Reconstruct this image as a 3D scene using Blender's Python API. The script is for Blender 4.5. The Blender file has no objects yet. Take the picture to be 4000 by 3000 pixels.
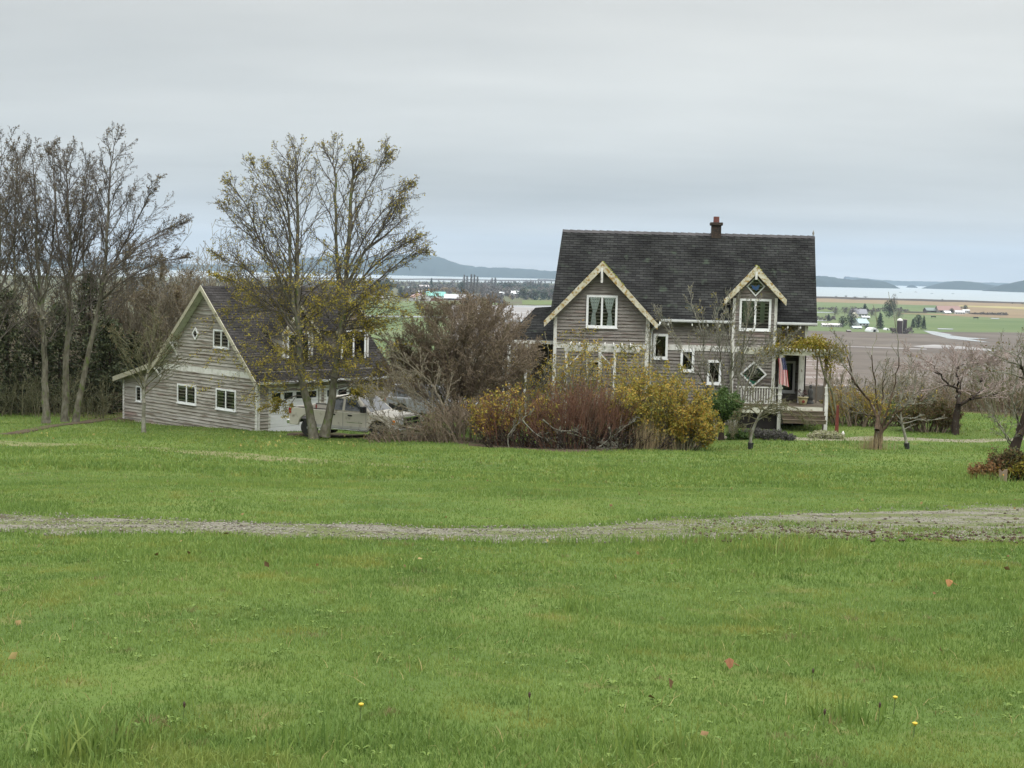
import bpy, math, random
import numpy as np
from mathutils import Vector, Matrix, noise as mnoise

# ---------------------------------------------------------------- camera, world, sun
scene = bpy.context.scene
col = scene.collection
FPX = 5500.0; EYE = 1.65
PITCH = math.atan((1500 - 1062) / FPX); ROLL = math.radians(1.35)
Fv = Vector((0, math.cos(PITCH), -math.sin(PITCH)))
R0 = Vector((1, 0, 0)); U0 = Vector((0, math.sin(PITCH), math.cos(PITCH)))
Rv = R0 * math.cos(ROLL) + U0 * math.sin(ROLL); Uv = -R0 * math.sin(ROLL) + U0 * math.cos(ROLL)
cam_d = bpy.data.cameras.new("camera"); cam = bpy.data.objects.new("camera", cam_d); col.objects.link(cam)
cam_d.sensor_width = 36; cam_d.lens = 36 * FPX / 4000; cam_d.clip_start = 0.1; cam_d.clip_end = 60000
cam.matrix_world = Matrix(((Rv.x, Uv.x, -Fv.x, 0), (Rv.y, Uv.y, -Fv.y, 0), (Rv.z, Uv.z, -Fv.z, EYE), (0, 0, 0, 1)))
scene.camera = cam
scene.render.engine = 'CYCLES'
scene.view_settings.view_transform = 'Standard'; scene.view_settings.look = 'None'
scene.view_settings.exposure = 0.28; scene.view_settings.gamma = 1
scene.cycles.max_bounces = 6; scene.cycles.volume_bounces = 1; scene.cycles.transparent_max_bounces = 12

SUN_EL, SUN_AZ = math.radians(52), math.radians(200)       # a weak sun behind thick cloud
world = bpy.data.worlds.new("World"); scene.world = world; world.use_nodes = True
nt = world.node_tree; nt.nodes.clear()
def N(t, **k):
    n = nt.nodes.new(t)
    for a, b in k.items(): setattr(n, a, b)
    return n
out = N('ShaderNodeOutputWorld'); bg = N('ShaderNodeBackground'); tc = N('ShaderNodeTexCoord')
sep = N('ShaderNodeSeparateXYZ'); nt.links.new(tc.outputs['Generated'], sep.inputs[0])
sky = N('ShaderNodeTexSky'); sky.sky_type = 'NISHITA'; sky.sun_disc = False
sky.sun_elevation = SUN_EL; sky.sun_rotation = SUN_AZ
ramp = N('ShaderNodeValToRGB'); cr = ramp.color_ramp
def stops(cr, L):
    while len(cr.elements) > 1: cr.elements.remove(cr.elements[0])
    cr.elements[0].position = L[0][0]; cr.elements[0].color = (*L[0][1], 1)
    for p, c in L[1:]:
        e = cr.elements.new(p); e.color = (*c, 1)
ZEN = 1.0
stops(cr, [(0.0, (.435, .45, .455)), (.035, (.45, .47, .475)), (.075, (.49, .515, .52)), (.13, (.57, .59, .585)), (.19, (.62, .63, .615)), (.30, (.72, .74, .74)), (1.0, (1.0, 1.0, 1.0))])
nt.links.new(sep.outputs['Z'], ramp.inputs[0])
# overcast cloud deck: direction projected on a flat ceiling, stretched into layers
addz = N('ShaderNodeMath', operation='ADD'); addz.inputs[1].default_value = 0.09
nt.links.new(sep.outputs['Z'], addz.inputs[0])
mz = N('ShaderNodeMath', operation='MAXIMUM'); mz.inputs[1].default_value = 0.02; nt.links.new(addz.outputs[0], mz.inputs[0])
dx = N('ShaderNodeMath', operation='DIVIDE'); dy = N('ShaderNodeMath', operation='DIVIDE')
nt.links.new(sep.outputs['X'], dx.inputs[0]); nt.links.new(mz.outputs[0], dx.inputs[1])
nt.links.new(sep.outputs['Y'], dy.inputs[0]); nt.links.new(mz.outputs[0], dy.inputs[1])
cmb = N('ShaderNodeCombineXYZ'); nt.links.new(dx.outputs[0], cmb.inputs[0]); nt.links.new(dy.outputs[0], cmb.inputs[1])
mp = N('ShaderNodeMapping'); mp.inputs['Scale'].default_value = (.34, .55, 1); mp.inputs['Location'].default_value = (3.1, 1.7, 0)
nt.links.new(cmb.outputs[0], mp.inputs[0])
no = N('ShaderNodeTexNoise'); no.inputs['Scale'].default_value = 1.0; no.inputs['Detail'].default_value = 7; no.inputs['Roughness'].default_value = .5
nt.links.new(mp.outputs[0], no.inputs['Vector'])
cramp = N('ShaderNodeValToRGB'); stops(cramp.color_ramp, [(.3, (.80, .815, .825)), (.5, (.965, .97, .97)), (.7, (1.13, 1.125, 1.115))])
nt.links.new(no.outputs['Fac'], cramp.inputs[0])
mul = N('ShaderNodeMix', data_type='RGBA', blend_type='MULTIPLY'); mul.inputs[0].default_value = 1
nt.links.new(ramp.outputs[0], mul.inputs[6]); nt.links.new(cramp.outputs[0], mul.inputs[7])
# overcast skies are far brighter overhead than at the horizon
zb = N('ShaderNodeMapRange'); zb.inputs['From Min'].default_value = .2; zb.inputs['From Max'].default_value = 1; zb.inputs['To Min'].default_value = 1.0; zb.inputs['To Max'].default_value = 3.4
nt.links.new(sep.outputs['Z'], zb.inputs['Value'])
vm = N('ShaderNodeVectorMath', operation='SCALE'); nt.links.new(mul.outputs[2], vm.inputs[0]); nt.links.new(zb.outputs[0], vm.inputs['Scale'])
skys = N('ShaderNodeVectorMath', operation='SCALE'); skys.inputs['Scale'].default_value = .10; nt.links.new(sky.outputs[0], skys.inputs[0])
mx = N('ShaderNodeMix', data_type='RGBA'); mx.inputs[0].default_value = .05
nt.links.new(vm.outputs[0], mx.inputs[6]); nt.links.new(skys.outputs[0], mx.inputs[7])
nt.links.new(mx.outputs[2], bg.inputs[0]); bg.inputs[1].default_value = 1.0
nt.links.new(bg.outputs[0], out.inputs[0])

sd = bpy.data.lights.new("sun", 'SUN'); sd.energy = 1.0; sd.angle = math.radians(25); sd.color = (1, .97, .93)
so = bpy.data.objects.new("sun", sd); col.objects.link(so)
so.rotation_euler = (math.radians(90) - SUN_EL, 0, math.radians(20)); so.location = (0, 0, 60)

# ---------------------------------------------------------------- projection helpers (photo pixel -> real place)
CAM = Vector((0, 0, EYE))
def ray(px, py): return Fv + Rv * ((px - 2000) / FPX) + Uv * ((1500 - py) / FPX)
def at(px, py, Y):
    r = ray(px, py); return CAM + r * (Y / r.y)
def onz(px, py, z):
    r = ray(px, py); return CAM + r * ((z - EYE) / r.z)

# ---------------------------------------------------------------- terrain
PLAIN = -49.4
_ky = [-60, 0, 6, 16, 38, 50, 56, 66, 78, 86, 120, 180, 260, 330, 400]
_kr = [2.0, 0, -.45, -1.33, -3.72, -4.78, -5.08, -5.2, -5.42, -6.6, -17, -36, -47, PLAIN, PLAIN]
_kl = [2.0, 0, -.45, -1.33, -3.72, -4.72, -5.32, -5.98, -6.6, -7.3, -17, -36, -47, PLAIN, PLAIN]
_yy = np.arange(-60, 400.1, .5)
def _sm(k):
    t = np.interp(_yy, _ky, k); w = np.hanning(13); w /= w.sum()
    return np.convolve(np.pad(t, 6, mode='edge'), w, 'valid')
_tr, _tl = _sm(_kr), _sm(_kl)
def ground(x, y):
    x = np.asarray(x, float); y = np.asarray(y, float)
    a = np.interp(y, _yy, _tr); b = np.interp(y, _yy, _tl)
    w = np.clip((-x - 1.5) / 6, 0, 1); w = w * w * (3 - 2 * w)
    near = np.clip((110 - y) / 40, 0, 1)
    u = .035 * np.sin(x * .9 + .3 * y) + .04 * np.sin(y * .55 - .2 * x + 1) + .05 * np.sin(x * .23 + 1.7) * np.sin(y * .31)
    return a * (1 - w) + b * w + u * near
def gz(x, y): return float(ground(x, y))
_D = np.concatenate([np.arange(2, 110, .1), np.arange(110, 400, 1)])
def ghit(px, py):
    r = ray(px, py); X = r.x / r.y * _D; Z = EYE + r.z / r.y * _D
    i = np.argmax(Z < ground(X, _D)); return Vector((X[i], _D[i], gz(X[i], _D[i])))

def h2(ix, iy, s):
    v = np.sin(ix * 127.1 + iy * 311.7 + s * 74.7) * 43758.5453; return v - np.floor(v)
def vnoise(x, y, sc, s=0):
    x = x / sc; y = y / sc; ix = np.floor(x); iy = np.floor(y); fx = x - ix; fy = y - iy
    fx = fx * fx * (3 - 2 * fx); fy = fy * fy * (3 - 2 * fy)
    a = h2(ix, iy, s); b = h2(ix + 1, iy, s); c = h2(ix, iy + 1, s); d = h2(ix + 1, iy + 1, s)
    return (a * (1 - fx) + b * fx) * (1 - fy) + (c * (1 - fx) + d * fx) * fy

# ---------------------------------------------------------------- materials
MATS = {}
def mat(name, cols, scale=3.0, rough=.8, isl=0.0, bump=0.0, stretch=(1, 1, 1), detail=6, contrast=(.3, .7),
        trans=0.0, metal=0.0, spec=.3, noise2=None, bscale=None, coord='Object', alpha=None):
    """cols: list of colours along a noise ramp; isl: share of the variation that is random per loose piece."""
    if name in MATS: return MATS[name]
    m = bpy.data.materials.new(name); m.use_nodes = True; t = m.node_tree; L = t.links.new
    b = t.nodes['Principled BSDF']; b.inputs['Roughness'].default_value = rough; b.inputs['Metallic'].default_value = metal
    b.inputs['Specular IOR Level'].default_value = spec
    tcn = t.nodes.new('ShaderNodeTexCoord'); mpn = t.nodes.new('ShaderNodeMapping'); mpn.inputs['Scale'].default_value = stretch
    if coord == 'World':
        g = t.nodes.new('ShaderNodeNewGeometry'); L(g.outputs['Position'], mpn.inputs[0])
    else: L(tcn.outputs[coord], mpn.inputs[0])
    nn = t.nodes.new('ShaderNodeTexNoise'); nn.inputs['Scale'].default_value = scale; nn.inputs['Detail'].default_value = detail
    nn.inputs['Roughness'].default_value = .6; L(mpn.outputs[0], nn.inputs['Vector'])
    fac = nn.outputs['Fac']
    mr = t.nodes.new('ShaderNodeMapRange'); mr.inputs['From Min'].default_value = contrast[0]; mr.inputs['From Max'].default_value = contrast[1]
    L(fac, mr.inputs['Value']); fac = mr.outputs[0]
    if isl > 0:
        g2 = t.nodes.new('ShaderNodeNewGeometry'); mi = t.nodes.new('ShaderNodeMix'); mi.inputs[0].default_value = isl
        L(fac, mi.inputs[2]); L(g2.outputs['Random Per Island'], mi.inputs[3]); fac = mi.outputs[0]
    rp = t.nodes.new('ShaderNodeValToRGB'); n = len(cols)
    stops(rp.color_ramp, [(i / max(1, n - 1), c) for i, c in enumerate(cols)]); L(fac, rp.inputs[0]); c = rp.outputs[0]
    if noise2:                                                # (scale, stretch, threshold lo, hi, colour)
        for (s2, st2, lo, hi, c2) in (noise2 if isinstance(noise2, list) else [noise2]):
            mp2 = t.nodes.new('ShaderNodeMapping'); mp2.inputs['Scale'].default_value = st2; mp2.inputs['Location'].default_value = (s2 * 3, 5, 2)
            L(mpn.inputs[0].links[0].from_socket, mp2.inputs[0])
            n2 = t.nodes.new('ShaderNodeTexNoise'); n2.inputs['Scale'].default_value = s2; n2.inputs['Detail'].default_value = 6; L(mp2.outputs[0], n2.inputs['Vector'])
            m2 = t.nodes.new('ShaderNodeMapRange'); m2.inputs['From Min'].default_value = lo; m2.inputs['From Max'].default_value = hi; L(n2.outputs['Fac'], m2.inputs['Value'])
            mc = t.nodes.new('ShaderNodeMix'); mc.data_type = 'RGBA'; L(m2.outputs[0], mc.inputs[0]); L(c, mc.inputs[6]); mc.inputs[7].default_value = (*c2, 1); c = mc.outputs[2]
    L(c, b.inputs['Base Color'])
    if bump:
        bn = t.nodes.new('ShaderNodeBump'); bn.inputs['Strength'].default_value = 1; bn.inputs['Distance'].default_value = bump
        nb = t.nodes.new('ShaderNodeTexNoise'); nb.inputs['Scale'].default_value = bscale or scale * 4; nb.inputs['Detail'].default_value = 4
        L(mpn.outputs[0], nb.inputs['Vector']); L(nb.outputs['Fac'], bn.inputs['Height']); L(bn.outputs[0], b.inputs['Normal'])
    if trans:
        tr = t.nodes.new('ShaderNodeBsdfTranslucent'); L(c, tr.inputs[0]); ms = t.nodes.new('ShaderNodeMixShader'); ms.inputs[0].default_value = trans
        L(b.outputs[0], ms.inputs[1]); L(tr.outputs[0], ms.inputs[2]); L(ms.outputs[0], t.nodes['Material Output'].inputs[0])
    MATS[name] = m; return m
def plain(name, c, rough=.6, metal=0, spec=.4): return mat(name, [tuple(v * .9 for v in c), tuple(min(1, v * 1.08) for v in c)], 4, rough, metal=metal, spec=spec)

def roof_mat(name, c1, c2, mortar, moss=None, tab=.30, course=.14):
    if name in MATS: return MATS[name]
    m = bpy.data.materials.new(name); m.use_nodes = True; t = m.node_tree; L = t.links.new; b = t.nodes['Principled BSDF']; b.inputs['Roughness'].default_value = .9; b.inputs['Specular IOR Level'].default_value = .08
    uv = t.nodes.new('ShaderNodeUVMap'); uv.uv_map = 'UVMap'
    br = t.nodes.new('ShaderNodeTexBrick'); br.inputs['Scale'].default_value = 1; br.inputs['Brick Width'].default_value = tab; br.inputs['Row Height'].default_value = course
    br.inputs['Mortar Size'].default_value = .012; br.inputs['Mortar Smooth'].default_value = .4; br.inputs['Bias'].default_value = 0
    br.inputs['Color1'].default_value = (*c1, 1); br.inputs['Color2'].default_value = (*c2, 1); br.inputs['Mortar'].default_value = (*mortar, 1)
    L(uv.outputs[0], br.inputs['Vector'])
    n = t.nodes.new('ShaderNodeTexNoise'); n.inputs['Scale'].default_value = .55; n.inputs['Detail'].default_value = 8; L(uv.outputs[0], n.inputs['Vector'])
    mr = t.nodes.new('ShaderNodeMapRange'); mr.inputs['From Min'].default_value = .35; mr.inputs['From Max'].default_value = .65; mr.inputs['To Min'].default_value = .6; mr.inputs['To Max'].default_value = 1.45
    L(n.outputs['Fac'], mr.inputs['Value'])
    v = t.nodes.new('ShaderNodeVectorMath'); v.operation = 'SCALE'; L(br.outputs['Color'], v.inputs[0]); L(mr.outputs[0], v.inputs['Scale']); c = v.outputs[0]
    if moss:
        n2 = t.nodes.new('ShaderNodeTexNoise'); n2.inputs['Scale'].default_value = 1.6; n2.inputs['Detail'].default_value = 8; L(uv.outputs[0], n2.inputs['Vector'])
        m2 = t.nodes.new('ShaderNodeMapRange'); m2.inputs['From Min'].default_value = moss[1]; m2.inputs['From Max'].default_value = moss[1] + .1; L(n2.outputs['Fac'], m2.inputs['Value'])
        mc = t.nodes.new('ShaderNodeMix'); mc.data_type = 'RGBA'; L(m2.outputs[0], mc.inputs[0]); L(c, mc.inputs[6]); mc.inputs[7].default_value = (*moss[0], 1); c = mc.outputs[2]
    L(c, b.inputs['Base Color'])
    bp = t.nodes.new('ShaderNodeBump'); bp.inputs['Distance'].default_value = .01; bp.inputs['Strength'].default_value = .7; L(br.outputs['Fac'], bp.inputs['Height']); bp.invert = True
    L(bp.outputs[0], b.inputs['Normal']); MATS[name] = m; return m

def glass_mat():
    if 'window_glass' in MATS: return MATS['window_glass']
    m = bpy.data.materials.new('window_glass'); m.use_nodes = True; t = m.node_tree; t.nodes.clear()
    o = t.nodes.new('ShaderNodeOutputMaterial'); g = t.nodes.new('ShaderNodeBsdfGlossy'); g.inputs['Roughness'].default_value = .03; g.inputs['Color'].default_value = (.9, .95, .95, 1)
    tr = t.nodes.new('ShaderNodeBsdfTransparent'); fr = t.nodes.new('ShaderNodeFresnel'); fr.inputs[0].default_value = 1.6
    ms = t.nodes.new('ShaderNodeMixShader'); t.links.new(fr.outputs[0], ms.inputs[0]); t.links.new(tr.outputs[0], ms.inputs[1]); t.links.new(g.outputs[0], ms.inputs[2]); t.links.new(ms.outputs[0], o.inputs[0])
    MATS['window_glass'] = m; return m

# ---------------------------------------------------------------- object helpers
WM = {}
def tag(o, label=None, cat=None, group=None, kind=None):
    if label: o['label'] = label
    if cat: o['category'] = cat
    if group: o['group'] = group
    if kind: o['kind'] = kind
    return o
def thing(name, label, cat, loc=(0, 0, 0), rotz=0, group=None):
    o = bpy.data.objects.new(name, None); col.objects.link(o); o.empty_display_size = .3
    o.location = loc; o.rotation_euler = (0, 0, rotz); tag(o, label, cat, group)
    WM[o.name] = (Matrix.Translation(loc) @ Matrix.Rotation(rotz, 4, 'Z')).inverted(); return o
def copy_tree(o, loc, rotz=0, scale=1, label=None, group=None, parent=None):
    c = o.copy(); col.objects.link(c)
    if parent is None:
        c.location = loc; c.rotation_euler = (0, 0, rotz); c.scale = (scale,) * 3 if not hasattr(scale, '__len__') else scale
        if label: c['label'] = label
        if group: c['group'] = group
    else: c.parent = parent
    for ch in o.children: copy_tree(ch, None, parent=c)
    return c
class MB:
    def __init__(s, M=None): s.v = []; s.f = []; s.mi = []; s.uv = {}; s.M = M; s.cur = 0
    def add(s, vs, fs, uvs=None):
        n = len(s.v)
        for p in vs:
            p = Vector(p); s.v.append(s.M @ p if s.M is not None else p)
        for k, f in enumerate(fs):
            if uvs: s.uv[len(s.f)] = uvs[k]
            s.f.append([i + n for i in f]); s.mi.append(s.cur)
        return s
    def box(s, a, b):
        x0, y0, z0 = [min(a[i], b[i]) for i in range(3)]; x1, y1, z1 = [max(a[i], b[i]) for i in range(3)]
        return s.add([(x0, y0, z0), (x1, y0, z0), (x1, y1, z0), (x0, y1, z0), (x0, y0, z1), (x1, y0, z1), (x1, y1, z1), (x0, y1, z1)],
              [(0, 3, 2, 1), (4, 5, 6, 7), (0, 1, 5, 4), (1, 2, 6, 5), (2, 3, 7, 6), (3, 0, 4, 7)])
    def bar(s, p, q, w, h, up=(0, 0, 1)):
        p = Vector(p); q = Vector(q); d = (q - p).normalized(); a = d.cross(Vector(up))
        if a.length < 1e-3: a = Vector((1, 0, 0))
        a.normalize(); b = a.cross(d).normalized(); a = a * w / 2; b = b * h / 2
        return s.add([p - a - b, p + a - b, p + a + b, p - a + b, q - a - b, q + a - b, q + a + b, q - a + b],
              [(0, 1, 2, 3), (7, 6, 5, 4), (0, 4, 5, 1), (1, 5, 6, 2), (2, 6, 7, 3), (3, 7, 4, 0)])
    def prism(s, poly, y0, y1):                              # poly in (x,z), extruded along y
        n = len(poly); vs = [(x, y0, z) for x, z in poly] + [(x, y1, z) for x, z in poly]
        return s.add(vs, [tuple(range(n))[::-1], tuple(range(n, 2 * n))] + [(i, (i + 1) % n, n + (i + 1) % n, n + i) for i in range(n)])
    def tube(s, pts, rs, k=8, cap=True):
        pts = [Vector(p) for p in pts]; rings = []
        ref = Vector((0, 0, 1)) if abs((pts[1] - pts[0]).normalized().z) < .9 else Vector((1, 0, 0))
        vs = []; n = len(pts)
        if not hasattr(rs, '__len__'): rs = [rs] * n
        for i, p in enumerate(pts):
            d = (pts[min(i + 1, n - 1)] - pts[max(i - 1, 0)]).normalized(); a = d.cross(ref).normalized(); b = d.cross(a)
            for j in range(k):
                t = 2 * math.pi * j / k; vs.append(p + (a * math.cos(t) + b * math.sin(t)) * rs[i])
        fs = [(i * k + j, i * k + (j + 1) % k, (i + 1) * k + (j + 1) % k, (i + 1) * k + j) for i in range(n - 1) for j in range(k)]
        if cap: fs += [tuple(range(k))[::-1], tuple(range((n - 1) * k, n * k))]
        return s.add(vs, fs)
    def lathe(s, c, prof, k=16, axis='z'):
        vs = []
        for r, h in prof:
            for j in range(k):
                t = 2 * math.pi * j / k; a, b = r * math.cos(t), r * math.sin(t)
                vs.append((c[0] + a, c[1] + b, c[2] + h) if axis == 'z' else (c[0] + a, c[1] + h, c[2] + b) if axis == 'y' else (c[0] + h, c[1] + a, c[2] + b))
        n = len(prof); fs = [(i * k + j, i * k + (j + 1) % k, (i + 1) * k + (j + 1) % k, (i + 1) * k + j) for i in range(n - 1) for j in range(k)]
        fs += [tuple(range(k))[::-1], tuple(range((n - 1) * k, n * k))]
        return s.add(vs, fs)
    def build(s, name, m, parent=None, smooth=False, bevel=0):
        me = bpy.data.meshes.new(name); pm = WM.get(parent.name) if parent else None
        vs = [pm @ p for p in s.v] if pm is not None else s.v
        me.from_pydata([tuple(p) for p in vs], [], s.f)
        for x in (m if isinstance(m, list) else [m]): me.materials.append(x)
        if isinstance(m, list): me.polygons.foreach_set('material_index', s.mi)
        if s.uv:
            ul = me.uv_layers.new(name='UVMap')
            for fi, u in s.uv.items():
                for li, uvv in zip(me.polygons[fi].loop_indices, u): ul.data[li].uv = uvv
        if smooth: me.polygons.foreach_set('use_smooth', [True] * len(me.polygons))
        me.update(); o = bpy.data.objects.new(name, me); col.objects.link(o)
        if parent: o.parent = parent; WM[o.name] = pm
        if bevel:
            bm = o.modifiers.new('bevel', 'BEVEL'); bm.width = bevel; bm.segments = 2; bm.limit_method = 'ANGLE'
        return o
def fast_mesh(name, V, F, m, parent=None, smooth=False, k=None):
    """V (n,3) float, F list of (m,k) int arrays with the same k each; quick numpy build"""
    if parent is not None:
        pm = np.array(WM[parent.name]); V = V @ pm[:3, :3].T + pm[:3, 3]
    me = bpy.data.meshes.new(name); me.vertices.add(len(V)); me.vertices.foreach_set('co', np.asarray(V, np.float32).ravel())
    Fs = F if isinstance(F, list) else [F]; Fs = [f for f in Fs if len(f)]
    loops = np.concatenate([f.ravel() for f in Fs]); tot = np.concatenate([np.full(len(f), f.shape[1]) for f in Fs])
    me.loops.add(len(loops)); me.loops.foreach_set('vertex_index', loops.astype(np.int32))
    me.polygons.add(len(tot)); st = np.concatenate([[0], np.cumsum(tot)[:-1]]); me.polygons.foreach_set('loop_start', st.astype(np.int32))
    me.polygons.foreach_set('loop_total', tot.astype(np.int32))
    if smooth: me.polygons.foreach_set('use_smooth', np.ones(len(tot), bool))
    me.update(calc_edges=True); me.materials.append(m)
    o = bpy.data.objects.new(name, me); col.objects.link(o)
    if parent is not None: o.parent = parent; WM[o.name] = WM[parent.name]
    return o
def norm(a): return a / np.maximum(1e-9, np.linalg.norm(a, axis=1, keepdims=True))
def seg_arrays(S, thick=.035):
    """branches: list of (p,q,r0,r1) -> verts, quads"""
    P = np.array([tuple(s[0]) for s in S]); Q = np.array([tuple(s[1]) for s in S]); R = np.array([(s[2], s[3]) for s in S])
    Vs, Fs, off = [], [], 0
    for sel, k in ((R[:, 0] > thick, 8), (R[:, 0] <= thick, 3)):
        if not sel.any(): continue
        p, q, r = P[sel], Q[sel], R[sel]; d = norm(q - p); q = q + d * (r[:, 1:2] * .3)
        ref = np.where(np.abs(d[:, 2:3]) < .9, np.array([[0, 0, 1.]]), np.array([[1., 0, 0]])); a = norm(np.cross(d, ref)); b = np.cross(d, a)
        ring = []
        for base, rr in ((p, r[:, :1]), (q, r[:, 1:])):
            for j in range(k):
                t = 2 * math.pi * j / k; ring.append(base + (a * math.cos(t) + b * math.sin(t)) * rr)
        V = np.stack(ring, 1).reshape(-1, 3); n = len(p); i0 = np.arange(n)[:, None] * 2 * k + off
        F = np.concatenate([np.stack([i0[:, 0] + j, i0[:, 0] + (j + 1) % k, i0[:, 0] + k + (j + 1) % k, i0[:, 0] + k + j], 1) for j in range(k)])
        Vs.append(V); Fs.append(F); off += len(V)
    return np.concatenate(Vs), np.concatenate(Fs)
def leaf_arrays(pts, size, rs, var=.4, droop=.0, aspect=.55):
    n = len(pts); P = np.array([tuple(p) for p in pts]) + rs.normal(0, size * .5, (n, 3))
    d = norm(rs.normal(0, 1, (n, 3)) + np.array([0, 0, -droop])); a = norm(np.cross(d, rs.normal(0, 1, (n, 3)))); nn = np.cross(d, a)
    L = size * (1 + rs.uniform(-var, var, (n, 1))); w = L * aspect * .5
    V = np.stack([P, P + d * L * .5 + a * w + nn * w * .4, P + d * L, P + d * L * .5 - a * w + nn * w * .4], 1).reshape(-1, 3)
    i = np.arange(n) * 4; F = np.concatenate([np.stack([i, i + 1, i + 2], 1), np.stack([i, i + 2, i + 3], 1)]); return V, F
def grow(S, F, p, d, L, r, lev, P, rng):
    n = P['seg'][lev]; st = L / n; wob = P['wob'][lev]; up = P['up'][lev]; rt = max(P['tip'], r * P.get('taper', .3)); nodes = []
    g = rng.gauss
    for i in range(n):
        d = Vector((d.x + g(0, wob), d.y + g(0, wob), d.z + g(0, wob) + up)).normalized()
        q = p + d * st; ra = r + (rt - r) * i / n; rb = r + (rt - r) * (i + 1) / n
        S.append((p, q, ra, rb))
        if lev >= P.get('ll', 9) and rng.random() < P['lp'](q): 
            for _ in range(P.get('ln', 1)): F.append(p.lerp(q, rng.random()))
        p = q; nodes.append((p, d, rb))
    if lev < P['max']:
        k = P['kids'][lev]; k = max(1, int(k * (.75 + .5 * rng.random()))); s0 = P['start'][lev]
        for j in range(k):
            t = s0 + (1 - s0) * (j + rng.random()) / k; x = t * n; i = min(n - 1, int(x)); q, dd, rr = nodes[i]
            pp = q - dd * st * (1 - (x - i)) if i < n else q
            a = P['ang'][lev] * (.7 + .6 * rng.random()); axis = dd.cross(Vector((g(0, 1), g(0, 1), g(0, 1)))).normalized()
            nd = Matrix.Rotation(a, 3, axis) @ dd
            grow(S, F, pp, nd, L * P['len'][lev] * (.6 + .6 * rng.random()) * (1 - P.get('fall', .6) * (t - s0)), max(P['tip'], min(rr * .75, r * P['rr'])), lev + 1, P, rng)
def spline(pts, n):
    pts = [Vector(p) for p in pts]; out = []; m = len(pts) - 1
    for i in range(n + 1):
        t = i / n * m; j = min(m - 1, int(t)); u = t - j
        p0, p1, p2, p3 = pts[max(0, j - 1)], pts[j], pts[j + 1], pts[min(m, j + 2)]
        out.append(.5 * ((2 * p1) + (p2 - p0) * u + (2 * p0 - 5 * p1 + 4 * p2 - p3) * u * u + (3 * p1 - p0 - 3 * p2 + p3) * u ** 3))
    return out
def stem(S, F, pts, r0, r1, kids, P, rng, start=.3, Lf=lambda t: 3, ang=.75, seg=30, dirbias=None, lev=1, wob=.0):
    c = spline(pts, seg)
    if wob:
        for i in range(1, seg): c[i] += Vector((rng.gauss(0, wob), rng.gauss(0, wob), 0))
    R = [r0 + (r1 - r0) * (i / seg) ** .8 for i in range(seg + 1)]
    R[0] = r0 * 1.25; R[1] = max(R[1], r0 * 1.06)
    for i in range(seg): S.append((c[i], c[i + 1], R[i], R[i + 1]))
    for k in range(kids):
        t = start + (1 - start) * (k + rng.random()) / kids; x = t * seg; i = min(seg - 1, int(x)); p = c[i].lerp(c[i + 1], x - i); d = (c[i + 1] - c[i]).normalized()
        az = k * 2.4 + rng.gauss(0, .5); h = Vector((math.cos(az), math.sin(az), 0))
        if dirbias is not None: h = (h + dirbias).normalized()
        a = ang * (.75 + .5 * rng.random()) * (1.15 - .5 * t); nd = (d * math.cos(a) + h * math.sin(a)).normalized()
        grow(S, F, p, nd, Lf(t) * (.7 + .5 * rng.random()), max(P['tip'], min(R[i] * .6, P.get('br', .06))), lev, P, rng)
def emit_tree(name, label, cat, base, S, F, bark, leafm=None, lsize=.1, group=None, seed=1, trunkname='trunk', leafname='foliage', thick=.035, split=.03, **lk):
    t = thing(name, label, cat, tuple(base), 0, group); rs = np.random.RandomState(seed)
    big = [s for s in S if s[2] > split]; small = [s for s in S if s[2] <= split]
    if big: V, Q = seg_arrays(big, thick); fast_mesh(trunkname, V, Q, bark if not isinstance(bark, list) else bark[0], t, smooth=True)
    if small: V, Q = seg_arrays(small, thick); fast_mesh('crown' if big else 'stems', V, Q, bark if not isinstance(bark, list) else bark[1], t)
    if F and leafm: V, Q = leaf_arrays(F, lsize, rs, **lk); fast_mesh(leafname, V, Q, leafm, t)
    return t
class Frame:
    def __init__(s, O, X, Y): s.O = Vector(O); s.X = Vector(X).normalized(); s.Y = Vector(Y).normalized(); s.M = Matrix(((s.X.x, s.Y.x, 0, s.O.x), (s.X.y, s.Y.y, 0, s.O.y), (0, 0, 1, s.O.z), (0, 0, 0, 1)))
    def pix(s, px, py, d=0.0):
        r = ray(px, py); t = ((s.O - CAM).dot(s.Y) + d) / r.dot(s.Y); w = CAM + r * t - s.O; return w.dot(s.X), w.z
    def w(s, x, y, z): return s.M @ Vector((x, y, z))
def clip_band(poly, z0, z1):
    def clip(P, f):
        o = []
        for i in range(len(P)):
            a, b = P[i], P[(i + 1) % len(P)]; fa, fb = f(a), f(b)
            if fa >= 0: o.append(a)
            if (fa >= 0) != (fb >= 0): t = fa / (fa - fb); o.append((a[0] + (b[0] - a[0]) * t, a[1] + (b[1] - a[1]) * t))
        return o
    P = clip(poly, lambda p: p[1] - z0)
    return clip(P, lambda p: z1 - p[1]) if len(P) > 2 else []
def clip_u(poly, u0, u1):
    sw = [(b, a) for a, b in poly]; r = clip_band(sw, u0, u1); return [(b, a) for a, b in r]
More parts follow.
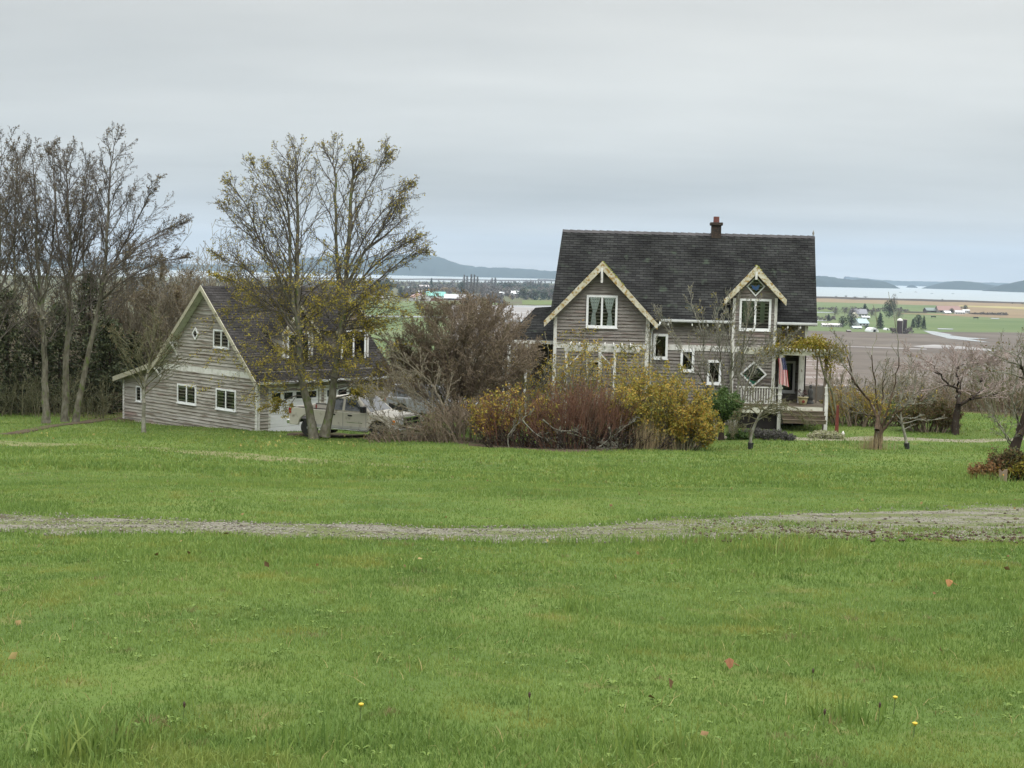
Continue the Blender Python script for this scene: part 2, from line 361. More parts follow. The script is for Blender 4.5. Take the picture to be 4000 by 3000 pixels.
def boards(mb, poly, y, pitch, rng, lo=.0, hi=.05):
    """lapped clapboards filling a convex (x,z) polygon on the plane y (outward is -y)"""
    z = min(p[1] for p in poly); zt = max(p[1] for p in poly)
    while z < zt - 1e-4:
        z1 = min(z + pitch, zt); P = clip_band(poly, z, z1)
        if len(P) > 2:
            ua, ub = min(p[0] for p in P), max(p[0] for p in P); u = ua
            while u < ub - .01:
                ue = min(ub, u + rng.uniform(1.6, 4.2)); Q = clip_u(P, u, ue)
                if len(Q) > 2:
                    j = rng.uniform(-.003, .003)
                    f = lambda q: y - (hi + j) + (hi - lo) * (q[1] - z) / pitch
                    vs = [(q[0], f(q), q[1]) for q in Q]; n = len(vs); bl = [q for q in Q if abs(q[1] - z) < 1e-5]
                    fs = [tuple(range(n))]
                    if len(bl) >= 2:
                        b0, b1 = min(q[0] for q in bl), max(q[0] for q in bl); vs += [(b0, y - hi - j, z), (b1, y - hi - j, z), (b1, y, z), (b0, y, z)]; fs.append((n, n + 3, n + 2, n + 1))
                    mb.add(vs, fs)
                u = ue + .003
        z = z1
def rect(x0, x1, z0, z1): return [(x0, z0), (x1, z0), (x1, z1), (x0, z1)]
def roof_quad(mb, A, B, C, Dd, course=.17, lift=.014):
    """A,B eave left/right, C,Dd ridge right/left; shingle courses as lifted strips with metric uv"""
    A, B, C, Dd = map(Vector, (A, B, C, Dd)); Lh = ((Dd - A).length + (C - B).length) / 2; n = max(1, int(round(Lh / course))); nrm = (B - A).cross(Dd - A)
    if nrm.length < 1e-6: nrm = (B - A).cross(C - A)
    nrm.normalize()
    if nrm.z < 0: nrm = -nrm
    ex = (B - A).normalized()
    for i in range(n):
        t0, t1 = i / n, (i + 1) / n + .15 / n; t1 = min(1, t1)
        p0, p1, p2, p3 = A.lerp(Dd, t0), B.lerp(C, t0), B.lerp(C, t1), A.lerp(Dd, t1)
        q0, q1 = p0 + nrm * lift, p1 + nrm * lift
        uv = [((p - A).dot(ex), v) for p, v in ((p0, i * course + .002), (p1, i * course + .002), (p2, (i + 1) * course), (p3, (i + 1) * course))]
        e = [uv[0], uv[1], uv[1], uv[0]]
        mb.add([q0, q1, p2, p3, p0, p1], [(0, 1, 2, 3), (4, 5, 1, 0)], [uv, e])
def slab(mb, A, B, C, Dd, th):
    A, B, C, Dd = map(Vector, (A, B, C, Dd)); n = (B - A).cross(Dd - A).normalized()
    if n.z < 0: n = -n
    lo = [p - n * th for p in (A, B, C, Dd)]; hi = [p - n * .004 for p in (A, B, C, Dd)]
    mb.add(lo + hi, [(0, 3, 2, 1), (4, 5, 6, 7), (0, 1, 5, 4), (1, 2, 6, 5), (2, 3, 7, 6), (3, 0, 4, 7)])
# ================================================================ SETTING
G1, G2, G3 = (.050, .105, .022), (.085, .150, .035), (.125, .185, .045)
m_ground = mat('ground_cover', [(.055, .092, .022), (.085, .128, .030), (.115, .152, .038)], .35, 1.0, coord='World', detail=10, contrast=(.32, .68), spec=.1, bump=.03, bscale=9,
               noise2=[(2.2, (1, 1, 1), .56, .70, (.12, .13, .04)), (.8, (1, .5, 1), .64, .74, (.11, .105, .045))])
def sheet_grid(xs, ys, zf, name, m):
    X, Y = np.meshgrid(xs, ys); Z = zf(X, Y); nx, ny = len(xs), len(ys)
    V = np.stack([X, Y, Z], -1).reshape(-1, 3); i = (np.arange(ny - 1)[:, None] * nx + np.arange(nx - 1)[None]).ravel()
    o = fast_mesh(name, V, np.stack([i, i + 1, i + nx + 1, i + nx], 1), m, smooth=True); o['kind'] = 'structure'; return o
def grow_axis(a, b, st, k=1.12):
    out = [a]; s = st
    while out[-1] < b: out.append(out[-1] + s); s *= k
    return np.array(out)
_xf = np.arange(-34, 34.01, .3); _xs = np.concatenate([-grow_axis(34.3, 9500, .6)[::-1], _xf, grow_axis(34.3, 9500, .6)])
_ys = np.concatenate([-grow_axis(2, 120, 1)[::-1], np.arange(-1.7, 90, .3), grow_axis(90.3, 16000, .6)])
# the hillside cover beyond the yard is rough brown-green pasture, the yard is lawn
def split_ground():
    o = sheet_grid(_xs, _ys, ground, 'ground', m_ground)
    m2 = mat('rough_hillside', [(.07, .055, .03), (.10, .085, .045), (.085, .11, .035)], .12, 1, coord='World', detail=10, spec=.05, bump=.1, bscale=2)
    m3 = mat('valley_floor', [(.085, .09, .05), (.10, .105, .058), (.10, .085, .06)], .004, 1, coord='World', detail=8, spec=.05)
    o.data.materials.append(m2); o.data.materials.append(m3)
    cy = np.zeros(len(o.data.vertices) * 3); o.data.vertices.foreach_get('co', cy); cy = cy.reshape(-1, 3)
    nx = len(_xs); yy = cy[:, 1].reshape(-1, nx); c = (yy[:-1, :-1]).ravel(); xx = cy[:, 0].reshape(-1, nx)[:-1, :-1].ravel()
    lim = 77 + 2 * np.sin(xx * .4) - np.where(xx < -4, 6, 0) 
    mi = np.where(c > 300, 2, np.where(c > lim, 1, 0)).astype(np.int32); o.data.polygons.foreach_set('material_index', mi)
split_ground()

def strip(name, up, lo, m, lift=.02, jag=.25, n=260, k=10, seed=0, ext=8):
    """a track laid on the lawn between two edges"""
    U = [ghit(*p) for p in up]; L = [ghit(*p) for p in lo]
    def ex(P):
        a, b = P[0] - P[1], P[-1] - P[-2]; a.z = b.z = 0
        if ext: return [P[0] + a.normalized() * ext] + P + [P[-1] + b.normalized() * ext]
        return P
    U, L = ex(U), ex(L); xs = np.linspace(max(U[0].x, L[0].x), min(U[-1].x, L[-1].x), n)
    yu = np.interp(xs, [p.x for p in U], [p.y for p in U]); yl = np.interp(xs, [p.x for p in L], [p.y for p in L])
    def sm(a): w = np.hanning(15); w /= w.sum(); return np.convolve(np.pad(a, 7, mode='edge'), w, 'valid')
    yu, yl = sm(yu), sm(yl); js = (vnoise(xs, xs * 0, .9, seed) - .5) + .6 * (vnoise(xs, xs * 0, .3, seed + 1) - .5); js2 = (vnoise(xs, xs * 0, .8, seed + 2) - .5) + .6 * (vnoise(xs, xs * 0, .3, seed + 3) - .5)
    yu = yu + js * jag * 2; yl = yl + js2 * jag * 2
    T = np.linspace(0, 1, k)[None]; Y = yl[:, None] * (1 - T) + yu[:, None] * T; X = np.repeat(xs[:, None], k, 1); Z = ground(X, Y) + lift
    Z[:, 0] -= lift + .03; Z[:, -1] -= lift + .03
    V = np.stack([X, Y, Z], -1).reshape(-1, 3); i = (np.arange(n - 1)[:, None] * k + np.arange(k - 1)[None]).ravel()
    o = fast_mesh(name, V, np.stack([i, i + k, i + k + 1, i + 1], 1), m, smooth=True); o['kind'] = 'structure'
    return xs, yl, yu
m_gravel = mat('gravel', [(.11, .102, .072), (.18, .166, .13), (.25, .235, .19)], 14, .95, coord='World', detail=10, bump=.03, bscale=45, spec=.2,
               noise2=[(1.1, (1, 1.6, 1), .42, .56, (.11, .125, .045)), (2.3, (1, 1, 1), .60, .68, (.07, .052, .035))])
tU = [(0, 2010), (400, 2022), (800, 2047), (1300, 2052), (1800, 2058), (2150, 2060), (2400, 2050), (2800, 2018), (3200, 1996), (3600, 1986), (4000, 1975)]
tL = [(0, 2088), (700, 2098), (1400, 2112), (2000, 2124), (2300, 2122), (2700, 2110), (3400, 2114), (4000, 2122)]
TX, TYL, TYU = strip('gravel_track', tU, tL, m_gravel, jag=.22, seed=3)
m_worn = mat('worn_grass', [(.10, .14, .04), (.16, .15, .075), (.13, .17, .05)], .8, 1, coord='World', detail=8, spec=.1, bump=.02, bscale=12, noise2=(1.5, (1, 2, 1), .62, .70, (.09, .065, .035)))
W1 = strip('worn_wheel_track', [(0, 1722), (300, 1733), (700, 1752), (1100, 1788), (1400, 1806)], [(0, 1738), (300, 1750), (700, 1772), (1100, 1806), (1400, 1818)], m_worn, jag=.2, seed=9, ext=3)
m_path = mat('packed_earth_path', [(.15, .14, .085), (.21, .19, .14), (.13, .15, .06)], 1.5, 1, coord='World', detail=8, spec=.1, bump=.02, bscale=14)
W2 = strip('garden_path', [(2740, 1703), (3000, 1704), (3300, 1708), (3600, 1712), (3900, 1714)], [(2740, 1714), (3000, 1717), (3300, 1722), (3600, 1726), (3900, 1726)], m_path, jag=.15, seed=12, ext=6)

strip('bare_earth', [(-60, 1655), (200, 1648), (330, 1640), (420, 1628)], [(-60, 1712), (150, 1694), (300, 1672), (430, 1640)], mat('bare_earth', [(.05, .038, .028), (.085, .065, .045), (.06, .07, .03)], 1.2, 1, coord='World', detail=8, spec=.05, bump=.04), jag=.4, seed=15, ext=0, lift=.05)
strip('hedge_shade_bed', [(1830, 1722), (2100, 1735), (2400, 1735), (2750, 1730)], [(1830, 1740), (2000, 1757), (2250, 1768), (2500, 1756), (2760, 1748)], MATS['bare_earth'], jag=.3, seed=16, ext=0, lift=.06)  # dark earth strip added in place of contact shade along the hedge foot
strip('tree_shade_bed', [(1120, 1690), (1300, 1692), (1700, 1700), (1850, 1712)], [(1120, 1700), (1300, 1712), (1600, 1728), (1850, 1738)], MATS['bare_earth'], jag=.4, seed=17, ext=0, lift=.06)  # same dark earth, darkening the tree feet by the pickup like contact shade
# ---- stones and clods on the track
def pebbles(n, xs, yl, yu, size, name, label, m, rs, bias=None, lift=.02):
    i = rs.randint(0, len(xs) - 1, n); t = rs.random(n) if bias is None else bias(rs, n)
    x = xs[i] + rs.random(n) * (xs[1] - xs[0]); y = yl[i] * (1 - t) + yu[i] * t
    s = size * (.5 + rs.random(n) ** 2 * 1.6); z = ground(x, y) + lift
    oc = np.array([[1, 0, 0], [0, 1, 0], [-1, 0, 0], [0, -1, 0], [0, 0, 1], [0, 0, -1.]]) * np.array([1, .8, .6])
    a = rs.random(n) * 6.3; ca, sa = np.cos(a), np.sin(a)
    V = oc[None] * (s[:, None, None]) * (1 + rs.uniform(-.3, .3, (n, 6, 1))); X = V[..., 0] * ca[:, None] - V[..., 1] * sa[:, None]; Y = V[..., 0] * sa[:, None] + V[..., 1] * ca[:, None]
    V = np.stack([X + x[:, None], Y + y[:, None], V[..., 2] + z[:, None] + s[:, None] * .25], -1).reshape(-1, 3)
    f = np.array([[0, 1, 4], [1, 2, 4], [2, 3, 4], [3, 0, 4], [1, 0, 5], [2, 1, 5], [3, 2, 5], [0, 3, 5]]); F = (np.arange(n)[:, None, None] * 6 + f[None]).reshape(-1, 3)
    o = fast_mesh(name, V, F, m); tag(o, label, 'gravel', kind='stuff')
rs = np.random.RandomState(5)
vis = (TX > -12) & (TX < 14)
m_stone = mat('stone_bits', [(.08, .07, .048), (.17, .16, .125), (.29, .275, .235)], 3, .9, isl=.9, coord='World')
pebbles(15000, TX[vis], TYL[vis] - .1, TYU[vis] + .1, .011, 'gravel', 'loose grey stones scattered over the gravel track', m_stone, rs)
m_clod = mat('soil_clods', [(.035, .022, .014), (.07, .045, .03), (.10, .07, .045)], 3, 1, isl=.9, coord='World')
vr = (TX > 2.2) & (TX < 9.5)
pebbles(1500, TX[vr], TYL[vr] - .3, TYU[vr], .018, 'soil_clods', 'dark brown soil clods along the near edge of the gravel track', m_clod, rs, bias=lambda r, n: np.abs(r.normal(0, .30, n)))

# ---- grass
m_grass = mat('grass_blades', [(.066, .124, .026), (.118, .190, .041), (.170, .244, .054), (.23, .28, .065)], .5, .6, isl=.5, coord='World', detail=7, contrast=(.3, .7), trans=.3, spec=.25,
              noise2=[(1.6, (1, 1, 1), .54, .70, (.22, .24, .055)), (2.4, (1, 1, 1), .58, .72, (.085, .145, .03)), (3.5, (1, 1, 1), .64, .72, (.19, .165, .07))])
m_straw = mat('dry_blades', [(.22, .16, .06), (.34, .28, .12), (.25, .24, .08)], 3, .8, isl=.9, coord='World', trans=.2)
def on_track(x, y):
    yl = np.interp(x, TX, TYL); yu = np.interp(x, TX, TYU); return (y > yl + .02 + .5 * vnoise(x, y, .45, 61) ** 2) & (y < yu - .02 - .4 * vnoise(x, y, .45, 62) ** 2)
def blades(x, y, h, w, rs, lean=.5):
    n = len(x); z = ground(x, y) - .01; a = rs.random(n) * 6.283; az = rs.random(n) * 6.283; l = np.abs(rs.normal(0, lean, n)) * h
    sx, sy = np.cos(a) * w / 2, np.sin(a) * w / 2; lx, ly = np.cos(az) * l, np.sin(az) * l
    def P(dx, dy, dz): return np.stack([x + dx, y + dy, z + dz], -1)
    V = np.stack([P(-sx, -sy, 0 * h), P(sx, sy, 0 * h), P(lx * .35 - sx * .8, ly * .35 - sy * .8, h * .55), P(lx * .35 + sx * .8, ly * .35 + sy * .8, h * .55), P(lx, ly, h * (1 - .12 * np.minimum(2, l / h)))], 1).reshape(-1, 3)
    i = np.arange(n) * 5; return V, [np.stack([i, i + 1, i + 3, i + 2], 1), np.stack([i + 2, i + 3, i + 4], 1)]
def scatter(n, y0, y1, p, rs, margin=5.0):
    """points with density falling as y**-p over the ground the lens and its neighbours see"""
    c = 2 - p; u = rs.random(n)
    y = (y0 ** c + u * (y1 ** c - y0 ** c)) ** (1 / c) if abs(c) > 1e-6 else y0 * (y1 / y0) ** u
    hw = y * .375 + margin; return (rs.random(n) * 2 - 1) * hw, y
def lawn():
    rs = np.random.RandomState(11); VV, F4, F3, off = [], [], [], 0
    for n, y0, y1, p, hb, wb in ((460000, 5.0, 12, 1.4, .034, .0055), (380000, 12, 30, 1.7, .042, .010), (230000, 30, 76, 1.6, .07, .028)):
        x, y = scatter(n, y0, y1, p, rs); dens = vnoise(x, y, 1.1, 1) * .5 + vnoise(x, y, .35, 2) * .5
        keep = (rs.random(n) < .45 + dens) & ~(on_track(x, y) & (rs.random(n) > .16 + .6 * (vnoise(x, y, .6, 8) > .52)))
        keep &= ~((y > 52.4) & (y < 56) & (x < 7.4) & (x > -1.6) & (rs.random(n) > .25)); x, y = x[keep], y[keep]
        tall = vnoise(x, y, 2.3, 4); h = hb * (.55 + rs.random(len(x)) * .8) * (.6 + 1.1 * tall * tall + .5 * vnoise(x, y, .4, 7)); near = np.clip((6.8 - y) / 1.6, 0, 1) * vnoise(x, y, .8, 5)
        h = h * (1 + 1.3 * near)
        edge = (np.abs(y - np.interp(x, TX, TYU)) < .35) | (np.abs(y - np.interp(x, TX, TYL)) < .3); h = np.where(edge, h * 1.5, h)
        V, (a, b) = blades(x, y, h, wb * (.7 + .6 * rs.random(len(x))), rs); VV.append(V); F4.append(a + off); F3.append(b + off); off += len(V)
    o = fast_mesh('grass', np.concatenate(VV), [np.concatenate(F4), np.concatenate(F3)], m_grass); tag(o, 'short green lawn grass covering the slope in front of the houses', 'grass', kind='stuff')
    n = 7000; x, y = scatter(n, 5.0, 17, 1.6, rs); k = (vnoise(x, y, .7, 21) > .50) & ~on_track(x, y); x, y = x[k], y[k]
    V, F = blades(x, y, .035 + .05 * rs.random(len(x)), .004 * np.ones(len(x)), rs, 1.0); o = fast_mesh('dry_grass', V, F, m_straw); tag(o, 'scattered straw coloured dry blades in the near lawn', 'grass', kind='stuff')
lawn()
def weeds():
    rs = np.random.RandomState(31); n = 2600; x, y = scatter(n, 5.2, 15, 1.3, rs); k = (vnoise(x, y, .8, 41) > .50) & ~on_track(x, y); x, y = x[k], y[k]; VV, FF, off = [], [], 0
    for cx, cy in zip(x, y):
        m = rs.randint(5, 10); s = rs.uniform(.012, .034); z = gz(cx, cy) + .02
        a = rs.random(m) * 6.28; L = s * (.7 + .6 * rs.random(m)); w = L * .22; dx, dy = np.cos(a), np.sin(a)
        P = lambda t, ww, h: np.stack([cx + dx * L * t - dy * w * ww, cy + dy * L * t + dx * w * ww, z + h * L], -1)
        V = np.stack([P(.05, 0, 0), P(.55, -1, .35), P(1, 0, .25), P(.55, 1, .35)], 1).reshape(-1, 3); VV.append(V); i = np.arange(m) * 4 + off; FF.append(np.stack([i, i + 1, i + 2, i + 3], 1)); off += len(V)
    o = fast_mesh('lawn_weeds', np.concatenate(VV), np.concatenate(FF), mat('weed_leaf', [(.09, .15, .03), (.13, .20, .04), (.19, .25, .05)], 2, .6, isl=.8, coord='World', trans=.2)); tag(o, 'small broad leaved weeds spread through the near lawn', 'weeds', kind='stuff')
weeds()
def lawn_leaves():
    rs = np.random.RandomState(77); n = 150; x, y = scatter(n, 6, 30, 1.2, rs); z = ground(x, y) + .05
    V, F = leaf_arrays([Vector(p) for p in zip(x, y, z)], .05, rs, aspect=.7); tag(fast_mesh('fallen_leaves', V, F, mat('faded_leaf', [(.10, .06, .03), (.20, .12, .05), (.24, .20, .07)], 3, .8, isl=.9, coord='World')), 'small faded leaves scattered over the near lawn', 'fallen leaves', kind='stuff')
lawn_leaves()
def clump(px, py, n, h, name, label, seed, m=m_grass, w=.010, rad=.12, lean=.5):
    rs = np.random.RandomState(seed); c = ghit(px, py); x = c.x + rs.normal(0, rad, n); y = c.y + rs.normal(0, rad, n)
    V, F = blades(x, y, h * (.5 + .7 * rs.random(n)), w * np.ones(n), rs, lean); return tag(fast_mesh(name, V, F, m), label, 'grass tuft', kind='stuff')
clump(330, 2960, 130, .20, 'grass_tuft', 'long dark grass tuft at the bottom left corner of the lawn', 1, w=.012)
clump(1280, 2930, 60, .16, 'grass_tuft', 'bent grass tuft in front of the brown weed near the bottom edge', 2)
clump(2540, 2940, 60, .17, 'grass_tuft', 'long bladed tuft at the bottom edge right of the middle', 3, w=.012)
clump(3290, 2820, 80, .15, 'grass_tuft', 'upright tuft beside the yellow dandelions', 4)
clump(2250, 2390, 70, .16, 'grass_tuft', 'pale tuft standing alone in the middle of the near lawn', 5, w=.009)
clump(3060, 2160, 420, .22, 'grass_tuft', 'thick tall tuft below the soil clods at the track edge', 6, rad=.45)
clump(3830, 1885, 260, .30, 'grass_tuft', 'tall grass around the foot of the wooden board', 7, rad=.5, w=.014)
m_reed = mat('dry_stalk', [(.20, .14, .08), (.30, .23, .13), (.25, .22, .12)], 3, .9, isl=.8, coord='World')

# leaves, dandelions lying in the near lawn
def leaf_thing(px, py, s, label, seed, c=(.30, .10, .045)):
    rs = random.Random(seed); p = ghit(px, py); p.z += .055; mb = MB(); n = 9; pts = []
    for i in range(n):
        a = 2 * math.pi * i / n; r = s * (.75 + .35 * math.cos(a * 3 + .4) * (i % 2)); pts.append((p.x + math.cos(a) * r, p.y + math.sin(a) * r * .6, p.z + .02 * math.sin(a * 2 + seed) + .5 * s * math.sin(a) * .8))
    mb.add(pts + [(p.x, p.y, p.z + .03)], [(i, (i + 1) % n, n) for i in range(n)])
    mb.tube([(p.x + s * .8, p.y, p.z), (p.x + s * 1.5, p.y - .02, p.z - .01)], .0025, 5)
    tag(mb.build('fallen_leaf', mat('fallen_leaf_%d' % seed, [c, (c[0] * 1.5, c[1] * 1.7, c[2] * 1.6)], 20, .8)), label, 'leaf')
leaf_thing(2846, 2637, .038, 'curled red-brown leaf lying in the near lawn', 1, (.20, .085, .045))
leaf_thing(3706, 2306, .042, 'orange-brown leaf lying upright in the lawn below the gravel track', 2, (.26, .12, .05))
m_dand = plain('dandelion_yellow', (.50, .36, .03)); m_stalk = plain('weed_stalk', (.09, .13, .04)); m_seed = plain('brown_seed_head', (.05, .028, .018))
for i, (px, py, h, w) in enumerate([(3490, 2775, .09, 'upper of the two yellow dandelions in the right of the lawn'), (3566, 2885, .08, 'lower of the two yellow dandelions in the right of the lawn'), (1405, 2826, .10, 'lone yellow dandelion in the bottom middle of the lawn')]):
    p = ghit(px, py + 25); t = thing('dandelion', w, 'flower', tuple(p), 0, 'dandelions in the lawn')
    MB().tube([p, p + Vector((.005, 0, h))], .003, 6).build('stalk', m_stalk, t); MB().lathe((p.x + .005, p.y, p.z + h), [(.003, -.008), (.011, .0), (.013, .006), (.006, .01)], 10).build('flower_head', m_dand, t)
for i, (px, py, h, w) in enumerate([(3170, 2680, .1, 'dark plantain seed head leftmost of the seed heads left of the dandelions'), (3430, 2820, .1, 'dark plantain seed head just left of the upper dandelion'), (3215, 2838, .09, 'dark plantain seed head farthest below the others'), (2062, 2810, .12, 'dark plantain seed head alone in the middle of the lawn'), (716, 2812, .07, 'dark seed head alone in the left of the lawn')]):
    p = ghit(px, py + 22); t = thing('seed_head', w, 'weed', tuple(p), 0, 'plantain seed heads in the lawn')
    MB().tube([p, p + Vector((.004, 0, h))], .002, 5).build('stalk', m_stalk, t); MB().lathe((p.x + .004, p.y, p.z + h), [(.002, -.01), (.006, .0), (.006, .012), (.002, .02)], 8).build('head', m_seed, t)

# ---- fields on the plain
def field(name, pts, z, m, smoothn=0):
    P = [onz(x, y, z) for x, y in pts]; n = len(P); me = bpy.data.meshes.new(name); me.from_pydata([tuple(p) for p in P], [], [tuple(range(n))]); me.materials.append(m)
    o = bpy.data.objects.new(name, me); col.objects.link(o); o['kind'] = 'structure'; return o
def edge(x0, x1, ya, yb, amp, seed, n=24):
    r = random.Random(seed); return [(x0 + (x1 - x0) * i / n, ya + (yb - ya) * i / n + r.uniform(-amp, amp)) for i in range(n + 1)]
def band(name, x0, x1, top, bot, z, m, amp=0.0, seed=1):
    return field(name, edge(x0, x1, top[0], top[1], amp, seed) + edge(x0, x1, bot[0], bot[1], amp, seed + 50)[::-1], z, m)
def fm(name, cols, sc=.01, **k): return mat(name, cols, sc, 1, coord='World', detail=8, spec=.05, **k)
fg = fm('field_green', [(.085, .118, .05), (.108, .14, .062), (.13, .145, .075)], .006)
fg2 = fm('field_dull_green', [(.085, .115, .045), (.11, .14, .05), (.12, .11, .06)], .01)
fb = fm('ploughed_field', [(.085, .072, .060), (.112, .095, .080), (.135, .118, .10)], .02, noise2=(.05, (.3, 2, 1), .6, .68, (.17, .15, .12)))
ft = fm('marsh_tan', [(.16, .12, .075), (.21, .155, .095), (.15, .13, .07)], .01)
fy = fm('field_yellow', [(.25, .215, .10), (.30, .26, .13)], .01)
fd = fm('dark_bank', [(.045, .035, .028), (.07, .055, .04)], .02)
fw = mat('standing_water', [(.21, .22, .215), (.25, .26, .25)], .05, .25, coord='World', spec=.6)
fwet = mat('painted_glint_furrows', [(.12, .095, .08), (.26, .25, .24)], .02, .5, coord='World', stretch=(.15, 1, 1), detail=8, contrast=(.42, .6), spec=.5)  # pale streaks are water glints painted into the colour
fwet2 = mat('furrowed_field', [(.11, .082, .066), (.15, .12, .10), (.30, .28, .27)], .06, .8, coord='World', stretch=(.1, 1, 1), detail=6, contrast=(.35, .72), spec=.1)  # palest stripes stand for glints along the furrows, painted in
# right side, farthest to nearest
band('marsh', 2650, 4700, (1146, 1204), (1176, 1224), PLAIN + .15, ft, 1.5, 1)
band('shore_bank', 2650, 4700, (1143, 1198), (1150, 1207), PLAIN + .25, fd, 1.2, 2)
band('green_field', 2650, 3790, (1164, 1197), (1190, 1224), PLAIN + .30, fg, .8, 3)
band('yellow_field', 3745, 4700, (1193, 1214), (1197, 1238), PLAIN + .40, fy, .5, 4)
band('stubble_field', 3745, 4700, (1197, 1240), (1236, 1262), PLAIN + .35, ft, .8, 5)
band('green_field', 2650, 4700, (1196, 1236), (1285, 1310), PLAIN + .20, fg, .8, 6)
band('grey_field', 2650, 3260, (1186, 1203), (1206, 1216), PLAIN + .45, fg2, .8, 7)
band('farm_road', 2650, 3260, (1214, 1219), (1217, 1222), PLAIN + .5, fw, .4, 8)
band('farm_road', 2650, 3240, (1238, 1250), (1242, 1254), PLAIN + .5, fw, .4, 18)
band('stubble_field', 3520, 4700, (1222, 1246), (1226, 1268), PLAIN + .45, ft, 1.0, 20)
band('ploughed_field', 2600, 4700, (1286, 1306), (1640, 1640), PLAIN + .30, fb, 1.0, 9)
band('grass_verge', 3180, 3640, (1283, 1294), (1292, 1304), PLAIN + .40, fg, .8, 10)
field('puddle', [(3605, 1291), (3640, 1293), (3700, 1308), (3780, 1318), (3865, 1323), (3780, 1325), (3690, 1318), (3640, 1306)], PLAIN + .5, fw)
field('puddle', [(3640, 1293), (3690, 1299), (3660, 1297), (3720, 1306), (3700, 1310), (3655, 1303)], PLAIN + .54, fw)
field('puddle', [(3662, 1282), (3724, 1284), (3722, 1287), (3664, 1286)], PLAIN + .5, fw)
field('puddle', [(3690, 1318), (3800, 1326), (3870, 1338), (3800, 1332), (3700, 1322)], PLAIN + .52, fw)
field('puddle', [(3870, 1242), (3905, 1243), (3900, 1246), (3870, 1245)], PLAIN + .6, fw)
field('puddle', [(3650, 1346), (3800, 1356), (3900, 1368), (3890, 1372), (3760, 1364), (3620, 1360), (3560, 1352)], PLAIN + .5, fwet)
field('puddle', [(3280, 1350), (3440, 1355), (3620, 1362), (3620, 1366), (3440, 1360), (3280, 1354)], PLAIN + .5, fwet)
band('painted_glint_furrows', 3120, 3330, (1395, 1420), (1500, 1510), PLAIN + .45, fwet2, .5, 11)
band('hedge_bank', 3530, 3620, (1216, 1218), (1220, 1222), PLAIN + .7, fd, .4, 12)
band('hedge_bank', 3790, 3935, (1222, 1228), (1226, 1232), PLAIN + .7, fd, .4, 13)
band('hedge_bank', 3380, 3440, (1210, 1212), (1216, 1217), PLAIN + .7, fd, .4, 13)
# left and middle
band('green_field', 1300, 1960, (1172, 1180), (1290, 1300), PLAIN + .20, fg, .8, 14)
band('green_field', 1100, 1700, (1226, 1234), (1400, 1400), PLAIN + .25, fg, .8, 15)
band('farm_road', 1300, 1760, (1231, 1236), (1237, 1240), PLAIN + .5, fw, .5, 16)
band('painted_glint_furrows', 1860, 2400, (1192, 1196), (1250, 1256), PLAIN + .45, fwet, .8, 17)
band('ploughed_field', 1760, 2400, (1190, 1196), (1480, 1480), PLAIN + .30, fb, .8, 19)
band('green_field', 2040, 2400, (1172, 1176), (1190, 1194), PLAIN + .45, fg2, .8, 21)
field('puddle', [(1960, 1247), (2200, 1252), (2200, 1261), (1970, 1256)], PLAIN + .55, fw)
field('puddle', [(1985, 1194), (2200, 1196), (2200, 1199), (2000, 1198)], PLAIN + .55, fw)
# ---- water and far shores
m_water = mat('bay_water', [(.20, .235, .24), (.23, .26, .265)], .002, .35, coord='World', spec=.5, bump=.4, bscale=.05)
WZ = PLAIN + .08
def wpoly(name, pts): return field(name, pts, WZ, m_water)
far = [(5300, 1152.5), (-1500, 990)]
def water():
    near = [(-1500, 1052), (0, 1074), (700, 1084), (1250, 1094), (1700, 1101), (2170, 1107), (2600, 1140), (3190, 1160), (3500, 1167), (3750, 1177), (4000, 1187), (4700, 1207)]
    P = [onz(x, y, WZ) for x, y in near]; Yf = 15500
    V = [tuple(p) for p in P] + [(P[-1].x * 1.0 + 6500, P[-1].y, WZ), (9300, Yf, WZ), (-9300, Yf, WZ), (-9300, P[0].y, WZ)]
    me = bpy.data.meshes.new('water'); me.from_pydata(V, [], [tuple(range(len(V)))]); me.materials.append(m_water); o = bpy.data.objects.new('water', me); col.objects.link(o); o['kind'] = 'structure'
water()
m_far = mat('forest_hill', [(.016, .026, .024), (.030, .042, .036), (.020, .032, .028)], .004, 1, coord='World', detail=8, spec=.02)
band('mudflat', 1000, 2300, (1081, 1096), (1085, 1101), PLAIN + .9, fd, 1.0, 30)
band('mudflat', 2100, 2250, (1090, 1094), (1095, 1098), PLAIN + .9, fd, .6, 31)
def hill(name, pts, Y, depth, jag=6, seed=1, step=30):
    """forested hill: skyline points (px,py) stand over the middle of its depth"""
    W = [at(px, py, Y) for px, py in pts]; x0, x1 = W[0].x, W[-1].x; n = max(20, int((x1 - x0) / step)); xs = np.linspace(x0, x1, n); zt = np.interp(xs, [w.x for w in W], [w.z for w in W])
    rs = np.random.RandomState(seed); zt = np.maximum(zt + (rs.random(n) - .4) * jag * np.clip((zt - PLAIN) / 40, 0, 1), PLAIN - .5); k = 15; T = np.linspace(-1, 1, k)
    prof = np.cos(T * math.pi / 2) ** .65
    X = np.repeat(xs[:, None], k, 1); Yv = Y + T[None] * depth * (.6 + .4 * np.sin(np.linspace(0, math.pi, n)))[:, None] + (rs.random((n, k)) - .5) * step * .6
    Z = PLAIN - .5 + (zt[:, None] - PLAIN + .5) * prof[None] * (1 + (rs.random((n, k)) - .5) * .04)
    V = np.stack([X, Yv, Z], -1).reshape(-1, 3); i = (np.arange(n - 1)[:, None] * k + np.arange(k - 1)[None]).ravel()
    o = fast_mesh(name, V, np.stack([i, i + k, i + k + 1, i + 1], 1), m_far); o['kind'] = 'structure'
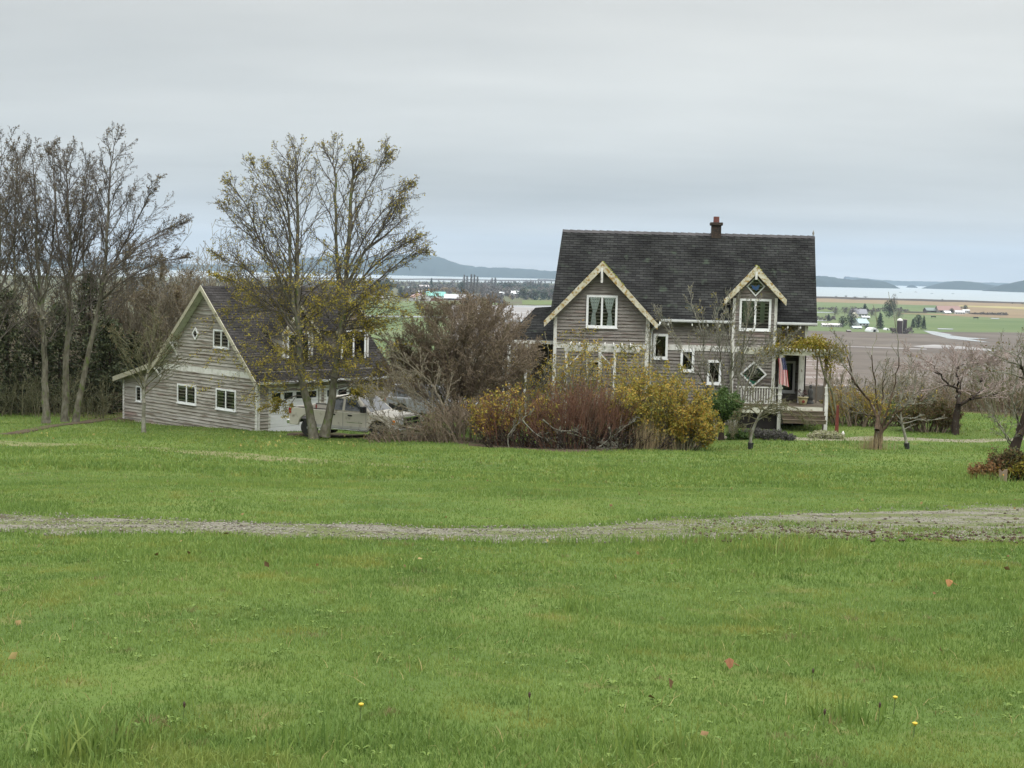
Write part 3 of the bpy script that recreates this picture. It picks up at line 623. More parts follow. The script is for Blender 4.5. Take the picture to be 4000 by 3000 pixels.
hill('island', [(2750, 1062), (3190, 1078), (3240, 1082), (3290, 1092), (3345, 1097), (3375, 1092), (3410, 1098), (3455, 1104), (3470, 1112), (3476, 1124)], 9800, 500, 12, 1, 14)
hill('island', [(3638, 1130), (3650, 1118), (3690, 1104), (3750, 1097), (3800, 1103), (3860, 1113), (3920, 1118), (3990, 1120)], 10200, 500, 5, 2, 16)
hill('island', [(3890, 1136), (3910, 1124), (3950, 1108), (4010, 1096), (4150, 1080), (4500, 1100)], 8800, 500, 6, 3, 16)
hill('islet', [(3547, 1124), (3552, 1117), (3562, 1112), (3572, 1118), (3578, 1124)], 11300, 120, 3, 4, 8)
hill('far_ridge', [(3300, 1080), (3420, 1092), (3520, 1098), (3620, 1099), (3800, 1102), (3990, 1108), (4500, 1116)], 15200, 150, 6, 5, 40)
hill('mountain', [(-900, 1000), (100, 1010), (420, 1022), (560, 1030), (800, 1035), (1050, 1030), (1180, 1010), (1300, 1000), (1450, 1003), (1560, 996), (1620, 991), (1680, 996), (1740, 1013), (1800, 1034), (1860, 1043), (1960, 1046), (2080, 1053), (2190, 1062), (2500, 1076)], 12800, 1500, 8, 6, 26)
# ================================================================ BUILDINGS
m_siding = mat('weathered_clapboard', [(.145, .128, .113), (.205, .187, .168), (.25, .233, .213)], 1.2, .9, isl=.25, stretch=(.8, .8, 3), detail=9, spec=.1,
               noise2=[(1.6, (.7, .7, 9), .53, .62, (.125, .10, .085)), (.9, (.6, .6, 3), .60, .70, (.23, .17, .15)), (3, (.35, .35, 12), .55, .66, (.31, .295, .265))])
m_siding_g = mat('weathered_clapboard_garage', [(.22, .20, .17), (.34, .32, .28), (.42, .40, .365)], 1.2, .9, isl=.4, stretch=(.8, .8, 3), detail=9, spec=.1,
               noise2=[(2.2, (.35, .35, 10), .54, .62, (.16, .13, .10)), (.7, (.6, .6, 2), .62, .72, (.27, .20, .17))])
m_trim = mat('white_trim', [(.45, .44, .39), (.62, .61, .57), (.70, .69, .66)], 3, .8, detail=8, spec=.2, noise2=(7, (1, 1, .4), .63, .70, (.25, .21, .16)))
m_white = mat('white_frame', [(.68, .69, .68), (.78, .79, .78)], 3, .6)
m_barge = mat('lichen_bargeboard', [(.36, .32, .20), (.50, .47, .36), (.58, .56, .47)], 4, .9, detail=9, spec=.1, noise2=[(9, (1, 1, 1), .52, .62, (.30, .20, .07)), (3, (1, 1, 1), .62, .72, (.24, .22, .10))])
m_roof = roof_mat('asphalt_shingles', (.017, .017, .017), (.033, .034, .032), (.006, .006, .006), moss=((.045, .055, .042), .60), tab=.36, course=.17)
m_roof_g = roof_mat('garage_shingles', (.032, .030, .028), (.052, .048, .046), (.016, .015, .014), moss=((.06, .06, .03), .62))
m_dark = mat('dark_interior', [(.012, .011, .010), (.022, .018, .015)], 2, .9)
m_door = mat('painted_door', [(.66, .67, .68), (.74, .75, .76)], 1, .55)
m_deckw = mat('weathered_deck', [(.06, .045, .03), (.11, .085, .06), (.08, .085, .04)], 3, .9, stretch=(.3, 1, 1))
m_pale = mat('pale_fascia', [(.50, .49, .40), (.60, .59, .50)], 3, .8, noise2=(5, (1, 1, 1), .6, .7, (.28, .25, .16)))
m_gutter = mat('white_gutter', [(.55, .56, .56), (.72, .73, .73)], 2, .4, noise2=(3, (.4, 1, 1), .62, .7, (.3, .3, .25)))
m_curtain = mat('lace_curtain', [(.66, .74, .72), (.82, .88, .86)], 18, .9, trans=.1)
m_conc = mat('concrete', [(.22, .20, .17), (.30, .28, .25)], 3, .95)

def window(F, par, x0, x1, z0, z1, off=0.0, mull=0, fw=.09, curtain=None, name='window', fm_=None, inner=m_dark, label=None):
    """framed window standing on the wall plane y=off; a sub-part for panes and curtains"""
    fm_ = fm_ or m_white; y0 = off - .085; y1 = off + .0
    mb = MB(F.M); mb.box((x0, y0, z0), (x0 + fw, y1, z1)).box((x1 - fw, y0, z0), (x1, y1, z1)).box((x0 + fw, y0, z1 - fw), (x1 - fw, y1, z1)).box((x0 + fw, y0, z0), (x1 - fw, y1, z0 + fw))
    mb.box((x0 - .03, y0 - .03, z0 - .045), (x1 + .03, y1, z0 - .002))
    xs = [x0 + fw + (x1 - x0 - 2 * fw) * (i + 1) / (mull + 1) for i in range(mull)]
    for x in xs: mb.box((x - .045, y0 + .008, z0 + fw), (x + .045, y1, z1 - fw))
    w = mb.build(name, fm_, par); 
    if label: w['label'] = label
    MB(F.M).box((x0 + fw, off - .032, z0 + fw), (x1 - fw, off - .029, z1 - fw)).build('dark_room', inner, w)
    e = [x0 + fw] + xs + [x1 - fw]
    for i in range(len(e) - 1):
        a, b = e[i] + (.045 if i else 0), e[i + 1] - (.045 if i < len(e) - 2 else 0)
        MB(F.M).add([(a, off - .066, z0 + fw), (b, off - .066, z0 + fw), (b, off - .066, z1 - fw), (a, off - .066, z1 - fw)], [(0, 1, 2, 3)]).build('pane', glass_mat(), w)
        if curtain:
            cb = MB(F.M); H = z1 - z0 - 2 * fw; n = 12; kk = 14; vs = []
            side = -1 if i == 0 else 1
            for r in range(n + 1):
                t = r / n; wd = (b - a) * (.90 - 1.15 * t if t < .55 else .27 + .45 * (t - .55)); wd = max(wd, (b - a) * .24); cx = (a + b) / 2 + (.04 * side if t > .5 else 0)
                for c in range(kk + 1):
                    s = c / kk; vs.append((cx - wd / 2 + wd * s, off - .048 + .010 * math.sin(s * 26), z1 - fw - H * t))
            cb.add(vs, [(r * (kk + 1) + c, r * (kk + 1) + c + 1, (r + 1) * (kk + 1) + c + 1, (r + 1) * (kk + 1) + c) for r in range(n) for c in range(kk)])
            cb.build('curtain', m_curtain, w)
    return w
def diamond(F, par, cx, cz, hw, hh, off=0.0, fw=.09, name='diamond_window', deco=None):
    mb = MB(F.M); y0, y1 = off - .085, off; P = [(cx, cz + hh), (cx + hw, cz), (cx, cz - hh), (cx - hw, cz)]; k = 1 - fw * 1.35 / min(hw, hh); Q = [(cx + (x - cx) * k, cz + (z - cz) * k) for x, z in P]
    for i in range(4):
        j = (i + 1) % 4; q = [P[i], P[j], Q[j], Q[i]]; mb.prism(q, y0, y1)
    w = mb.build(name, m_white, par)
    MB(F.M).prism(Q[::-1], off - .030, off - .027).build('dark_room', m_dark, w)
    MB(F.M).add([(x, off - .066, z) for x, z in Q[::-1]], [(0, 1, 2, 3)]).build('pane', glass_mat(), w)
    return w, Q
def gutter(F, par, x0, x1, y, z, name='gutter'):
    mb = MB(F.M); prof = [(y - .13, z), (y - .13, z - .045), (y - .11, z - .11), (y, z - .11), (y, z), (y - .012, z), (y - .012, z - .095), (y - .10, z - .095), (y - .115, z - .04), (y - .115, z)]
    n = len(prof); mb.add([(x0, a, b) for a, b in prof] + [(x1, a, b) for a, b in prof], [(i, (i + 1) % n, n + (i + 1) % n, n + i) for i in range(n)]); return mb.build(name, m_gutter, par)

# ---------------------------------------------------------------- the house
HD = 66.0; rngh = random.Random(4)
o0 = at(2165, 1600, HD); HF = Frame((o0.x, HD, 0), (math.cos(math.radians(-4)), math.sin(math.radians(-4)), 0), (math.sin(math.radians(4)), math.cos(math.radians(-4)), 0))
hp = HF.pix
gbase = gz(o0.x + 5, 67)
house = thing('farmhouse', 'two-storey grey clapboard farmhouse with black shingle roof and two front gables', 'house', (o0.x, HD, gbase), math.radians(-4))
WL, WR = 0.0, hp(3150, 1400)[0]                                  # wall ends
eR = hp(3192, 1268, -.45); eL = hp(2147, 1240, -.45); EZ = (eR[1] + hp(2580, 1247, -.45)[1]) / 2
RY = 4.05; rL = hp(2198, 899, RY); rR = hp(3183, 924, RY); RZ = (rL[1] + rR[1]) / 2
ex0, ex1 = eL[0], eR[0]; rx0, rx1 = rL[0], rR[0]; YE = -.45
def roofz(y): return EZ + (RZ - EZ) * (y - YE) / (RY - YE)
def main_roof():
    mb = MB(HF.M); E = lambda x: (x - ex0) / (ex1 - ex0); Rg = lambda t: (rx0 + (rx1 - rx0) * t, RY, rL[1] + (rR[1] - rL[1]) * t); Ea = lambda t: (ex0 + (ex1 - ex0) * t, YE, EZ)
    tcs = [0, E(dx0 - .01), E(dx1 + .01), 1]; f = (.02 - YE) / (RY - YE)
    for i in range(3):
        a, b = tcs[i], tcs[i + 1]; A, B, C, D_ = [Vector(v) for v in (Ea(a), Ea(b), Rg(b), Rg(a))]
        if i == 1: A, B = A.lerp(D_, f), B.lerp(C, f)
        roof_quad(mb, A, B, C, D_)
    yb = 2 * RY - YE; roof_quad(mb, (ex1, yb, EZ), (ex0, yb, EZ), (rx0, RY, rL[1]), (rx1, RY, rR[1]))
    r = mb.build('roof', m_roof, house)
    s = MB(HF.M)
    for i in range(3):
        a, b = tcs[i], tcs[i + 1]; A, B, C, D_ = [Vector(v) for v in (Ea(a), Ea(b), Rg(b), Rg(a))]
        if i == 1: A, B = A.lerp(D_, f), B.lerp(C, f)
        slab(s, A, B, C, D_, .16)
    slab(s, (ex1, yb, EZ), (ex0, yb, EZ), (rx0, RY, rL[1]), (rx1, RY, rR[1]), .16); s.build('roof_deck', m_trim, r)
    c = MB(HF.M); n = 34
    for i in range(n):
        a = Vector((rx0, RY, rL[1])).lerp(Vector((rx1, RY, rR[1])), i / n); b = Vector((rx0, RY, rL[1])).lerp(Vector((rx1, RY, rR[1])), (i + 1.12) / n if i < n - 1 else 1)
        l = .03; c.add([(a.x, RY - .15, a.z - .12 + l), (a.x, RY, a.z + .02 + l), (a.x, RY + .15, a.z - .12 + l), (b.x, RY - .15, b.z - .12), (b.x, RY, b.z + .02), (b.x, RY + .15, b.z - .12)], [(0, 3, 4, 1), (1, 4, 5, 2), (0, 1, 2)])
    c.build('ridge_cap', mat('ridge_shingle', [(.05, .048, .05), (.09, .085, .085)], 2, .9, isl=.7), r)
    return r
BZ = hp(2600, 1366)[1]; BZ1 = hp(2600, 1345)[1]                  # belt board bottom, top
DZ = hp(3000, 1578, -1.0)[1]                                       # porch floor height
LOW = gbase - .3
PX0 = hp(3029, 1400)[0]; PX1 = hp(3144, 1400)[0]                 # recessed porch
GP = -.9                                                           # the left gable stands forward
gx0, gx1 = hp(2165, 1300, GP)[0], hp(2532, 1300, GP)[0]
ap = hp(2353, 1023, GP - .45); fl = hp(2128, 1252, GP - .45); fr = hp(2567, 1264, GP - .45)
dP = -.30; dx0, dx1 = hp(2860, 1300, dP)[0], hp(3031, 1300, dP)[0]
da = hp(2956, 1039, dP - .45); dl = hp(2832, 1168, dP - .45); dr = hp(3070, 1170, dP - .45)
ROOF = main_roof(); wall = MB(HF.M)
boards(wall, rect(gx1 - .1, WR, BZ1, EZ + .35), 0, .155, rngh); boards(wall, rect(gx1 - .1, PX0, LOW, BZ), 0, .155, rngh)
boards(wall, rect(PX0 + .05, WR, LOW, BZ), 1.7, .155, rngh)        # back wall of the recess
def gable_poly(x0, x1, base, A, L, R, drop=.12):
    # wall polygon under a gable roof line
    def rz(x): return (A[1] + (L[1] - A[1]) * (A[0] - x) / (A[0] - L[0]) if x < A[0] else A[1] + (R[1] - A[1]) * (x - A[0]) / (R[0] - A[0])) - drop
    return [(x0, base), (x1, base), (x1, rz(x1)), (A[0], rz(A[0])), (x0, rz(x0))]
gp = gable_poly(gx0, gx1, BZ1, ap, fl, fr); boards(wall, gp, GP, .155, rngh); boards(wall, rect(gx0, gx1, LOW, BZ), GP, .155, rngh)
dp_ = gable_poly(dx0, dx1, BZ1, da, dl, dr); boards(wall, dp_, dP, .155, rngh); boards(wall, rect(dx0, dx1, DZ - .1, BZ), dP, .155, rngh)
HW = wall.build('wall', m_siding, house)
core = MB(HF.M); yb = 2 * RY
core.box((gx0 + .01, GP + .01, LOW), (gx1 - .01, .5, fl[1] - .1)); core.box((0.01, .01, LOW), (PX0 - .02, yb, EZ)); core.box((PX0 - .03, 1.71, LOW), (WR - .01, yb, EZ)); core.box((PX0 - .02, .01, BZ), (WR - .01, 1.72, EZ))
core.box((dx0 + .01, dP + .01, DZ), (dx1 - .01, .02, dl[1])); core.prism([(0.02, EZ - .01), (.3, EZ - .01), (.3, EZ)], 0, 1)
core.prism(gable_poly(gx0 + .01, gx1 - .01, BZ1, ap, fl, fr, .13), GP + .01, GP + 1.6); core.prism(gable_poly(dx0 + .01, dx1 - .01, BZ1, da, dl, dr, .13), dP + .01, dP + 1.6)
def end_gable(x):   # end walls of the main block
    core.add([(x, 0, LOW), (x, yb, LOW), (x, yb, EZ), (x, RY, RZ - .25), (x, 0, EZ)], [(0, 1, 2, 3, 4)])
end_gable(.005); end_gable(WR - .005); core.build('side_wall', m_siding, house)
# gable roofs running back into the main roof
def cross_roof(A, L, R, yf, nm, par=house):
    ya = YE + (A[1] - EZ) / (RZ - EZ) * (RY - YE); yl = YE + max(0, (L[1] - EZ)) / (RZ - EZ) * (RY - YE); yr = YE + max(0, (R[1] - EZ)) / (RZ - EZ) * (RY - YE); yl = max(yl, yf + .5); yr = max(yr, yf + .5)
    mb = MB(HF.M); roof_quad(mb, (L[0], yf, L[1]), (L[0], yl, L[1]), (A[0], ya + .15, A[1]), (A[0], yf, A[1])); roof_quad(mb, (R[0], yr, R[1]), (R[0], yf, R[1]), (A[0], yf, A[1]), (A[0], ya + .15, A[1]))
    g = mb.build(nm, m_roof, par)
    az = A[1] - .06; s = MB(HF.M); slab(s, (L[0], yf + .03, L[1]), (L[0], yl, L[1]), (A[0], ya, az), (A[0], yf + .03, az), .10); slab(s, (R[0], yf + .03, R[1]), (R[0], yr, R[1]), (A[0], ya, az), (A[0], yf + .03, az), .10); s.build('soffit', m_trim, g)
    for S_, sd in ((L, -1), (R, 1)):
        v = MB(HF.M); th = .27; d = Vector((S_[0] - A[0], 0, S_[1] - A[1])).normalized(); dn = Vector((0, 0, -1)) * th / abs(d.x)
        a, b = Vector((A[0], 0, A[1] + .03)), Vector((S_[0], 0, S_[1] + .03)) + d * .06
        v.prism([(p.x, p.z) for p in ([a, b, b + Vector((-.02 * sd, 0, -th)), a + dn] if sd > 0 else [b, a, a + dn, b + Vector((.02, 0, -th))])][::-1], yf - .05, yf + .0); v.build('bargeboard', m_barge, g)
    return g
g1 = cross_roof(ap, fl, fr, GP - .45, 'gable_roof'); g2 = cross_roof(da, dl, dr, dP - .45, 'gable_roof')
mo = MB(HF.M)                                                      # moss cushions on the gable ridges
for A, R, yf, n, kx in ((ap, fr, GP - .45, 60, .55), (da, dr, dP - .45, 26, .35)):
    for i in range(n):
        t = abs(rngh.gauss(0, kx * .35)); y = yf + rngh.random() * (1.2 if kx > .5 else .7); x = A[0] + (R[0] - A[0]) * t; z = A[1] + (R[1] - A[1]) * t
        s = rngh.uniform(.03, .09); mo.lathe((x, y, z), [(s * .9, 0), (s, .02), (s * .55, .045), (s * .1, .055)], 7)
mo.build('moss', mat('roof_moss', [(.09, .11, .015), (.17, .17, .02), (.12, .15, .03)], 6, 1, isl=.6), g1, smooth=True)
# belt board, corner boards, king posts
tr = MB(HF.M)
tr.box((gx0, GP - .05, BZ), (gx1 + .05, GP - .0, BZ1)).box((gx1 + .05, -.05, BZ - .01), (dx0, 0, BZ1)).box((dx0, dP - .05, BZ), (dx1, dP, BZ1)).box((dx1, -.05, BZ), (WR, 0, BZ1)); tr.build('belt_board', m_trim, house)
def cb(x0, x1, y, z0, z1): MB(HF.M).box((x0, y - .055, z0), (x1, y + .0, z1)).build('corner_board', m_trim, house)
cb(gx0 - .03, gx0 + .12, GP, LOW, fl[1] + .25); cb(gx1 - .12, gx1 + .055, GP - .002, LOW, fr[1] + .2); cb(dx0 - .02, dx0 + .11, dP - .002, BZ1, dl[1] + .05); cb(dx1 - .11, dx1 + .02, dP - .002, BZ1, dr[1] + .05)
cb(dx0 - .02, dx0 + .13, dP - .004, DZ, BZ); cb(dx1 - .13, dx1 + .02, dP - .004, DZ, BZ); cb(WR - .12, WR + .02, -.002, BZ1, EZ - .1)
MB(HF.M).box((PX1 - .25, -.02, DZ), (PX1, .23, BZ)).box((PX1 - .20, -.045, DZ), (PX1 - .06, -.02, BZ)).build('porch_post', m_trim, house)
MB(HF.M).box((gx1 + .001, GP, LOW), (gx1 + .03, 0, fr[1])).build('gable_side_wall', m_siding, house)
for A, y in ((ap, GP - .45), (da, dP - .45)):
    MB(HF.M).box((A[0] - .05, y - .06, A[1] - .95 if A is ap else A[1] - .62), (A[0] + .05, y + .04, A[1] - .28)).build('king_post', m_trim, house)
# windows
x0, z1 = hp(2292, 1152, GP); x1, z0 = hp(2410, 1281, GP); window(HF, house, x0, x1, z0, z1, GP, 1, .10, curtain=True)
x0, z1 = hp(2890, 1166, dP); x1, z0 = hp(3009, 1292, dP); w2 = window(HF, house, x0, x1, z0, z1, dP, 1, .10)
for xa, xb in ((x0 + .16, x0 + .62), (x0 + .95, x0 + 1.15)):
    MB(HF.M).box((xa, dP - .050, z0 + .35), (xb, dP - .047, z1 - .12)).build('blind', mat('green_blind', [(.10, .13, .09), (.20, .24, .18)], 2, .8), w2)
for a, b in (((2553, 1303), (2607, 1402)), ((2659, 1364), (2710, 1451)), ((2763, 1406), (2815, 1501))):
    x0, z1 = hp(*a, -.003); x1, z0 = hp(*b, -.003); w = window(HF, house, x0, x1, z0, z1, -.028, 0, .11)
    MB(HF.M).box((x0 + .2, -.072, z0 + .16), (x1 - .25, -.07, z0 + .55)).build('brown_curtain', mat('brown_cloth', [(.03, .017, .012), (.07, .035, .02)], 4, .9), w)
cx, cz = hp(2952, 1119, dP); w, Q = diamond(HF, house, cx, cz, .43, .46, dP, .055)
sg = MB(HF.M); yy = dP - .05
sg.add([(cx - .22, yy, cz + .08), (cx - .10, yy, cz + .03), (cx, yy, cz - .02), (cx + .12, yy, cz + .08), (cx + .19, yy, cz + .05), (cx + .12, yy, cz - .12), (cx + .02, yy, cz - .20), (cx - .14, yy, cz - .10)], [(0, 7, 1), (1, 7, 6, 2), (2, 6, 5, 3), (3, 5, 4)])
sg.build('blue_glass_bird', plain('blue_glass', (.09, .22, .55), .3), w)
cx, cz = hp(2943, 1461, dP); w, Q = diamond(HF, house, cx, cz, .62, .60, dP, .075)
MB(HF.M).add([(cx - .52, dP - .05, cz - .02), (cx - .30, dP - .05, cz - .06), (cx - .15, dP - .05, cz - .28), (cx + .10, dP - .05, cz - .34), (cx + .12, dP - .05, cz - .42), (cx, dP - .05, cz - .52)], [(5, 4, 3, 2, 1, 0)]).build('green_cloth', plain('sea_green_cloth', (.10, .38, .28), .8), w)
MB(HF.M).add([(cx - .02, dP - .049, cz + .5), (cx + .46, dP - .049, cz + .02), (cx - .1, dP - .049, cz + .06), (cx - .5, dP - .049, cz + .04)], [(0, 3, 2, 1)]).build('grey_blind', plain('grey_blind', (.10, .11, .115), .7), w)
x0, z1 = hp(2290, 1405, GP); x1, z0 = hp(2350, 1480, GP); window(HF, house, x0, x1, z0, z1, GP, 0, .09)
x0, z1 = hp(3047, 1409, 1.7); x1, z0 = hp(3102, 1533, 1.7); window(HF, house, x0, x1, z0, z1, 1.675, 0, .11, name='door_window')
# gutters, downpipe, string bulbs
gutter(HF, house, hp(2578, 1248, YE)[0], dx0 - .02, YE + .02, EZ + .04); gutter(HF, house, dx1 + .02, ex1, YE + .02, EZ + .04)
gx = hp(2578, 1262, YE)[0]
MB(HF.M).tube([(gx + .05, YE - .05, EZ - .02), (gx - .02, YE - .05, EZ - .22), (gx - .25, -.45, EZ - .36), (gx1 + .19, -.12, EZ - .46), (gx1 + .17, -.09, EZ - .7), (gx1 + .17, -.09, LOW)], .05, 8).build('downpipe', m_white, house, smooth=True)
MB(HF.M).box((gx1 + .06, YE + .02, EZ - .10), (dx0, YE + .05, EZ + .02)).build('fascia', m_dark, house); MB(HF.M).box((dx1, YE + .02, EZ - .10), (ex1, YE + .05, EZ + .02)).build('fascia', m_dark, house)
bulb = plain('bulb_white', (.72, .72, .66), .4); wire = plain('black_wire', (.02, .02, .02))
st = thing('string_light', 'string of small white bulbs hanging under the main eave gutter', 'string lights', tuple(HF.w(gx, YE, EZ - .1)))
bx = [hp(px, 1262, YE)[0] for px in (2610, 2704, 2765, 2812, 3078, 3127)]
MB(HF.M).tube([(x, YE - .0, EZ - .12) for x in bx], .008, 5).build('wire', wire, st)
for x in bx: MB(HF.M).lathe((x, YE, EZ - .23), [(.012, -.03), (.04, .01), (.038, .045), (.018, .09), (.018, .12)], 8).build('bulb', bulb, st, smooth=True)
# chimney
c0 = hp(2778, 918, RY); c1 = hp(2817, 872, RY); cm = mat('sooty_brick', [(.030, .024, .020), (.060, .045, .036)], 3, .95, noise2=(9, (1, 1, 3), .6, .66, (.10, .06, .045)), bump=.01)
ch = MB(HF.M).box((c0[0], RY - .24, c0[1] - .6), (c1[0], RY + .24, c1[1])); chim = ch.build('chimney', cm, ROOF)
MB(HF.M).box((c0[0] - .07, RY - .31, c1[1] - .12), (c1[0] + .07, RY + .31, c1[1] + .03)).build('chimney_cap', cm, ROOF, bevel=.02)
f0 = hp(2788, 866, RY); f1 = hp(2809, 849, RY); MB(HF.M).lathe(((f0[0] + f1[0]) / 2, RY, c1[1] + .03), [(.15, 0), (.145, .1), (.14, f1[1] - c1[1])], 10).build('flue', plain('terracotta', (.15, .055, .045), .8), ROOF)
fp = HF.w(rx1 - .08, RY, rR[1] + .05); MB().lathe(tuple(fp), [(.05, 0), (.03, .05), (.06, .1), (.02, .2), (.003, .28)], 8).build('finial', m_conc, ROOF, smooth=True)
# left wing
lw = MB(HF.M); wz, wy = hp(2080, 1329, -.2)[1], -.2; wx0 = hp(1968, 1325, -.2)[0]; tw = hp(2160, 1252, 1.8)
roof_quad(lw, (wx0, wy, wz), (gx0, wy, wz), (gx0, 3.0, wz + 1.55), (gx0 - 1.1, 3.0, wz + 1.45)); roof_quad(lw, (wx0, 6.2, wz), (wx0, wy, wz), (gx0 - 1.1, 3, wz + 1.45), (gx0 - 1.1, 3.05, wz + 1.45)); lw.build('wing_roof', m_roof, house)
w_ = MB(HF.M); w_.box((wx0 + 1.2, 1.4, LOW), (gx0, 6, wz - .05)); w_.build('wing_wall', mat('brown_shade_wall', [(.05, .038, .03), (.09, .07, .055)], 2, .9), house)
MB(HF.M).box((wx0, wy - .02, wz - .16), (gx0, wy + .02, wz + .0)).build('wing_fascia', m_trim, house)
for x in (hp(1962, 1400)[0], hp(1975, 1400)[0] + .1, gx0 - 1.4): MB(HF.M).box((x, wy + .05, LOW), (x + .13, wy + .18, wz - .1)).build('wing_post', m_trim, house)
for i in range(9): MB(HF.M).box((wx0 + .2 + i * .28, wy + .03, wz - .2), (wx0 + .26 + i * .28, wy + .5, wz - .08)).build('rafter_tail', m_trim, house)

# ---- porch deck, steps, railing
dk = MB(HF.M); dY = -1.9; dX0 = hp(2873, 1580, dY)[0]; dX1 = hp(3232, 1600, dY)[0]; sx = hp(3040, 1600, dY)[0]
for i in range(22): dk.box((dX0, dY + i * .1745, DZ - .04), (dX1, dY + i * .1745 + .165, DZ + .0))
dk.build('porch_floor', m_deckw, house)
MB(HF.M).box((dX0, dY - .03, DZ - .34), (sx - .01, dY, DZ - .045)).build('deck_fascia', m_pale, house); MB(HF.M).box((sx + .09, dY - .03, DZ - .19), (dX1 - .12, dY, DZ - .01)).build('deck_fascia', m_pale, house)
for i in range(3): MB(HF.M).box((sx + .1, dY - .30 * (i + 1), DZ - .17 * (i + 1) - .04), (dX1 - .15, dY - .30 * i - .01, DZ - .17 * (i + 1))).box((sx + .12, dY - .30 * (i + 1) + .02, DZ - .17 * (i + 2)), (dX1 - .17, dY - .30 * (i + 1) + .04, DZ - .17 * (i + 1) - .04)).build('step', m_deckw, house)
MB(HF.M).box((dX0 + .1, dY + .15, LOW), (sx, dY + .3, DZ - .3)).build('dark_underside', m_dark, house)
pb = hp(3041, 1386, dY)[1]
rl = MB(HF.M); rx = dX0 + .0; rz1 = hp(2950, 1511, dY)[1]; rl.box((rx, dY + .02, rz1 - .05), (sx, dY + .11, rz1)).box((rx, dY + .04, DZ + .08), (sx, dY + .09, DZ + .13)); RAIL = rl.build('railing', m_trim, house)
nb = 15
for i in range(nb): x = rx + .1 + (sx - rx - .15) * i / nb; MB(HF.M).box((x, dY + .045, DZ + .13), (x + .04, dY + .085, rz1 - .05)).build('baluster', m_trim, RAIL)
def newel(x, ztop, zb, nm='newel_post'):
    MB(HF.M).box((x - .075, dY - .09, zb), (x + .075, dY + .06, ztop - .12)).box((x - .1, dY - .115, ztop - .42), (x + .1, dY + .085, ztop - .36)).box((x - .1, dY - .115, ztop - .12), (x + .1, dY + .085, ztop - .05)).lathe((x, dY - .015, ztop - .05), [(.06, 0), (.08, .05), (.05, .11), (.01, .14)], 8).build(nm, m_trim, house)
newel(dX1 - .07, hp(3228, 1506, dY)[1], gz(13, 64) - .1)
px_ = sx + .04; MB(HF.M).box((px_ - .075, dY - .09, LOW), (px_ + .075, dY + .06, pb)).box((px_ - .11, dY - .12, DZ + .78), (px_ + .11, dY + .09, DZ + .86)).box((px_ - .1, dY - .11, DZ + .5), (px_ + .1, dY + .08, DZ + .55)).build('porch_post', m_trim, house)
# ---- pergola over the porch
pt = thing('pergola', 'weathered white pergola carrying a yellow vine over the front porch', 'pergola', tuple(HF.w(px_, dY, gbase)))
bz = pb; bx0, bx1 = hp(2905, 1386, dY)[0], hp(3245, 1386, dY)[0]
MB(HF.M).box((bx0, dY - .1, bz), (bx1, dY - .03, bz + .16)).box((bx0 + .05, dY + .0, bz), (bx1, dY + .07, bz + .15)).build('beam', m_pale, pt)
for i in range(13):
    x = bx0 + .15 + i * (bx1 - bx0 - .2) / 12; mb = MB(HF.M); mb.add([(x, dY - .5, bz + .26), (x, dY - .5, bz + .31), (x, 0, bz + .31), (x, 0, bz + .16), (x, dY - .35, bz + .16), (x + .045, dY - .5, bz + .26), (x + .045, dY - .5, bz + .31), (x + .045, 0, bz + .31), (x + .045, 0, bz + .16), (x + .045, dY - .35, bz + .16)], [(0, 1, 2, 3, 4), (9, 8, 7, 6, 5), (0, 4, 9, 5), (1, 0, 5, 6), (2, 1, 6, 7), (4, 3, 8, 9)]); mb.build('rafter', m_pale, pt)
MB(HF.M).box((bx1 - .25, dY - .06, LOW), (bx1 - .13, dY + .05, bz)).build('post', mat('bare_post', [(.10, .08, .06), (.17, .14, .11)], 3, .9), pt)
xq = hp(3187, 1500, 0.3)[0]; MB(HF.M).box((xq, .3, LOW), (xq + .07, .37, bz + .1)).build('post', MATS['bare_post'], pt)
# ---- pergola below the left gable
p2 = thing('pergola', 'white wooden pergola half hidden by shrubs below the left gable', 'pergola', tuple(HF.w(gx0 + 1, GP - 1.4, gbase)))
qy = GP - 1.5; qx0, qx1 = hp(2205, 1370, qy)[0], hp(2500, 1370, qy)[0]; qz = hp(2300, 1372, qy)[1]
MB(HF.M).box((qx0, qy - .05, qz), (qx1, qy, qz + .17)).build('beam', m_trim, p2)
for i in range(8):
    x = qx0 + .25 + i * (qx1 - qx0 - .7) / 7; MB(HF.M).add([(x, qy - .38, qz + .27), (x, qy - .38, qz + .36), (x, GP - .05, qz + .36), (x, GP - .05, qz + .172), (x, qy - .2, qz + .172), (x + .05, qy - .38, qz + .27), (x + .05, qy - .38, qz + .36), (x + .05, GP - .05, qz + .36), (x + .05, GP - .05, qz + .172), (x + .05, qy - .2, qz + .172)], [(0, 1, 2, 3, 4), (9, 8, 7, 6, 5), (0, 4, 9, 5), (1, 0, 5, 6), (2, 1, 6, 7), (4, 3, 8, 9)]).build('rafter', m_trim, p2)
for px in (2211, 2342, 2400): 
    x = hp(px, 1450, qy)[0]; MB(HF.M).box((x - .06, qy - .045, LOW), (x + .06, qy + .05, qz)).build('post', m_trim, p2)
for px, s in ((2211, 1), (2400, -1)):
    x = hp(px, 1450, qy)[0]; MB(HF.M).bar((x, qy - .02, qz - .75), (x + s * .75, qy - .02, qz), .05, .09, up=(0, 1, 0)).build('brace', m_trim, p2)

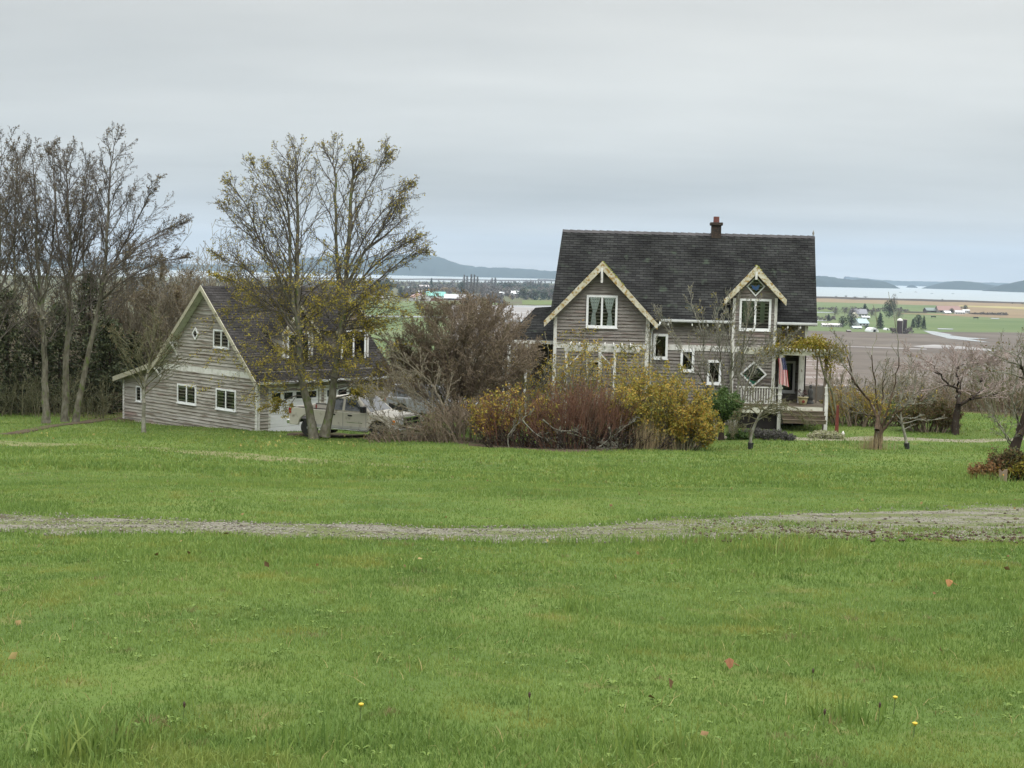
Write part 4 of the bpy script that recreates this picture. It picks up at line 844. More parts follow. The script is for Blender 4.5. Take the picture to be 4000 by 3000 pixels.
# ---- flag, pots, statue
def flag():
    t = thing('flag', 'striped red and white flag with starred blue corner hanging by the porch post', 'flag', tuple(HF.w(px_, dY - .12, DZ + 1.5)))
    a = Vector((px_ + .02, dY - .1, DZ + 2.05)); b = Vector((px_ + .14, dY - .75, DZ + 2.55)); 
    top = HF.w(*hp_pt(3051, 1393)); x0, zt = hp(3051, 1395, dY - .45); _, zb = hp(3066, 1512, dY - .45)
    MB(HF.M).tube([(px_, dY - .08, zt - .25), (x0 + .1, dY - .6, zt + .06)], .014, 6).build('pole', plain('flag_pole', (.5, .45, .35)), t)
    nx, nz = 13, 26; H = zt - zb
    def P(u, v):
        w = .24 + .14 * v; xc = x0 + .02 + .19 * v; s = u - .5
        return (xc + w * 1.15 * s + .02 * math.sin(v * 5), dY - .45 + .055 * math.sin(u * 17 + v * 2) + .05 * v, zt - H * (v * (1 - .10 * (1 - u)) + .05 * (1 - u) * (1 - v)))
    mb = MB(HF.M); V = [P(i / nx, j / nz) for j in range(nz + 1) for i in range(nx + 1)]; n0 = 0; mb.add(V, [])
    for j in range(nz):
        for i in range(nx):
            mb.f.append([j * (nx + 1) + i, j * (nx + 1) + i + 1, (j + 1) * (nx + 1) + i + 1, (j + 1) * (nx + 1) + i]); canton = j < nz * .40 and i >= 6 - (0 if j < 8 else 0)
            mb.mi.append(2 if canton else (0 if i % 2 == 0 else 1))
    mats = [plain('flag_red', (.45, .015, .03), .8), plain('flag_white', (.80, .78, .76), .8), plain('flag_blue', (.03, .045, .14), .8)]
    mb.build('cloth', mats, t)
    s = MB(HF.M); k = 0
    for r in range(9):
        for c in range(6 if r % 2 == 0 else 5):
            u = (6.4 + c * 1.22 + (.6 if r % 2 else 0)) / 13; v = (.7 + r * 1.12) / nz
            if u > .985: continue
            p = Vector(P(u, v)) + Vector((0, -.008, 0)); q = []
            for m in range(10): rr = (.0105 if m % 2 == 0 else .0045); an = math.pi / 2 + m * math.pi / 5; q.append((p.x + rr * math.cos(an), p.y, p.z + rr * math.sin(an)))
            s.add(q, [tuple(range(10))])
    s.build('stars', mats[1], t)
def hp_pt(px, py): x, z = hp(px, py, dY - .3); return x, dY - .3, z
flag()
def planter():
    x, z = hp(3135, 1580, -.9); t = thing('planter', 'cream glazed flower pot standing on the porch floor', 'flower pot', tuple(HF.w(x, -.9, DZ)))
    MB(HF.M).lathe((x, -.9, DZ), [(.15, 0), (.17, .03), (.22, .26), (.20, .3), (.26, .32), (.26, .37), (.21, .36)], 16).build('pot', mat('glazed_cream', [(.30, .26, .13), (.40, .36, .20)], 3, .4), t, smooth=True)
    MB(HF.M).lathe((x + .0, -1.14, DZ + .17), [(.06, -.012), (.07, 0.0), (.04, .012)], 10, 'y').build('pot_medallion', plain('pot_red_mark', (.18, .03, .02)), t)
    S, F = [], []; r = random.Random(3)
    for i in range(14):
        p = HF.w(x, -.9, DZ + .34); S.append((p, p + Vector((r.gauss(0, .12), r.gauss(0, .1), r.uniform(.12, .3))), .008, .004)); F += [S[-1][1]] * 5
    V, Q = seg_arrays(S); fast_mesh('stems', V, Q, plain('withered_stem', (.05, .03, .025)), t); V, Q = leaf_arrays(F, .09, np.random.RandomState(1)); fast_mesh('leaves', V, Q, plain('withered_leaf', (.07, .035, .03)), t)
    x, z = hp(3165, 1560, -.2); t = thing('garden_statue', 'small dark stone figure standing on the porch behind the cream pot', 'statue', tuple(HF.w(x, -.2, DZ)))
    c = (x, -.2, DZ); dm = mat('dark_stone', [(.05, .05, .048), (.10, .10, .095)], 9, .9)
    MB(HF.M).lathe(c, [(.17, 0), (.17, .08), (.13, .1), (.12, .2), (.15, .22)], 12).build('pedestal', dm, t)
    MB(HF.M).lathe(c, [(.12, .22), (.14, .3), (.10, .42), (.13, .55), (.12, .64), (.05, .70), (.045, .72), (.075, .76), (.08, .81), (.05, .87), (.01, .885)], 12).build('figure', dm, t, smooth=True)
planter()
# board fence behind the porch, seen past its right end
ff = thing('board_fence', 'grey weathered board fence behind the right end of the porch', 'fence', tuple(HF.w(PX1 + 1, 5.0, gbase)))
fz = hp(3200, 1508, 5.0)[1]; mf = mat('grey_fence_board', [(.10, .09, .075), (.17, .155, .135)], 2, .9, isl=.6); fb_ = MB(HF.M)
for i in range(17): fb_.box((PX1 - .9 + i * .155, 5.0, gbase - .4), (PX1 - .9 + i * .155 + .148, 5.03, fz + rngh.uniform(-.02, .02)))
fb_.build('boards', mf, ff); MB(HF.M).box((PX1 - .9, 5.03, fz - .35), (PX1 + 1.75, 5.09, fz - .26)).build('rail', mf, ff)

# ---------------------------------------------------------------- the garage
GD = 63.0; q0 = at(1005, 1700, GD)
av = Vector((-.72, .694, 0)).normalized(); bv = Vector((av.y, -av.x, 0))
GA = Frame((q0.x, q0.y, 0), -av, bv)                               # gable wall frame: x runs from far left (negative) to the near corner (0), y into the building
GB = Frame((q0.x, q0.y, 0), bv, av)                                # door wall frame: x runs away along the doors, y into the building
gb = gz(q0.x - 1, q0.y + 1)
garage = thing('garage', 'grey clapboard garage with steep gable, side lean-to and two white roller doors', 'garage', (q0.x, q0.y, gb), math.atan2(bv.y, bv.x))
ga = GA.pix
apx, apz = ga(785, 1116, -.4); kx, kz = ga(603, 1414, -.4); lx, lz = ga(443, 1472, -.4); cx_, ez_ = ga(1005, 1500, 0); wlx = ga(482, 1640)[0]
slope = (apz - kz) / (apx - kx); OV = .45; fx, fz_ = OV, apz - slope * (OV - apx)
gl = gb - .9
gw = MB(GA.M); bz0, bz1 = ga(700, 1446)[1], ga(700, 1424)[1]
lt = kz - (kx - wlx) * (kz - lz) / (kx - lx)                       # lean-to wall top
xi = kx - (kx - wlx) * (kz - .14 - bz0) / (kz - lt); boards(gw, [(wlx, gl), (0, gl), (0, bz0), (xi, bz0), (wlx, lt - .14)], 0, .155, rngh)
P_up = [(kx, bz0), (0, bz0), (0, max(bz0 + .01, apz + slope * apx - .1)), (apx, apz - .14), (kx, kz - .14)]
boards(gw, [(kx, bz1), (0, bz1), (0, max(bz1 + .01, apz - slope * (0 - apx) - .14)), (apx, apz - .14), (kx + .02, max(bz1 + .01, kz - .14))], 0, .155, rngh)
gw.build('gable_wall', m_siding_g, garage)
MB(GA.M).box((kx + .2, -.04, bz0), (0, 0, bz1)).build('belt_board', m_trim, garage)
MB(GA.M).box((wlx, -.045, gl), (wlx + .13, 0, lt - .15)).build('corner_board', m_trim, garage); MB(GA.M).box((-.13, -.045, gl), (0.045, 0, apz + slope * apx - .15)).build('corner_board', m_trim, garage)
MB(GB.M).box((-.04, -.045, gl), (.10, -.001, apz + slope * apx - .15)).build('corner_board', m_trim, garage)
GLn = GB.pix(1538, 1474, -.4)[0]                                   # length along the doors
if not 6 < GLn < 12: GLn = 8.2
fwm = MB(GB.M); et = apz + slope * apx; dtop = GB.pix(1091, 1523)[1]
boards(fwm, rect(0, GLn - .3, dtop, et), 0, .155, rngh)
D = [GB.pix(p, 1600)[0] for p in (1055, 1245, 1268)]; dw = D[1] - D[0]; dx_ = [(D[0], D[1]), (D[2] + .05, D[2] + .05 + dw)]
for a, b in ((.1, D[0]), (D[1], D[2] + .05), (D[2] + .05 + dw, GLn - .3)): boards(fwm, rect(a, b, gl, dtop), 0, .155, rngh)
fwm.build('front_wall', m_siding_g, garage)
fz0 = dtop - 2.25
for a, b in dx_:
    dm = MB(GB.M); n = 4; h = (dtop - fz0) / n
    for i in range(n):
        z = fz0 + i * h
        if i < n - 1: dm.box((a + .02, .03, z + .006), (b - .02, .07, z + h - .006))
        if i < n - 1:
            for j in range(4): w = (b - a - .04) / 4; dm.box((a + .02 + j * w + .08, .022, z + .10), (a + .02 + (j + 1) * w - .08, .03, z + h - .10))
    z = fz0 + (n - 1) * h; w = (b - a - .04) / 4
    for j in range(4):
        u = a + .02 + j * w; dm.box((u, .03, z + .006), (u + .10, .07, z + h - .02)).box((u + w - .10, .03, z + .006), (u + w, .07, z + h - .02)).box((u + .10, .03, z + .006), (u + w - .10, .07, z + .12)).box((u + .10, .03, z + h - .14), (u + w - .10, .07, z + h - .02))
    d = dm.build('garage_door', m_door, garage)
    for j in range(4): u = a + .02 + j * w; MB(GB.M).box((u + .10, .045, z + .12), (u + w - .10, .055, z + h - .14)).build('door_pane', plain('dark_pane', (.015, .016, .017), .1), d)
    MB(GB.M).box((a - .11, -.04, gl), (a, .05, dtop + .0)).box((b, -.04, gl), (b + .11, .05, dtop)).box((a - .11, -.045, dtop), (b + .11, .05, dtop + .12)).build('door_frame', m_trim, garage)
cg = MB(GA.M); L_ = GLn - .3
cg.prism([(wlx + .01, gl), (-.08, gl), (-.08, et - .16), (apx, apz - .2), (kx, kz - .2), (wlx + .01, lt - .2)], .01, L_ + .0); cg.build('inner_wall', m_siding_g, garage)
rg = MB(GA.M); yf, yb_ = -.4, L_ + .4
roof_quad(rg, (fx, yf, fz_), (fx, yb_, fz_), (apx, yb_, apz), (apx, yf, apz)); roof_quad(rg, (kx, yb_, kz), (kx, yf, kz), (apx, yf, apz), (apx, yb_, apz)); roof_quad(rg, (lx, yb_, lz), (lx, yf, lz), (kx, yf, kz), (kx, yb_, kz))
GR = rg.build('roof', m_roof_g, garage)
sg_ = MB(GA.M); slab(sg_, (fx, yf + .02, fz_), (fx, yb_, fz_), (apx, yb_, apz), (apx, yf + .02, apz), .12); slab(sg_, (kx, yb_, kz), (kx, yf + .02, kz), (apx, yf + .02, apz), (apx, yb_, apz), .12); slab(sg_, (lx, yb_, lz), (lx, yf + .02, lz), (kx, yf + .02, kz), (kx, yb_, kz), .12); sg_.build('soffit', m_trim, GR)
m_rake = mat('weathered_rake', [(.27, .25, .18), (.40, .38, .29), (.33, .30, .2)], 4, .9)
for (xa, za), (xb, zb) in (((apx, apz), (fx, fz_)), ((kx, kz), (apx, apz)), ((lx, lz), (kx, kz))):
    MB(GA.M).prism([(xa, za + .02 - .24), (xb, zb + .02 - .24), (xb, zb + .02), (xa, za + .02)], yf - .05, yf).build('rake_board', m_rake, GR)
for (x, z) in ((kx + .35 * (apx - kx), None), (kx + .02, None)):
    z = apz - slope * (apx - x) - .3 if x < apx else apz; bk = MB(GA.M); bk.bar((x, 0, z - .55), (x, yf, z), .08, .08, up=(1, 0, 0)).bar((x, 0, z), (x, yf, z), .08, .08).box((x - .04, -.06, z - .7), (x + .04, -.0, z)); bk.build('bracket', m_trim, garage)
for (xa, ya, xb, yb2), m_ in (((697, 1502, 770, 1577), 1), ((848, 1520, 926, 1601), 1), ((838, 1288, 900, 1360), 1), ((536, 1508, 556, 1567), 0)):
    a, b = ga((xa), (ya + yb2) / 2), ga(xb, (ya + yb2) / 2); xm = (xa + xb) / 2; z1, z0 = ga(xm, ya)[1], ga(xm, yb2)[1]; window(GA, garage, a[0], b[0], z0, z1, 0, m_, .08 if m_ else .05)
cx, cz = ga(767, 1304); diamond(GA, garage, cx, cz, .26, .30, 0, .06)
gutter(GB, garage, -.3, GLn, -OV + .02, fz_ + .02)
# dormers on the door side
for (pa, pb_) in ((1118, 1206), (1328, 1424)):
    dy = .55; xa, xb = GB.pix(pa, 1350, dy)[0], GB.pix(pb_, 1350, dy)[0]; z1 = GB.pix((pa + pb_) / 2, 1298 if pa < 1200 else 1288, dy)[1]; z0 = GB.pix((pa + pb_) / 2, 1424, dy)[1]
    x0, x1 = xa - .22, xb + .22; xm = (x0 + x1) / 2; zt = z1 + .18; za = zt + (x1 - x0 + .5) / 2 * .95; zr = lambda y: apz + slope * apx + slope * y if False else fz_ + slope * (y + OV)
    mb = MB(GB.M); boards(mb, [(x0, z0 - .5), (x1, z0 - .5), (x1, zt), (xm, za - .25), (x0, zt)], dy, .155, rngh); 
    yt = (zt - fz_) / slope - OV; ytop = (za - fz_) / slope - OV
    for x in (x0, x1): mb.add([(x, dy, z0 - .5), (x, dy, zt), (x, yt, zt)], [(0, 1, 2)])
    dd = mb.build('dormer', m_siding_g, garage)
    r = MB(GB.M); ye2 = (zt - .24 - fz_) / slope - OV + .02; roof_quad(r, (x0 - .25, dy - .3, zt - .24), (x0 - .25, ye2, zt - .24), (xm, ytop, za), (xm, dy - .3, za)); roof_quad(r, (x1 + .25, ye2, zt - .24), (x1 + .25, dy - .3, zt - .24), (xm, dy - .3, za), (xm, ytop, za)); r.build('dormer_roof', m_roof_g, dd)
    for xs_ in (x0 - .25, x1 + .25): MB(GB.M).prism([(xs_, zt - .24 - .18), (xm, za - .18), (xm, za + .02), (xs_, zt - .22)] if xs_ < xm else [(xm, za - .18), (xs_, zt - .42), (xs_, zt - .22), (xm, za + .02)], dy - .34, dy - .30).build('dormer_rake', m_rake, dd)
    MB(GB.M).box((x0, dy - .05, z0 - .5), (x0 + .1, dy - .01, zt)).build('dormer_trim', m_trim, dd); MB(GB.M).box((x1 - .1, dy - .05, z0 - .5), (x1, dy - .01, zt)).build('dormer_trim', m_trim, dd)
    mb = MB(GB.M); fw = .09; m = (xa + xb) / 2; y0, y1 = dy - .09, dy - .0
    window(GB, garage, xa, xb, z0, z1, dy - .02, 1, .09, name='dormer_window')
# ================================================================ VEHICLES
def metal_paint(name, c, dirt=(.18, .15, .11)):
    return mat(name, [tuple(v * .93 for v in c), c], 2, .5, spec=.4, noise2=(3, (1, 1, 1), .58, .75, dirt))
m_tyre = mat('tyre_rubber', [(.018, .018, .018), (.035, .033, .03)], 9, .85); m_rim = plain('wheel_rim', (.28, .28, .28), .4, .6); m_chrome = plain('chrome', (.62, .62, .62), .15, .9)
m_auto = plain('dark_auto_glass', (.025, .032, .035), .06, 0, .8); m_black = plain('black_plastic', (.02, .02, .02), .5); m_lamp = plain('headlight_lens', (.55, .56, .56), .1); m_amber = plain('amber_lens', (.65, .20, .03), .2); m_red = plain('red_lens', (.30, .02, .02), .2)
def wheel(par, x, y, r, w=.26, rusty=None):
    s = 1 if y > 0 else -1; a = MB(); a.lathe((x, y - s * w, r), [(r * .62, 0), (r * .96, s * .01), (r, s * .05), (r, s * (w - .05)), (r * .95, s * (w - .01)), (r * .62, s * w)], 24, 'y'); wh = a.build('wheel', m_tyre, par)
    b = MB(); b.lathe((x, y - s * .05, r), [(r * .62, 0), (r * .60, s * .03), (r * .5, s * .02), (r * .2, s * .03), (r * .16, s * .05), (.02, s * .055)], 20, 'y'); b.build('rim', rusty or m_rim, wh)
def arch_profile(x0, x1, zb, wheels, r, top):
    """lower body side outline with wheel arches; top is the upper line from front to rear"""
    pts = [(x0, zb)]
    for wx in sorted(wheels):
        for i in range(9): a = math.pi - math.pi * i / 8; pts.append((wx + r * math.cos(a), zb + max(0, r * math.sin(a))))
    pts.append((x1, zb)); return pts + top
def extr(mb, poly, y0, y1): return mb.prism(poly, y0, y1)
def pickup(px, py, Y, rz):
    p = at(px, py, Y); z0 = gz(p.x, p.y); t = thing('pickup_truck', 'tan crew-cab pickup truck parked before the garage doors behind the twin-trunk tree', 'pickup truck', (0, 0, 0))
    P = metal_paint('tan_paint', (.54, .505, .43)); P2 = metal_paint('silver_lower_paint', (.42, .41, .38)); hw = 1.0
    wr, wx = .39, (-1.85, 1.72)
    top = [(2.72, .62), (2.74, .98), (2.55, 1.12), (1.30, 1.19), (.95, 1.20), (-.85, 1.20), (-.90, 1.20), (-2.78, 1.24), (-2.80, .70)]
    side = arch_profile(-2.80, 2.70, .48, wx, .48, top)
    for s in (-1, 1):
        a, b = (s * hw, s * (hw - .10)); extr(MB(), side, a, b).build('body_side', P, t, bevel=.025)
    # hood, cab shell, bed floor, tailgate, front
    h = MB(); h.add([(1.28, -.95, 1.22), (2.55, -.92, 1.13), (2.55, .92, 1.13), (1.28, .95, 1.22), (1.28, -.5, 1.28), (2.50, -.46, 1.19), (2.50, .46, 1.19), (1.28, .5, 1.28), (1.28, -.95, 1.05), (2.60, -.92, 1.0), (2.60, .92, 1.0), (1.28, .95, 1.05)],
        [(4, 5, 6, 7), (0, 1, 5, 4), (7, 6, 2, 3), (5, 1, 2, 6), (1, 9, 10, 2), (8, 9, 1, 0), (3, 2, 10, 11)]); h.build('hood', P, t, bevel=.02)
    MB().box((-2.75, -.9, .72), (-.92, .9, .76)).build('bed_floor', m_black, t); MB().box((-2.80, -.9, .72), (-2.72, .9, 1.23)).build('tailgate', P, t, bevel=.015); MB().box((-.95, -.9, .6), (-.86, .9, 1.22)).build('bed_front', P, t)
    for s in (-1, 1): MB().box((-2.74, s * .97, 1.235), (-.92, s * .88, 1.26)).build('bed_rail', m_black, t)
    c = MB()
    B = [(-.88, 1.20), (1.30, 1.20)]; T = [(-.76, 1.82), (.52, 1.84)]; w0, w1 = .97, .78
    V = [(B[0][0], -w0, 1.2), (B[1][0], -w0, 1.2), (B[1][0], w0, 1.2), (B[0][0], w0, 1.2), (T[0][0], -w1, 1.82), (T[1][0], -w1, 1.84), (T[1][0], w1, 1.84), (T[0][0], w1, 1.82)]
    c.add(V, [(4, 5, 6, 7), (0, 1, 5, 4), (2, 3, 7, 6), (3, 0, 4, 7), (1, 2, 6, 5), (3, 2, 1, 0)]); cab = c.build('cab', P, t, bevel=.05)
    MB().box((-.80, -.9, .45), (1.6, .9, 1.19)).build('cabin_floor', m_black, t)
    def pane(q, nm='side_window', s=1):
        MB().add(q, [(0, 1, 2, 3)]).build(nm, m_auto, cab)
    for s in (-1, 1):
        def sp(x, z): f = (z - 1.2) / .63; return (x, s * (w0 + .012 + (w1 - w0) * f), z)
        o = 1 if s < 0 else -1
        for xs in ((-.70, -.10, -.66, -.12), (.02, .98, .0, .50)):
            q = [sp(xs[0], 1.26), sp(xs[1], 1.26), sp(xs[3], 1.74), sp(xs[2], 1.74)]; pane(q if s < 0 else q[::-1])
        for x in (-.62, .22): MB().box((x, s * 1.0, 1.03), (x + .2, s * 1.03, 1.09)).build('door_handle', m_black, t)
        for x in (-.86, -.04, 1.12): MB().box((x, s * 1.001, .52), (x + .014, s * 1.004, 1.19)).build('door_gap', m_black, t)
        MB().box((.98, s * 1.0, 1.24), (1.16, s * 1.26, 1.50)).build('mirror', m_black, t, bevel=.03)
        MB().box((-1.35, s * .97, .40), (1.22, s * 1.03, .47)).build('running_board', m_chrome, t, bevel=.01); MB().box((-1.36, s * 1.0, .49), (1.23, s * 1.008, .60)).build('rocker_panel', P2, t)
        MB().box((.15, s * 1.001, .76), (.95, s * 1.008, .785)).build('side_badge', m_chrome, t)
        MB().box((2.50, s * .66, .82), (2.76, s * .985, 1.04)).build('headlight', m_lamp, t, bevel=.02); MB().box((2.42, s * .99, .82), (2.56, s * 1.008, 1.00)).build('turn_signal', m_amber, t)
        MB().box((-2.82, s * .84, .95), (-2.70, s * 1.008, 1.2)).build('tail_light', m_red, t)
    pane([(1.235, -.80, 1.27), (1.235, .80, 1.27), (.60, .68, 1.79), (.60, -.68, 1.79)], 'windshield'); pane([(-.875, .80, 1.27), (-.875, -.80, 1.27), (-.79, -.68, 1.76), (-.79, .68, 1.76)], 'rear_window')
    g = MB(); g.box((2.66, -.62, .72), (2.76, .62, .76)).box((2.66, -.62, 1.06), (2.76, .62, 1.12)).box((2.68, -.03, .76), (2.78, .03, 1.06)).box((2.68, -.62, .89), (2.77, .62, .93)).box((2.66, -.66, .72), (2.76, -.60, 1.12)).box((2.66, .60, .72), (2.76, .66, 1.12)); g.build('grille', m_chrome, t); MB().box((2.62, -.6, .74), (2.70, .6, 1.08)).build('grille_mesh', m_black, t)
    MB().box((2.66, -.98, .46), (2.90, .98, .66)).build('front_bumper', m_chrome, t, bevel=.04); MB().box((-2.98, -.95, .50), (-2.78, .95, .68)).build('rear_bumper', m_chrome, t, bevel=.03)
    for x in wx:
        for s in (-1, 1): wheel(t, x, s * .97, wr)
    t.location = (p.x, p.y, z0); t.rotation_euler = (0, 0, rz); return t
def suv(px, py, Y, rz, nm, label, c, cat='car'):
    p = at(px, py, Y); t = thing(nm, label, cat, (0, 0, 0)); P = metal_paint(nm + '_paint', c); wx = (-1.35, 1.4)
    side = arch_profile(-2.25, 2.25, .35, wx, .40, [(2.3, .75), (2.15, .95), (1.1, 1.05), (-2.2, 1.05), (-2.3, .7)])
    extr(MB(), side, -.90, .90).build('body', P, t, bevel=.05)
    V = [(-2.15, -.86, 1.05), (1.05, -.86, 1.05), (1.05, .86, 1.05), (-2.15, .86, 1.05), (-1.95, -.68, 1.62), (.25, -.68, 1.64), (.25, .68, 1.64), (-1.95, .68, 1.62)]
    cab = MB().add(V, [(4, 5, 6, 7), (0, 1, 5, 4), (2, 3, 7, 6), (3, 0, 4, 7), (1, 2, 6, 5), (3, 2, 1, 0)]).build('cab', P, t, bevel=.04)
    for s in (-1, 1):
        sp = lambda x, z: (x, s * (.872 - .18 * (z - 1.05) / .58), z)
        for xs in ((-1.9, -1.0, -1.78, -.98), (-.9, -.1, -.9, -.1), (0, .82, 0, .28)):
            q = [sp(xs[0], 1.1), sp(xs[1], 1.1), sp(xs[3], 1.55), sp(xs[2], 1.55)]; MB().add(q if s < 0 else q[::-1], [(0, 1, 2, 3)]).build('side_window', m_auto, cab)
        MB().box((2.05, s * .55, .72), (2.27, s * .88, .88)).build('headlight', m_lamp, t, bevel=.02); MB().box((-2.3, s * .65, .8), (-2.2, s * .88, 1.0)).build('tail_light', m_red, t); MB().box((.85, s * .9, 1.08), (1.0, s * 1.06, 1.2)).build('mirror', m_black, t, bevel=.02)
    MB().add([(.995, -.74, 1.12), (.995, .74, 1.12), (.35, .60, 1.60), (.35, -.60, 1.60)], [(0, 1, 2, 3)]).build('windshield', m_auto, cab)
    MB().box((2.2, -.5, .6), (2.31, .5, .82)).build('grille', m_black, t)
    for x in wx:
        for s in (-1, 1): wheel(t, x, s * .88, .34, .22)
    t.location = (p.x, p.y, gz(p.x, p.y)); t.rotation_euler = (0, 0, rz); return t
pickup(1392, 1690, 60.2, math.radians(-27))
suv(1700, 1650, 66.0, math.radians(-30), 'silver_car', 'silver car parked behind the hood of the tan pickup', (.26, .27, .28))
# ================================================================ VEGETATION
def bark(name, cols, n2=None, sc=6): return mat(name, cols, sc, .95, coord='World', spec=.08, noise2=n2, stretch=(1, 1, .5))
b_alder = bark('alder_bark', [(.07, .062, .045), (.13, .12, .09), (.19, .18, .145)], (5, (1, 1, .6), .55, .66, (.10, .125, .045)))
b_twig = bark('grey_brown_twigs', [(.085, .074, .062), (.135, .118, .10)], None, 1)
b_dark = bark('dark_bark', [(.030, .022, .018), (.055, .042, .034)], (6, (1, 1, 1), .6, .7, (.12, .13, .10)))
b_lichen = bark('lichened_bark', [(.11, .10, .075), (.20, .19, .15), (.28, .28, .23)], (8, (1, 1, 1), .6, .7, (.14, .16, .07)))
b_red = bark('red_brown_stems', [(.10, .052, .036), (.16, .085, .058), (.14, .095, .068)], None, 1.2)
b_redtw = bark('reddish_twigs', [(.165, .128, .092), (.24, .192, .14)], None, 1)
b_olive = bark('olive_bark', [(.075, .07, .04), (.13, .125, .07), (.17, .165, .11)], None, 5)
b_purple = bark('purple_brown_twigs', [(.165, .145, .105), (.25, .22, .16)], None, 1)
def lm(name, cols, tr=.3, isl=.75): return mat(name, cols, .8, .65, isl=isl, coord='World', trans=tr, spec=.25)
l_yel = lm('yellow_olive_leaves', [(.14, .14, .025), (.27, .24, .035), (.40, .32, .05), (.26, .16, .035)])
l_gold = lm('golden_leaves', [(.15, .165, .035), (.28, .25, .045), (.40, .28, .05), (.30, .14, .03)])
l_sparse = lm('thin_brown_green_leaves', [(.09, .085, .02), (.15, .11, .03), (.12, .07, .03)])
l_green = lm('dark_green_leaves', [(.035, .07, .018), (.07, .12, .03), (.11, .16, .045)])
l_dkgreen = lm('evergreen_leaves', [(.026, .036, .016), (.046, .058, .025), (.08, .085, .035)], .1)
l_vine = lm('vine_leaves', [(.13, .15, .02), (.25, .21, .025), (.22, .11, .02)])
l_bud = lm('catkins', [(.10, .07, .045), (.15, .11, .06), (.15, .14, .05)], .1)
l_bramble = lm('bramble_leaves', [(.05, .075, .025), (.11, .12, .04), (.16, .10, .045), (.14, .065, .04)])
l_orange = lm('orange_leaves', [(.17, .08, .035), (.24, .13, .05), (.08, .08, .03)])
l_lav = lm('grey_lavender', [(.07, .065, .06), (.12, .115, .10)], .1)

TREE = dict(seg=[8, 6, 4, 3, 3], kids=[0, 7, 6, 3], start=[.3, .18, .15, .1], ang=[.7, .62, .7, .7], len=[.5, .52, .5, .5], wob=[.05, .08, .12, .2, .2], up=[.05, .06, .05, .03, .0], rr=.5, tip=.0055, max=4, taper=.3, fall=.75, br=.045, ll=3, lp=lambda q: .3, ln=1)
def W_(pts, Y, dz=None):
    return [at(px, py, Y + (k[0] if k else 0)) for px, py, *k in pts]
def basefix(c):  # push the foot of a trunk into the ground
    p = c[0]; c[0] = Vector((p.x, p.y, gz(p.x, p.y) - .15)); return c

